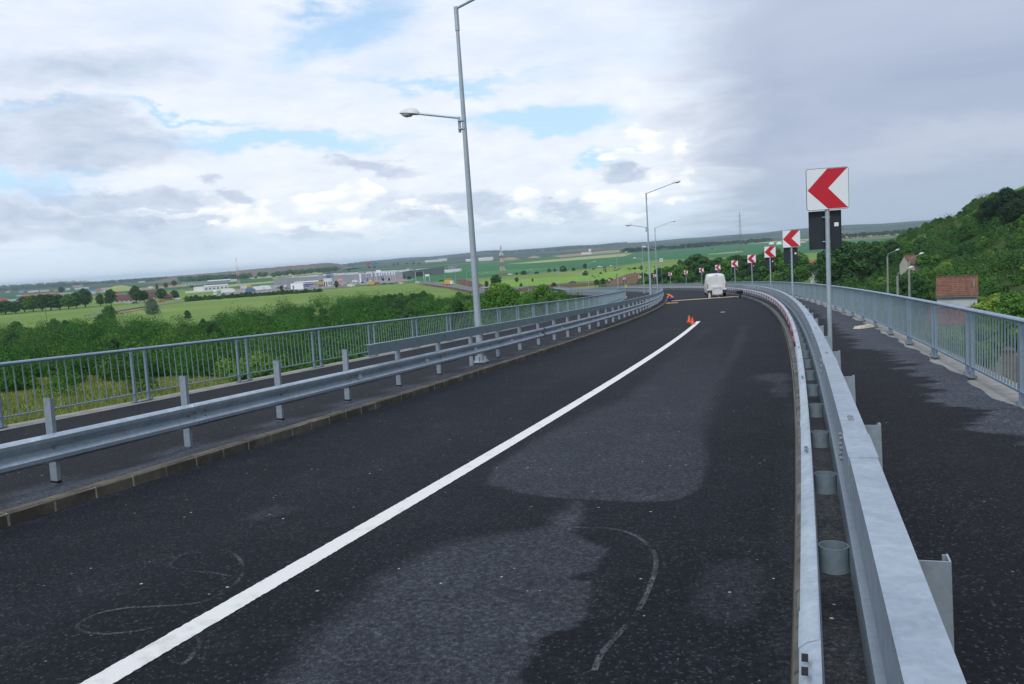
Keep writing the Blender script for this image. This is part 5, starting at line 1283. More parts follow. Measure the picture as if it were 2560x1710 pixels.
# far right and centre buildings
house(1085, 655, 82, 40, 11, 0, .08, M_WALLW, M_ROOFW, 'large distant white factory hall beyond the teal field', z=0)
house(1108, 653, 40, 30, 14, 0, .08, M_WALLW, M_ROOFW, 'taller right part of the distant white factory hall', z=0)
house(1050, 656, 40, 20, 5, 1, .05, M_CLAD, M_ROOFY, 'distant grey shed left of the white factory hall', z=0)
house(1172, 654, 18, 12, 5, 3, .05, M_WALLW, M_ROOFW, 'distant white barn left of the near lamp pole', z=0)
house(1206, 652.5, 22, 14, 6, 3.5, .05, M_WALLW, M_ROOFW, 'distant white house right of the near lamp pole', z=0)
house(1221, 651.5, 30, 14, 8, 2, .05, M_WALLW, M_ROOFW, 'distant long white roof behind the white house', z=0)
house(1150, 646, 34, 16, 5, 2, .05, M_WALLC, M_ROOFO, 'distant cream sheds in front of the wooded belt', z=0)
house(1320, 637, 40, 22, 12, 0, 0, M_WALLW, M_ROOFW, 'distant pale building at the quarry', z=0)
house(1415, 628, 44, 30, 24, 0, 0, M_WALLW, M_ROOFW, 'pair of distant pale tower blocks near the horizon', z=0)
house(1466, 636, 30, 30, 6, 2, 0, M_WALLW, M_ROOFO, 'small distant red-roofed depot beside the white tower', z=0)
house(1475, 634.5, 8, 8, 15, 0, 0, M_WALLW, M_ROOFW, 'slim white silo tower beyond the yellow strip', z=0)
house(2008, 606.5, 11, 8, 3, 1.5, .05, M_WALLW, M_ROOFR, 'long white barn with a red roof right of the two pale domes', z=0)
for x, lab in ((1929, 'left of two pale domed polytunnels in the far field'), (1948, 'right of two pale domed polytunnels in the far field')):
    p = gp(x, 611); mb = MB(); n = 16; mb.loft([[(p.x + 6.2 * f * math.cos(2 * math.pi * k / n), p.y + 7 * f * math.sin(2 * math.pi * k / n), z) for k in range(n)] for f, z in ((1, -.2), (.92, 2), (.7, 3.5), (.35, 4.5), (.05, 4.9))])
    tag(mb.obj('polytunnel', M_WALLW, None, p, smooth=True), lab, 'polytunnel', 'pale domes in the far field')
p = gp(1135, 676); mb = MB(); mb.tube(p + Vector((0, 0, -.2)), p + Vector((0, 0, 6.2)), 8.0, n=28); o_ = mb.obj('storage_tank', M_STEEL2, None, p, smooth=True); tag(o_, 'round grey steel tank right of the retail hall', 'storage tank')
for k, (x, m_, w) in enumerate(((1118, M_TW, 9), (1127, M_TW, 7), (1131.5, M_TR, 2.6), (1138, M_TW, 6), (1144, M_TW, 6), (1150, M_WALLC, 5))):
    p = gp(x, 681.5 - k * .55); mb = MB(); mb.box((p.x, p.y, 1.7), (w, 2.6, 3.4), .1); mb.box((p.x, p.y, 3.45), (w * .98, 2.4, .1), .1)
    tag(mb.obj('container', m_, None, p), ('red' if m_ is M_TR else 'white') + ' storage container in the row right of the retail hall', 'container', 'containers right of the retail hall')

# red and white lattice masts
M_MR = mat('mast_red', (.48, .07, .05), .6); M_MW = mat('mast_white', (.62, .62, .62), .6)
def mast(px, py, H, wb, lab, rz=.3, bands=7, plat=()):
    p = gp(px, py); root = thing('lattice_mast', lab, 'mast', p, rz)
    for b in range(bands):
        mb = MB(); z0 = H * b / bands; z1 = H * (b + 1) / bands
        wf = lambda z: wb * (1 - z / H * .93) if z < H * .62 else wb * (1 - .62 * .93) * (1 - (z - H * .62) / (H * .38) * .7)
        n = 3 if b < bands - 1 else 2
        for k in range(n):
            a = z0 + (z1 - z0) * k / n; c = z0 + (z1 - z0) * (k + 1) / n; wa = wf(a) / 2; wc = wf(c) / 2; r = .007 * wb + .025
            ca = [(-wa, -wa, a), (wa, -wa, a), (wa, wa, a), (-wa, wa, a)]; cc = [(-wc, -wc, c), (wc, -wc, c), (wc, wc, c), (-wc, wc, c)]
            for i in range(4):
                j = (i + 1) % 4
                mb.tube(ca[i], cc[i], r * 1.2, n=4, cap=False); mb.tube(ca[i], cc[j], r * .7, n=4, cap=False); mb.tube(ca[j], cc[i], r * .7, n=4, cap=False); mb.tube(cc[i], cc[j], r * .7, n=4, cap=False)
        mb.obj('lattice_band', M_MR if b % 2 == 0 else M_MW, root, (0, 0, 0))
    for z in plat:
        mb = MB(); w = wb * .45; mb.box((0, 0, z), (w * 1.6, w * 1.6, .3))
        for a in range(6): mb.box((math.cos(a) * w * .8, math.sin(a) * w * .8, z + 1.0), (.4, .4, 2.0))
        mb.obj('antenna_platform', M_MW, root, (0, 0, 0))
    return root
mast(598, 723, 33, 3.8, 'red and white lattice mast at left beside the white hall', plat=(20.5,))
mast(1256.5, 687, 26, 4.2, 'red and white lattice mast right of the near lamp pole', plat=(17.5,))
# transmission pylons far away
M_PYL = mat('pylon_grey', (.16, .17, .18), .8)
for x, y, H, lab in ((1852.5, 640, 45, 'tall thin dark pylon in the teal field right of centre'), (158, 716, 25, 'tiny pylon on the skyline at far left'), (264, 703, 22, 'tiny pylon above the left tree belt'), (377, 697, 22, 'tiny pylon left of the landfill hill'), (2331, 578, 38, 'thin pylon on the skyline beside the wooded hill'), (1178, 641, 30, 'thin mast on the skyline left of the near lamp pole')):
    p = gp(x, y); root = thing('pylon', lab, 'pylon', p, .4, 'far pylons on the plain'); mb = MB(); r = p.length * .00011 + .04
    for sx in (-1, 1):
        for sy in (-1, 1): mb.tube((sx * H * .035, sy * H * .035, 0), (sx * .2, sy * .2, H), r, r * .6, n=4)
    for k in range(1, 7): w = H * .035 * (1 - k / 7); mb.tube((-w, -w, H * k / 7), (w, w, H * (k + 1) / 7.5), r * .5, n=4); mb.tube((w, -w, H * k / 7), (-w, w, H * (k + 1) / 7.5), r * .5, n=4)
    mb.obj('tower', M_PYL, root, (0, 0, 0)); mb = MB()
    for z, w in ((.68, .12), (.8, .16), (.92, .10)): mb.tube((-H * w, 0, H * z), (H * w, 0, H * z), r * .8, n=4)
    mb.obj('crossarm', M_PYL, root, (0, 0, 0))
# wooden poles in the scrub and fence stakes
M_WOOD = mat('weathered_wood', (.14, .11, .08), .9)
for x, y, H, lab in ((119, 817, 9, 'old wooden pole standing in the scrub at left'), (470, 731, 12, 'thin pole in the field left of the white hall')):
    p = on_ground(x, y); mb = MB(); mb.tube(p - Vector((0, 0, .3)), p + Vector((0, 0, H)), .16, .11, n=8); mb.box(tuple(p + Vector((0, 0, H - .5))), (1.5, .12, .14)); tag(mb.obj('wooden_pole', M_WOOD, None, p), lab, 'pole')
M_STAKE = mat('pale_stake', (.50, .48, .42), .9)
for k in range(44):
    x = 1330 + k * 3.2; y = 683 + k * .15 - .004 * k * k; p = gp(x, y + (k > 20) * (k - 20) * .25); mb = MB(); mb.tube(p, p + Vector((0, 0, 1.9)), .07, n=5); mb.tube(p + Vector((0, 0, 1.88)), p + Vector((0, 0, 1.95)), .07, .02, n=5); tag(mb.obj('fence_stake', M_STAKE, None, p), 'one of the pale stakes lining the meadow below the teal field', 'stake', 'stakes along the meadow')
# concrete street lamps of the village
M_CPOLE = mat('concrete_pole', (.30, .31, .30), .9, 0, (.22, .23, .22), 2)
def village_lamp(px, py, D, topy, lab):
    d = ray(px, py); t = D / d.y; p = Vector((d.x * t, D, H0 + d.z * t)); dt = ray(px, topy); ht = (H0 + dt.z * D / dt.y) - p.z
    zb = tz(p.x, p.y); hb = ht + p.z - zb
    root = thing('street_lamp', lab, 'street lamp', (p.x, p.y, zb), 0, 'concrete street lamps of the village')
    mb = MB(); rings = [[(x * w, y * w * .7, z) for x, y in ((-1, -1), (1, -1), (1, 1), (-1, 1))] for z, w in ((-.3, .125), (hb, .09))]; mb.loft(rings); mb.obj('pole', M_CPOLE, root, (0, 0, 0))
    mb = MB(); mb.tube((.05, 0, hb - .3), (.1, 0, hb + .35), .04, n=6); mb.tube((.1, 0, hb + .35), (1.3, -.1, hb + .8), .035, n=6); mb.obj('arm', M_STEEL2, root, (0, 0, 0))
    h = MB(); gb = MB(); lamp_head(h, gb, Vector((1.2, -.1, hb + .78)), Vector((1, 0, .3)), .6); hd = h.obj('lamp_head', M_HEAD, root, (0, 0, 0), smooth=True); gb.obj('glass_bowl', M_BOWL, hd, (0, 0, 0), smooth=True)
village_lamp(2219, 690, 118, 641, 'leftmost concrete lamp of the village, above the dark bushes')
village_lamp(2273, 712, 96, 654, 'tallest concrete lamp, in front of the vine-covered house')
village_lamp(2244, 742, 88, 690, 'nearest concrete lamp, its foot hidden by the right railing')
# ------------------------------------------------------------------ village houses on the right
def tile_mat(name, a, b, sx, sy):
    m = bpy.data.materials.new(name); m.use_nodes = True; t = m.node_tree; p = t.nodes['Principled BSDF']; q = G(t)
    vec = t.nodes.new('ShaderNodeTexCoord').outputs['Object']; x, y, z = q.sep(vec)
    row = q.m('FRACT', q.m('MULTIPLY', z, sy)); colm = q.m('FRACT', q.m('MULTIPLY', x, sx))
    cell = q.comb(q.m('FLOOR', q.m('MULTIPLY', x, sx)), q.m('FLOOR', q.m('MULTIPLY', z, sy)), 0.0)
    wn_ = t.nodes.new('ShaderNodeTexWhiteNoise'); t.links.new(cell, wn_.inputs[0])
    f = q.m('ADD', q.m('MULTIPLY', wn_.outputs[0], .45), q.m('MULTIPLY', q.noise(vec, 1.2, 5, .6), .6))
    c = q.mix(q.ramp(f, [(.25, 0.0), (.8, 1.0)]), a, b)
    c = q.mix(q.m('LESS_THAN', row, .14), c, tuple(v * .30 for v in a)); c = q.mix(q.m('MULTIPLY', q.m('LESS_THAN', colm, .12), .5), c, tuple(v * .4 for v in a))
    t.links.new(c, p.inputs['Base Color']); p.inputs['Roughness'].default_value = .85
    return m
M_TILE = tile_mat('old_clay_tiles', (.110, .048, .030), (.190, .090, .058), 3.3, 4.6); M_TILER = tile_mat('red_metal_tiles', (.22, .04, .045), (.28, .06, .06), 3.5, 4.2)
M_PLAST = mat('white_plaster', (.50, .52, .55), .9, 0, (.38, .40, .42), .8)
def village_house(px, D, wpx, ytop, yeave, wall_m, roof_m, lab, rz=0.0, below=4.0, chim=True, extra=None):
    """house whose roof front spans ytop..yeave at distance D"""
    x0 = ray(px, (ytop + yeave) / 2); w = wpx / FPX * D * 1.02
    zt = H0 + ray(px, ytop).z * (D + 1.6) / ray(px, ytop).y; ze = H0 + ray(px, yeave).z * D / ray(px, yeave).y
    X = x0.x * D / x0.y; rh = zt - ze; run = max(2.0, rh * 1.25); zg = min(tz(X, D), tz(X, D + 5), ze - below)
    rz = rz - math.atan2(X, D); root = thing('house', lab, 'house', (X, D, zg), rz); e = ze - zg
    mb = MB(); mb.box((0, run, e / 2), (w * .95, run * 1.8, e)); mb.add([(s_ * w * .475, y, z) for s_ in (-1, 1) for y, z in ((run * .1, e), (run * 1.9, e), (run, e + rh * .93))], [(0, 2, 1), (3, 4, 5), (0, 3, 5, 2), (1, 2, 5, 4)]); mb.obj('wall', wall_m, root, (0, 0, 0))
    mb = MB(); t = .10
    for y0, y1 in ((0, run), (2 * run, run)):
        V = [(-w / 2, y0, e), (w / 2, y0, e), (w / 2, y1, e + rh), (-w / 2, y1, e + rh)]; mb.add(V + [(x, y, z + t) for x, y, z in V], [(0, 1, 5, 4), (4, 5, 6, 7), (2, 3, 7, 6), (1, 2, 6, 5), (0, 4, 7, 3), (0, 3, 2, 1)])
    rf = mb.obj('roof', roof_m, root, (0, 0, 0))
    mb = MB(); mb.tube((-w / 2, run, e + rh + t), (w / 2, run, e + rh + t), .09, n=6); mb.obj('ridge_tiles', roof_m, rf, (0, 0, 0))
    if chim: mb = MB(); mb.box((w * .40, run * .45, e + rh * .62), (.16, .16, rh * .55)); mb.obj('vent_pipe', M_CONC, rf, (0, 0, 0))
    mb = MB(); mb.box((0, -.03, e - .06), (w, .09, .08)); mb.obj('gutter', M_STEEL2, rf, (0, 0, 0))
    return root, w, e, run
village_house(2392, 104, 92, 694, 741, M_PLAST, M_TILE, 'white plastered house with an old brown clay tile roof behind the right railing')
village_house(2366, 86, 92, 772, 812, M_WALLC, M_TILER, 'low outbuilding with a bright red tiled roof seen through the railing', rz=-.12, below=3, chim=False)
village_house(2478, 84, 30, 783, 800, M_WALLC, M_ROOFR, 'small red-roofed lean-to behind the vines seen through the railing', below=2.2, chim=False)
village_house(2287, 176, 27, 638, 661, M_WALLC, M_TILE, 'small yellow-walled house with a brown roof half covered in vines', rz=.45, below=3, chim=False)
village_house(2036, 300, 21, 652, 664, M_WALLW, M_ROOFO, 'tiny distant house with an orange roof beside the bright meadow', below=3, chim=False)
D = 70; a = ray(2500, 880); X = a.x * D / a.y; zt_ = H0 + ray(2500, 877).z * D / ray(2500, 877).y; zg = min(tz(X, D), zt_ - 2.4)
br_ = thing('brick_shed', 'ruined brick shed with a pale door seen through the right railing', 'shed', (X, D, zg), -math.atan2(X, D))
mb = MB(); hh_ = zt_ - zg; mb.box((0, 1.2, hh_ / 2), (2.3, 2.4, hh_)); mb.box((1.5, 1.0, hh_ * .42), (.8, 2.0, hh_ * .84))
bm_ = tile_mat('rough_bricks', (.16, .085, .065), (.26, .20, .16), 4, 9); mb.obj('wall', bm_, br_, (0, 0, 0)); mb = MB(); mb.box((-.1, -.04, hh_ * .45), (.42, .06, hh_ * .72)); mb.obj('door', M_CONC, br_, (0, 0, 0)); mb = MB(); mb.box((0, 1.1, hh_ + .04), (2.4, 2.6, .08)); mb.obj('roof', M_ROOFD, br_, (0, 0, 0))
# earth track up to the vine house
tr = MB(); L_ = [(2330, 758, 16), (2318, 742, 15), (2308, 728, 13), (2300, 716, 9), (2297, 706, 5)]
rings = []
for x, y, w in L_:
    l = on_ground(x - w, y); r_ = on_ground(x + w, y); rings.append([(l.x, l.y, l.z + .12), ((l.x + r_.x) / 2, (l.y + r_.y) / 2, (l.z + r_.z) / 2 + .25), (r_.x, r_.y, r_.z + .12)])
tr.loft(rings, False, False); tag(tr.obj('earth_track', mat('track_soil', (.22, .13, .075), .95, 0, (.15, .085, .05), 1.5, bump=.4)), kind='structure')
# small white sign on the meadow beyond the bend
D_ = 262; a = ray(1653, 650); X_ = a.x * D_ / a.y; zc = H0 + a.z * D_ / a.y; zb = tz(X_, D_)
root = thing('small_sign', 'small square white sign with a dark emblem on a thin post', 'road sign', (X_, D_, zb)); mb = MB(); mb.tube((0, 0, -.2), (0, 0, zc - zb), .04, n=6); mb.obj('post', M_POLE, root, (0, 0, 0)); mb = MB(); mb.box((0, 0, zc - zb), (1.02, .04, 1.05)); pl_ = mb.obj('plate', M_SIGNW, root, (0, 0, 0)); mb = MB(); mb.box((0, -.03, zc - zb), (.40, .02, .46)); pl2 = mb.obj('emblem', M_CLADD, pl_, (0, 0, 0))
# ------------------------------------------------------------------ foliage
def leaf_mat(name, a, b, c, scale=.6, trans=.14, lit=1.0):
    m = bpy.data.materials.new(name); m.use_nodes = True; t = m.node_tree; p = t.nodes['Principled BSDF']; q = G(t)
    geo = t.nodes.new('ShaderNodeNewGeometry'); pos = geo.outputs['Position']
    at = t.nodes.new('ShaderNodeAttribute'); at.attribute_name = 'tint'
    n = q.noise(pos, scale, 4, .6); col_ = q.mix(q.ramp(n, [(.36, 0.0), (.64, 1.0)]), a, b)
    col_ = q.mix(q.ramp(at.outputs['Fac'], [(.55, 0.0), (1.0, 1.0)]), col_, c)
    v = q.m('ADD', q.m('MULTIPLY', q.m('FRACT', q.m('MULTIPLY', at.outputs['Fac'], 7.31)), .7), .65)
    col_ = q.mix(1.0, col_, q.comb(v, v, v), 'MULTIPLY')
    t.links.new(col_, p.inputs['Base Color']); p.inputs['Roughness'].default_value = .6; p.inputs['Specular IOR Level'].default_value = .12
    tb = t.nodes.new('ShaderNodeBsdfTranslucent'); t.links.new(col_, tb.inputs[0]); mx = t.nodes.new('ShaderNodeMixShader'); mx.inputs[0].default_value = trans
    t.links.new(p.outputs[0], mx.inputs[1]); t.links.new(tb.outputs[0], mx.inputs[2]); t.links.new(mx.outputs[0], t.nodes['Material Output'].inputs[0])
    return m
M_LEAF = leaf_mat('leaves_mid', (.050, .145, .024), (.085, .205, .034), (.15, .27, .05))
M_LEAFD = leaf_mat('leaves_dark', (.028, .088, .024), (.052, .130, .033), (.085, .165, .045))
M_LEAFB = leaf_mat('leaves_blackish', (.016, .042, .020), (.028, .060, .026), (.035, .07, .03))
M_LEAFY = leaf_mat('leaves_yellow_green', (.12, .23, .03), (.18, .28, .045), (.25, .32, .07))
M_WILLOW = leaf_mat('leaves_silver', (.10, .15, .10), (.14, .19, .125), (.18, .22, .15))
M_SCRUB = leaf_mat('leaves_scrub', (.019, .080, .010), (.052, .160, .018), (.13, .24, .035), scale=.10)
M_SCRUBR = leaf_mat('leaves_scrub_hill', (.028, .088, .020), (.065, .155, .030), (.13, .15, .05), scale=.07)
M_BARK = mat('bark', (.09, .065, .045), .95, 0, (.05, .038, .028), 6, bump=.5)
nr = np.random.default_rng(7)
def leaves(pos, nrm, size, tint, aspect=1.7):
    """triangular leaves: positions, outward directions, sizes -> verts, tint per face"""
    n = len(pos); d = nrm + nr.normal(0, .38, (n, 3)); d /= np.linalg.norm(d, axis=1)[:, None] + 1e-9
    a = np.cross(d, nr.normal(0, 1, (n, 3))); a /= np.linalg.norm(a, axis=1)[:, None] + 1e-9; b = np.cross(d, a)
    s = size[:, None]
    V = np.stack([pos - a * s * .55, pos + a * s * .55, pos + b * s * aspect * .6 + d * s * .12], 1)
    return V.reshape(-1, 3), tint
def tri_mesh(name, V, T, m):
    n = len(V) // 3; me = bpy.data.meshes.new(name); me.vertices.add(len(V)); me.vertices.foreach_set('co', V.astype(np.float32).ravel())
    me.loops.add(len(V)); me.loops.foreach_set('vertex_index', np.arange(len(V), dtype=np.int32)); me.polygons.add(n)
    me.polygons.foreach_set('loop_start', np.arange(0, len(V), 3, dtype=np.int32)); me.polygons.foreach_set('loop_total', np.full(n, 3, dtype=np.int32))
    me.update(); at = me.attributes.new('tint', 'FLOAT', 'FACE'); at.data.foreach_set('value', T.astype(np.float32)); me.materials.append(m); return me
def lobes_cloud(C, Rr, n_each, lsize, tint_l, squash=.8, low=-.35):
    """leaves on the shells of many lobes; C (k,3), Rr (k,)"""
    k = len(C); tot = k * n_each; d = nr.normal(0, 1, (tot, 3)); d[:, 2] = np.abs(d[:, 2]) * np.where(nr.random(tot) < .72, 1, low); d /= np.linalg.norm(d, axis=1)[:, None]
    r = nr.uniform(.74, 1.03, tot) ** 1.0; i = np.repeat(np.arange(k), n_each)
    bump = 1 + .16 * np.sin(d[:, 0] * 7 + i) * np.cos(d[:, 1] * 6 + i * 1.7)
    pos = C[i] + d * (Rr[i] * r * bump)[:, None] * np.array([1, 1, squash]); t = np.clip(tint_l[i] * .8 + nr.uniform(0, .4, tot) * .5, 0, 1)
    return leaves(pos, d, np.full(tot, 1.0) * (lsize[i] if hasattr(lsize, '__len__') else lsize) * nr.uniform(.7, 1.3, tot), t)
def make_tree(H=10., W=8., trunk=.22, nl=26, n_each=230, ls=.34, m=None, seed=0, shape='round', label='x'):
    """a tree of about H metres: tapered trunk, limbs, lobed crown"""
    rg = np.random.default_rng(seed); root = thing('broadleaf_tree', label, 'tree')
    cb = H * trunk; C = []; Rr = []
    for k in range(nl):
        t = (k + .5) / nl; z = cb + (H - cb) * t
        if shape == 'round': prof = math.sin(math.pi * min(1, t * .86 + .14)) ** .7
        elif shape == 'cone': prof = (1 - t) ** .8 * .95 + .08
        else: prof = math.sin(math.pi * (t * .7 + .25)) ** .5
        rad = W / 2 * prof; a = k * 2.39996 + rg.uniform(-.4, .4); rr_ = rad * rg.uniform(.35, .78); lr = max(.5, W * .17 * rg.uniform(.75, 1.3)) * (.6 + .4 * prof)
        C.append((math.cos(a) * rr_, math.sin(a) * rr_, z - lr * .3)); Rr.append(lr)
    C = np.array(C); Rr = np.array(Rr); tl = rg.uniform(0, 1, nl)
    V, T = lobes_cloud(C, Rr, n_each, ls, tl)
    me = tri_mesh('crown', V, T, m or M_LEAF); link('crown', me, root)
    mb = MB(); n = 8; base = .028 * H; rings = []
    for t in (0, .25, .5, .8): rings.append([(math.cos(2 * math.pi * k / n) * base * (1 - t) + .15 * math.sin(t * 5 + seed) * t, math.sin(2 * math.pi * k / n) * base * (1 - t), H * t * .9 - (.4 if t == 0 else 0)) for k in range(n)])
    mb.loft(rings)
    for k in range(0, nl, 3):
        z = max(cb * .9, C[k][2] * .6); mb.tube((0, 0, z), tuple(C[k]), base * .38, base * .1, n=5, cap=False)
    mb.obj('trunk', M_BARK, root, (0, 0, 0), smooth=True)
    return root
PROTO = {}
def tree_proto(key):
    if key in PROTO: return PROTO[key], True
    K = dict(round=dict(m=M_LEAF, seed=1, n_each=230), round2=dict(m=M_LEAF, seed=2, W=9, n_each=230), dark=dict(m=M_LEAFD, seed=3, W=8.5, n_each=230), dark2=dict(m=M_LEAFD, seed=4, W=7, n_each=230, shape='oval'), black=dict(m=M_LEAFB, seed=5, W=10.5, nl=46, n_each=300, trunk=.12, ls=.30),
             yellow=dict(m=M_LEAFY, seed=6, W=8, n_each=230), willow=dict(m=M_WILLOW, seed=7, W=10.5, trunk=.05, nl=40, ls=.28), cone=dict(m=M_LEAFD, seed=8, W=4, shape='cone'), poplar=dict(m=M_LEAFD, seed=9, W=3.2, shape='oval', nl=22, trunk=.06),
             shrub=dict(m=M_LEAF, seed=10, W=12, trunk=.02, nl=30, n_each=200, ls=.45), shrubd=dict(m=M_LEAFD, seed=11, W=12, trunk=.02, nl=30, n_each=200, ls=.45), shruby=dict(m=M_LEAFY, seed=12, W=12, trunk=.02, nl=30, n_each=200, ls=.45))[key]
    PROTO[key] = make_tree(**K); return PROTO[key], False
def tree(kind, p, H, lab, grp, sxy=1.0, name=None):
    o, used = tree_proto(kind)
    if used: o = copy_tree(o)
    o.location = p; s = H / 10.0; o.scale = (s * sxy, s * sxy, s); o.rotation_euler = (0, 0, rnd.uniform(0, 6.28)); tag(o, lab, 'bush' if 'shrub' in kind else 'tree', grp)
    if 'shrub' in kind: o.name = 'bush'
    return o
def tpx(kind, x, yb, hpx, wpx, lab, grp):
    p = on_ground(x, yb); D_ = p.y; H = hpx / FPX * D_; w0 = dict(round=8, round2=9, dark=8.5, dark2=7, black=10.5, yellow=8, willow=10.5, cone=4, poplar=3.2, shrub=12, shrubd=12, shruby=12)[kind] / 10
    return tree(kind, p - Vector((0, 0, .1 * H / 10)), H, lab, grp, (wpx / FPX * D_) / (H * w0) if wpx else 1.0)
GA = 'dark trees lining the far side of the left scrub'
for k, (x, yb, h, w, kd) in enumerate(((-12, 787, 40, 50, 'dark'), (14, 786, 34, 44, 'dark2'), (40, 784, 30, 40, 'dark'), (62, 780, 38, 40, 'dark'), (84, 779, 41, 46, 'round2'), (106, 778, 42, 42, 'dark'), (128, 776, 40, 44, 'dark2'), (150, 774, 38, 42, 'dark'), (172, 773, 37, 42, 'round'), (192, 771, 40, 36, 'dark'), (214, 768, 46, 46, 'dark'))):
    tpx(kd, x, yb, h, w, ['leftmost dark tree, cut by the picture edge', 'low dark tree in front of the red arched shed', 'dark tree in front of the small blue stall', 'dark tree left of the long red-brown barns', 'lighter rounded tree in the dark row at left', 'tall dark tree in the middle of the left row', 'broad dark tree below the second long barn', 'dark tree below the lilac-grey stable', 'greener tree right of middle in the left row', 'narrow dark tree second from the right of the row', 'tallest tree at the right end of the dark row'][k], GA)
GB = 'trees around the dark-roofed inn'
for x, yb, h, w, kd, lab in ((252, 765, 30, 24, 'dark', 'dark tree left of the inn'), (278, 764, 40, 32, 'dark2', 'tree in front of the inn covering its left end'), (341, 757, 42, 36, 'dark', 'tallest tree between the two inn roofs'), (361, 755, 28, 26, 'dark2', 'lower tree right of the tallest one at the inn'), (405, 751, 30, 30, 'dark', 'dark tree right of the second inn roof'), (438, 748, 22, 24, 'dark2', 'tree at the right end of the inn row'),
    (393, 723, 13, 8, 'poplar', 'slim dark tree in the field above the inn'), (415, 721, 14, 14, 'dark', 'round dark tree in the field above the inn'), (436, 716, 15, 17, 'dark', 'largest round dark tree in the field above the inn'), (154, 732, 15, 18, 'dark', 'round dark tree between the white sheds at far left'),
    (382, 786, 40, 42, 'willow', 'big round silver-green willow on the meadow'), (276, 806, 42, 42, 'round2', 'olive-green tree at the scrub edge left of the willow'), (470, 800, 24, 18, 'dark2', 'small dark tree on the scrub edge right of the willow'), (842, 721, 19, 13, 'dark', 'lone round tree beside the plain road in front of the hall'),
    (704, 727, 13, 12, 'dark', 'small tree beside the filling station kiosk'), (1012, 699, 12, 6, 'cone', 'small dark conifer at the corner of the retail hall'), (1023, 699, 9, 14, 'shrubd', 'bushy clump beside the small conifer at the hall corner'), (958, 703, 8, 8, 'dark', 'small tree under the banners'), (973, 703, 8, 7, 'dark', 'second small tree under the banners')):
    tpx(kd, x, yb, h, w, lab, GB if x < 450 else 'scattered trees near the retail hall')
GC = 'bushes of the hedge along the plain road'
for k in range(30):
    x = 468 + k * 11.4; yb = 753.5 - (x - 468) * .0725 + rnd.uniform(-.6, .6); h = rnd.uniform(8, 13) * (1.15 if k < 6 else 1) * (.75 if k > 24 else 1)
    tpx('shrubd' if k % 4 else 'shrub', x, yb, h, rnd.uniform(15, 21), 'one of the dark bushes of the hedge along the plain road', GC)
GD = 'distant trees dotted over the far fields'
for x, yb, h, w in ((605, 694, 7, 9), (640, 697, 6, 8), (701, 690, 8, 9), (717, 688.5, 9, 9), (770, 683.5, 7, 7), (779, 683, 7, 8), (792, 681, 5, 7), (821, 679.5, 7, 8), (842, 677, 6, 8), (862, 675, 6, 8), (873, 680, 5, 5), (923, 671, 5, 9), (936, 670.5, 5, 9), (985, 664.5, 6, 8), (994, 663.5, 6, 7), (1017, 661.5, 5, 7), (1034, 661, 6, 7), (1048, 660, 4, 9), (1160, 669, 4, 3), (480, 719, 5, 9), (497, 704, 4, 20), (530, 701, 4, 12), (585, 697, 5, 8), (2150, 593, 4, 8), (1865, 612, 6, 8), (1780, 624, 4, 4), (1610, 625, 5, 8)):
    tpx('dark', x, yb, h, w, 'one of the small round trees dotted over the far fields', GD)
# belts of trees: nobody could count them
def belt(name, pts, hgt, wid, m, step, lsz, lab):
    C = []; Rr = []; 
    for i in range(len(pts) - 1):
        a, b = gp(*pts[i]), gp(*pts[i + 1]); a.z = tz(a.x, a.y); b.z = tz(b.x, b.y); n = max(1, int((b - a).length / step))
        for k in range(n):
            t = (k + rnd.random()) / n; p = a.lerp(b, t); r = hgt * rnd.uniform(.38, .60); C.append((p.x + rnd.uniform(-wid, wid) * .5, p.y + rnd.uniform(-wid, wid) * .5, tz(p.x, p.y) + hgt * rnd.uniform(.30, .62))); Rr.append(r)
    C = np.array(C); Rr = np.array(Rr); V, T = lobes_cloud(C, Rr, 46, lsz, nr.uniform(0, 1, len(C)), .9)
    o = link(name, tri_mesh(name, V, T, m)); return tag(o, lab, 'trees', None, 'stuff')
belt('tree_belt', [(440, 703), (520, 703), (620, 698), (720, 690), (800, 682), (850, 676)], 13, 20, M_LEAFD, 7, 3.0, 'dark belt of woodland along the foot of the landfill hill')
belt('tree_belt', [(-60, 732), (0, 729), (90, 723), (180, 716), (250, 711), (330, 705), (440, 700)], 15, 60, M_LEAFD, 6, 3.0, 'long dark belt of woodland on the skyline at left')
belt('tree_belt', [(-60, 729), (40, 724), (150, 718), (200, 714)], 24, 60, M_LEAFD, 12, 3.5, 'taller trees rising over the left skyline belt')
belt('tree_belt', [(1090, 648), (1180, 643), (1270, 640), (1380, 633), (1480, 626), (1560, 620)], 15, 90, M_LEAFD, 10, 4, 'hazy belt of trees beyond the factory hall and the quarry')
belt('tree_belt', [(1560, 633), (1640, 626), (1720, 621), (1790, 614.5), (1880, 608), (1925, 604)], 12, 20, M_LEAFB, 6, 3, 'dark thin hedgerow crossing the far fields right of centre')
belt('tree_belt', [(2080, 600), (2160, 594), (2240, 588), (2290, 584)], 12, 25, M_LEAFB, 6, 3, 'dark hedgerow crossing the far fields at right')
belt('tree_belt', [(860, 668), (930, 661), (1000, 655), (1060, 650)], 11, 120, M_LEAFD, 10, 4, 'hazy trees beyond the retail hall')
GE = 'trees and bushes of the meadow below the teal field'
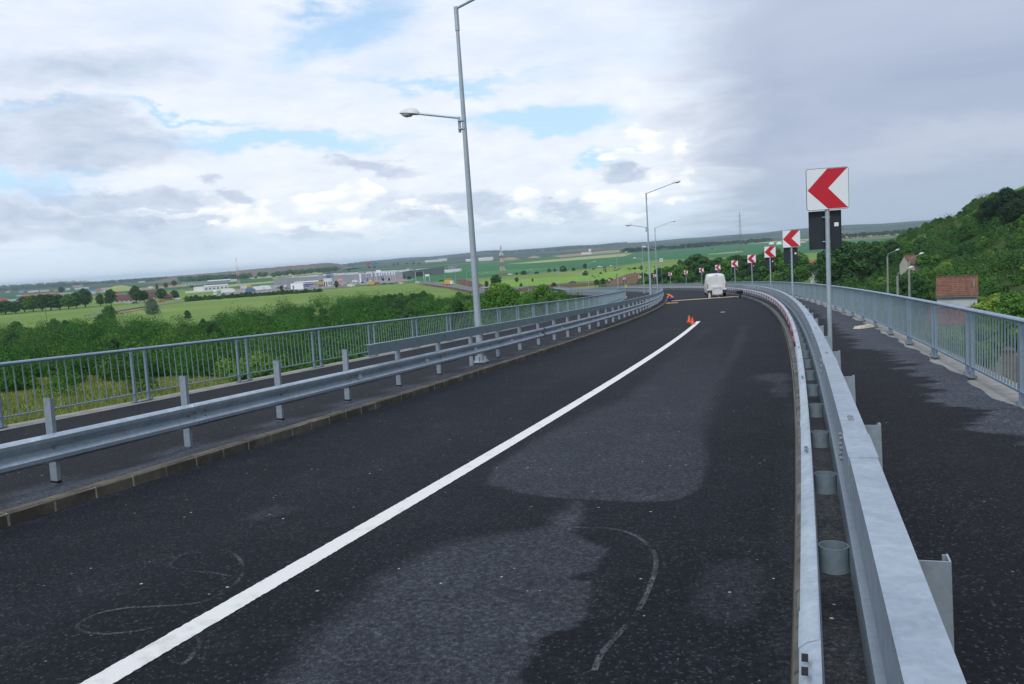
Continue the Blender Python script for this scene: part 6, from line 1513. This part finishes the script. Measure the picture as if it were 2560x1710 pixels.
for x, yb, h, w, kd, lab in ((1217, 721, 19, 13, 'dark', 'small dark round tree left of the bushy roadside tree'), (1241, 722, 34, 32, 'dark2', 'large bushy dark tree right of the near lamp pole'), (1292, 706, 13, 12, 'dark', 'small round tree on the meadow'), (1331.5, 705, 9, 6, 'dark', 'tiny oval tree on the meadow'), (1303, 716, 8, 10, 'shrubd', 'dark bush below the small round meadow tree'),
    (1310, 686.5, 10, 20, 'shrubd', 'dark clump at the left end of the hedge above the stakes'), (1292, 687, 6, 9, 'shrubd', 'small clump left of the hedge above the stakes'), (1342, 684, 5, 16, 'shrubd', 'low hedge bush above the stakes'), (1373, 681, 10, 13, 'shrub', 'round bush in the hedge above the stakes'), (1387, 680, 9, 7, 'dark', 'upright bush in the hedge above the stakes'), (1408, 679, 14, 24, 'shrubd', 'largest dark clump in the hedge above the stakes'), (1434, 677, 8, 12, 'shrubd', 'bush at the right end of the hedge above the stakes'),
    (1463, 673, 14, 13, 'dark', 'dark tree on the field edge beside a lamp'), (1464, 689, 12, 19, 'shrubd', 'dark round bush below the field edge beside a lamp'), (1514.5, 681, 9, 4, 'poplar', 'tiny slim cypress-like tree on the meadow'), (1385, 716, 10, 16, 'shrubd', 'dark bush beside the side road'), (1588, 706, 24, 14, 'dark2', 'upright dark tree right of the small chevron sign'),
    (1492, 711, 12, 20, 'shrubd', 'left bush of the dark clump behind the viaduct'), (1508, 711, 15, 20, 'shrubd', 'second bush of the dark clump behind the viaduct'), (1526, 711, 16, 22, 'shrubd', 'third bush of the dark clump behind the viaduct'), (1543, 709, 13, 16, 'shrubd', 'right bush of the dark clump behind the viaduct'), (1558, 706, 9, 16, 'shrubd', 'low bush right of the dark clump'), (1574, 705, 9, 16, 'shrub', 'low green bush beside the upright dark tree'), (1587, 674, 6, 10, 'shrubd', 'small bush high on the meadow'), (1604, 675, 12, 10, 'shrub', 'bush on the meadow beside the lamp pole'), (1700, 662, 13, 16, 'shrubd', 'bush at the top of the meadow right of the white sign')):
    tpx(kd, x, yb, h, w, lab, GE)
for k in range(26):
    x = rnd.uniform(1480, 1690); y = rnd.uniform(672, 697) - (x - 1480) * .03
    tpx('shrub' if k % 3 else 'shrubd', x, y, rnd.uniform(2, 4.5), rnd.uniform(4, 9), 'one of the tiny bushes sprinkled over the upper meadow', 'tiny bushes of the upper meadow')
GF = 'wood of tall trees behind the right side of the viaduct'
RW = [(1608, 683, 'dark2'), (1628, 688, 'dark'), (1648, 672, 'dark'), (1668, 668, 'round2'), (1688, 664, 'dark'), (1706, 664, 'round'), (1722, 650, 'dark'), (1742, 638, 'dark'), (1760, 646, 'dark'), (1778, 652, 'round2'), (1796, 646, 'dark'), (1812, 652, 'round'), (1830, 642, 'dark'), (1848, 640, 'dark2'), (1868, 641, 'dark'), (1888, 640, 'dark'), (1908, 634, 'dark'), (1930, 622, 'round2'), (1952, 634, 'dark'), (1972, 630, 'dark'), (1992, 634, 'round'), (2062, 640, 'dark'), (2082, 620, 'dark'), (2106, 608, 'dark'), (2130, 610, 'dark'), (2156, 606, 'dark'), (2182, 608, 'dark2'), (2206, 604, 'round2'), (2228, 600, 'dark')]
for k, (x, yt, kd) in enumerate(RW):
    D_ = 318 - (k % 3) * 14 + (20 if x > 2050 else 0) - (70 if x > 2050 else 0); a = ray(x, yt); X_ = a.x * D_ / a.y; zt2 = H0 + a.z * D_ / a.y; zb = tz(X_, D_)
    tree(kd, (X_, D_, zb - .3), (zt2 - zb) * 1.03, 'one of the tall green trees of the wood behind the outer side of the bend', GF, rnd.uniform(1.0, 1.35))
for k in range(36):
    x = 1600 + k * 12.5 + rnd.uniform(-4, 4)
    if 2000 < x < 2050 or 1990 < x < 1999: continue
    D_ = rnd.uniform(262, 292) - (60 if x > 2050 else 0); a = ray(x, 700); X_ = a.x * D_ / a.y; zb = tz(X_, D_)
    tree(['dark', 'round', 'shrubd', 'dark2', 'round2'][k % 5], (X_, D_, zb - .3), rnd.uniform(5, 8) * (1 if k % 5 != 2 else .7), 'one of the lower trees along the edge of the wood behind the bend', 'lower trees along the edge of the wood', rnd.uniform(1.1, 1.4))
for k in range(16):
    x = 1985 + k * 5 + rnd.uniform(-3, 3); D_ = rnd.uniform(225, 245); a = ray(x, 700); X_ = a.x * D_ / a.y
    tree('shruby', (X_, D_, tz(X_, D_) - .2), rnd.uniform(2.2, 3.4), 'one of the yellow-green bushes in front of the bright meadow', 'yellow-green bushes right of the bend', 1.0)
for x, D_ in ((1880, 235), (1890, 238), (1900, 233), (1865, 240)):
    a = ray(x, 700); X_ = a.x * D_ / a.y; tree('shruby', (X_, D_, tz(X_, D_) - .2), 3.0, 'one of the yellow-green bushes at the foot of the wood', 'yellow-green bushes at the foot of the wood')
# meadow clearing
A4 = [on_ground(x, y) for x, y in ((1985, 697), (2052, 692), (2056, 675), (2010, 670))]
# hillside trees
GH = 'trees covering the hillside at right'
big = [(2516, 230, 470, 'black'), (2478, 236, 497, 'black'), (2560, 226, 476, 'black'), (2590, 226, 468, 'black'), (2540, 214, 500, 'black')]
for k, (x, D_, yt, kd) in enumerate(big):
    a = ray(x, yt); X_ = a.x * D_ / a.y; zb = tz(X_, D_); zt2 = H0 + a.z * D_ / a.y
    tree(kd, (X_, D_, zb - .3), max(8, (zt2 - zb) * 1.0), ['big almost black tree crowning the hill', 'left shoulder of the almost black trees on the hill', 'almost black tree at the right edge of the picture', 'almost black tree just beyond the right picture edge', 'lower almost black tree in front of the crown tree'][k], 'almost black trees crowning the hill', 1.1)
for k in range(54):
    f_ = k / 53; x = 2240 + f_ * 250 + rnd.uniform(-5, 5); D_ = rnd.uniform(235, 330); yt = np.interp(x, [2240, 2290, 2330, 2380, 2420, 2460, 2490], [600, 582, 574, 556, 540, 520, 505]) + abs(rnd.gauss(0, 9)) + (330 - D_) * .15
    a = ray(x, yt); X_ = a.x * D_ / a.y; zb = tz(X_, D_); zt2 = H0 + a.z * D_ / a.y
    if zt2 - zb > 12: zt2 = zb + rnd.uniform(6, 11)
    if zt2 - zb < 2.5: zt2 = zb + rnd.uniform(3, 5)
    tree(['dark', 'round', 'dark2', 'shrubd', 'round2', 'dark'][k % 6], (X_, D_, zb - .3), (zt2 - zb) if k % 6 != 3 else min(4, zt2 - zb), 'one of the green trees climbing the hill ridge at right', GH, rnd.uniform(1.0, 1.3))
for k in range(60):
    D_ = rnd.uniform(110, 225); x = rnd.uniform(2130, 2610); a = ray(x, 650); X_ = a.x * D_ / a.y
    if 2268 < x < 2340 and D_ < 190: continue
    if 2335 < x < 2450 and D_ < 118: continue
    tree(['round', 'shrubd', 'dark', 'shrub', 'shruby', 'round2', 'shrub'][k % 7], (X_, D_, tz(X_, D_) - .3), rnd.uniform(2.2, 4.8) * (1.0 if D_ > 150 else .75), 'one of the shrubs and small trees on the slope behind the tiled houses', 'shrubs on the slope behind the houses', rnd.uniform(1.0, 1.4))
for x, D_, H_, kd, lab in ((2440, 88, 3.6, 'round', 'leafy tree right of the white plastered house'), (2462, 96, 5.0, 'shruby', 'yellow-green bush right of the brown roof'), (2490, 100, 5.2, 'yellow', 'yellow-green tree right of the brown tile roof'), (2530, 92, 5.5, 'round2', 'green tree at the right edge above the railing'), (2558, 84, 6, 'round', 'large leafy tree at the right picture edge'), (2335, 92, 3.8, 'shruby', 'bright green bush left of the white plastered house'), (2350, 96, 3, 'round', 'small bush against the left wall of the white house'), (2418, 84, 2.9, 'round2', 'small tree growing against the white plastered wall'),
    (2200, 100, 4.5, 'dark', 'dark bush below the leftmost concrete lamp'), (2225, 96, 4.0, 'dark', 'dark bush between the concrete lamps'), (2255, 94, 4.2, 'dark', 'dark bush left of the tallest concrete lamp'), (2170, 110, 4.2, 'round2', 'green bush above the railing left of the concrete lamps'), (2140, 120, 4.0, 'dark', 'low dark tree above the railing, left'), (2110, 135, 4.0, 'round', 'low green tree above the railing, far left of the village'), (2275, 105, 5.0, 'dark2', 'dark bush behind the tallest concrete lamp')):
    a = ray(x, 700); X_ = a.x * D_ / a.y; zb = tz(X_, D_); tree(kd, (X_, D_, zb - .2), H_, lab, 'village trees and bushes behind the right railing', 1.15)
# vine over the small house
def climber(px, py0, py1, w, D_, m, lab, n=9000, ls=.16):
    V = []; C = []; Rr = []
    for k in range(40):
        x = px + (rnd.random() - .5) * w; y = py0 + rnd.random() * (py1 - py0); a = ray(x, y); t = (D_ + rnd.uniform(-.6, .6)) / a.y; C.append((a.x * t, a.y * t, H0 + a.z * t)); Rr.append(rnd.uniform(.5, .9))
    V, T = lobes_cloud(np.array(C), np.array(Rr), n // 40, ls, nr.uniform(0, 1, 40)); o = link('climbing_vine', tri_mesh('climbing_vine', V, T, m)); return tag(o, lab, 'vine')
climber(2320, 641, 658, 48, 175, M_LEAF, 'green vine spreading over the small yellow-walled house', 8000, .25)
climber(2490, 800, 870, 150, 62, M_LEAF, 'vine thicket behind the right railing above the brick shed', 26000, .15)
climber(2350, 832, 880, 110, 62, M_LEAFY, 'bright vine leaves behind the right railing below the red roof', 20000, .15)
climber(2440, 868, 905, 60, 58, M_LEAF, 'dark vine leaves left of the brick shed', 9000, .15)
# ------------------------------------------------------------------ scrub (stuff)
def scrub(name, lab, side, rings_def, m, seed, dens=1.0, test=None):
    rg = np.random.default_rng(seed); allV = []; allT = []
    for (d0, d1, spacing, rmin, rmax, n_each, ls) in rings_def:
        area_w = d1 * 1.0; n = int((area_w * 2) * (d1 - d0) / spacing ** 2 * dens)
        X = rg.uniform(-area_w, area_w, n); Y = rg.uniform(d0, d1, n)
        xr = np.interp(Y, _y[6:400], _x[6:400]); s, o, dd = near_axis(X, Y)
        ok = (np.abs(X / Y) < (.80 if side < 0 else .98)) & (np.abs(X) < 235)
        if side < 0: ok &= (X < xr) & (((o < -10.8) & (s < 330)) | (dd > 16))
        else: ok &= (X > xr) & (((o > 8.6) & (s < 330)) | (dd > 14))
        if test is not None: ok &= test(X, Y, rg)
        X = X[ok]; Y = Y[ok]; k = len(X)
        if k == 0: continue
        cl = .5 + .5 * np.sin(X * .09 + 2) * np.cos(Y * .07 + X * .02) ; r = (rmin + (rmax - rmin) * rg.random(k) ** 1.9) * np.clip(.95 + 2.2 * vnoise(X + 999, Y + 99, .07, 31, 3), .45, 1.7); Z = terrain(X, Y)
        # every bush is a few lobes
        L = 4 if d1 < 130 else 3
        C = []; Rr = []; Tn = []
        bt = np.clip(rg.uniform(0, .75, k) + 1.3 * vnoise(X + 999, Y + 99, .045, 33, 3), 0, 1)
        for j in range(L):
            a = rg.uniform(0, 6.28, k); q_ = rg.uniform(.1, .75, k) * r; C.append(np.stack([X + np.cos(a) * q_, Y + np.sin(a) * q_, Z + r * rg.uniform(.25, .85, k)], 1)); Rr.append(r * rg.uniform(.45, .75, k)); Tn.append(bt)
        C = np.concatenate(C); Rr = np.concatenate(Rr); Tn = np.concatenate(Tn); V, T = lobes_cloud(C, Rr, n_each, ls, Tn, 1.0, low=-.3); allV.append(V); allT.append(T)
    o = link(name, tri_mesh(name, np.concatenate(allV), np.concatenate(allT), m)); print(name, sum(len(t) for t in allT)); return tag(o, lab, 'scrub', None, 'stuff')
def left_edge(X, Y, rg):
    # scrub field ends where the meadow begins (line in plan), gaps of dry grass near the viaduct
    az_ = X / Y; lim = np.interp(az_, [-.66, -.55, -.47, -.42, -.30, -.18, -.05, .05, .2], [330, 330, 300, 285, 325, 345, 340, 260, 170]); ok = Y < lim + 14 * np.sin(X * .07)
    gapn = np.sin(X * .33 + 1) * np.cos(Y * .27 + .5) + .6 * np.sin(X * .11 - Y * .13)
    dry = np.interp(az_, [-.7, -.5, -.36, -.2, -.12], [88, 88, 62, 30, 0]); ok &= ~((Y < dry) & ((gapn > -.5) | (Y < dry * .7))) | (rg.random(len(X)) < .035)
    ok &= ~((gapn > 1.05) & (Y > 52))
    return ok
scrub('scrub', 'dense green scrub filling the low ground left of the viaduct', -1, [(14, 50, 1.8, .6, 1.9, 420, .085), (50, 85, 2.4, .8, 2.9, 280, .14), (85, 150, 3.2, 1.1, 3.7, 240, .18), (150, 360, 4.7, 1.4, 4.6, 150, .27)], M_SCRUB, 21, 1.0, left_edge)
def right_edge(X, Y, rg):
    a = X / Y; ok = Y < 340 - 60 * (a > .75)
    ok &= ~((a > .505) & (a < .54) & (Y > 60) & (Y < 200) & (Y > 60 + 0 * X))
    ok &= ~((X > 40) & (X < 47) & (Y > 78) & (Y < 84)) & ~((a > .52) & (a < .60) & (Y > 76) & (Y < 116)) & ~((a > .585) & (a < .64) & (Y > 52) & (Y < 74))
    ok &= ~((Y > 228) & (a > .355) & (a < .392))
    return ok
scrub('scrub', 'green scrub covering the valley side and hill right of the viaduct', 1, [(30, 60, 2.4, .7, 1.6, 240, .12), (60, 120, 2.8, .9, 2.3, 170, .17), (120, 340, 4.2, 1.2, 3.8, 115, .26)], M_SCRUBR, 22, 1.0, right_edge)
# single taller shrubs that stand out of the scrub and break its far edge
for k in range(46):
    az_ = rnd.uniform(-.66, .02); D_ = rnd.uniform(120, 330); X_ = az_ * D_
    tree(['shrub', 'shrubd', 'round', 'dark', 'round2', 'shrubd'][k % 6], (X_, D_, tz(X_, D_) - .3), rnd.uniform(3.2, 6.2) * (.8 if D_ < 180 else 1), 'one of the taller bushes standing out of the left scrub', 'taller bushes in the left scrub', rnd.uniform(.8, 1.3) * (.75 if k % 6 in (0, 1, 5) else 1))
for k in range(30):
    x = 880 + k * 6.6 + rnd.uniform(-4, 4); yb = np.interp(x, [880, 950, 1040, 1080], [775, 766, 760, 758]); yt = np.interp(x, [880, 930, 990, 1060, 1080], [758, 745, 732, 728, 738]) + rnd.uniform(-3, 7)
    tpx(['dark', 'round', 'shrubd', 'round2', 'dark2'][k % 5], x, yb + rnd.uniform(-3, 6), max(8, yb - yt) * rnd.uniform(.75, 1.1), rnd.uniform(24, 36), 'one of the small trees closing the right end of the left scrub', 'small trees at the right end of the left scrub')
for k in range(26):
    x = rnd.uniform(1050, 1190); yb = rnd.uniform(752, 790)
    tpx(['round', 'shrub', 'round2', 'yellow', 'dark'][k % 5], x, yb, rnd.uniform(14, 26), rnd.uniform(26, 40), 'one of the bright bushy trees left of the near lamp pole', 'bushy trees below the junction')
for x, D_, H_, kd in ((2268, 150, 7, 'dark'), (2280, 158, 8.2, 'round'), (2290, 152, 7.2, 'dark2'), (2300, 160, 8, 'round2'), (2276, 165, 8.5, 'dark')):
    a = ray(x, 700); X_ = a.x * D_ / a.y; zt2 = H0 + ray(x, 674 + (165 - D_) * .8).z * D_ / ray(x, 674).y; zb = tz(X_, D_); tree(kd, (X_, D_, zb - .2), max(3, zt2 - zb), 'one of the trees hiding the foot of the vine-covered house', 'trees in front of the vine-covered house', 1.1)
# big leafy tree beside the viaduct (left) with reaching boughs
t1 = make_tree(9.5, 11, .15, 44, 520, .16, M_LEAF, 41); tag(t1, 'large light green tree rising above the left railing beyond the near lamp', 'tree')
D_ = 96; a = ray(1250, 718); X_ = a.x * D_ / a.y; zt2 = H0 + a.z * D_ / a.y; t1.location = (X_, D_, zt2 - 9.4); 
t2 = make_tree(7.5, 7, .2, 22, 420, .16, M_LEAF, 42); tag(t2, 'airy light green tree with open boughs right of the large one', 'tree'); D_ = 104; a = ray(1352, 716); t2.location = (a.x * D_ / a.y, D_, H0 + a.z * D_ / a.y - 7.5)
t3 = make_tree(6, 7, .3, 9, 380, .15, M_LEAF, 43); tag(t3, 'thin tree whose open boughs reach in front of the far viaduct', 'tree'); D_ = 112; a = ray(1398, 727); t3.location = (a.x * D_ / a.y, D_, H0 + a.z * D_ / a.y - 6.0)
t4 = make_tree(7, 6, .1, 26, 420, .16, M_LEAFD, 44); tag(t4, 'slim dark green tree left of the near lamp pole', 'tree'); D_ = 88; a = ray(1142, 752); t4.location = (a.x * D_ / a.y, D_, H0 + a.z * D_ / a.y - 7.0); t4.scale = (.6, .6, 1)
# dry grass by the viaduct
def grass(name, lab, n, m):
    rg = np.random.default_rng(9); Y = rg.uniform(11, 90, n) ; X = rg.uniform(-.72, .1, n) * Y - 0; s, o, dd = near_axis(X, Y); ok = (o < -9.6) & (X / Y < -.1); X = X[ok]; Y = Y[ok]; Z = terrain(X, Y); k = len(X)
    h = rg.uniform(.15, .55, k); a = rg.uniform(0, 6.28, k); w = .012 + .0009 * Y; lean = rg.normal(0, .15, (k, 2))
    B = np.stack([X, Y, Z - .03], 1); dx_ = np.stack([np.cos(a) * w, np.sin(a) * w, np.zeros(k)], 1); tip = B + np.stack([lean[:, 0], lean[:, 1], h], 1)
    V = np.stack([B - dx_, B + dx_, tip], 1).reshape(-1, 3); o_ = link(name, tri_mesh(name, V, rg.uniform(0, 1, k), m)); return tag(o_, lab, 'grass', None, 'stuff')
M_DRY = leaf_mat('dry_grass', (.21, .24, .06), (.12, .20, .04), (.30, .29, .10), scale=.5)
grass('dry_grass', 'yellow-green dry grass below the left railing', 330000, M_DRY)
# ------------------------------------------------------------------ haze
hm = bpy.data.materials.new('haze'); hm.use_nodes = True; t = hm.node_tree; t.nodes.clear()
pv = t.nodes.new('ShaderNodeVolumePrincipled'); pv.inputs['Color'].default_value = (.62, .75, .92, 1); pv.inputs['Density'].default_value = 0.00008; pv.inputs['Anisotropy'].default_value = 0.0
ou = t.nodes.new('ShaderNodeOutputMaterial'); t.links.new(pv.outputs[0], ou.inputs['Volume'])
mb = MB(); mb.box((0, 6900, 34), (27400, 16200, 72)); hz = mb.obj('haze', hm, None, (0, 0, 0)); tag(hz, kind='stuff')
scene.cycles.volume_bounces = 1
scene.cycles.max_bounces = 6; scene.cycles.transparent_max_bounces = 16
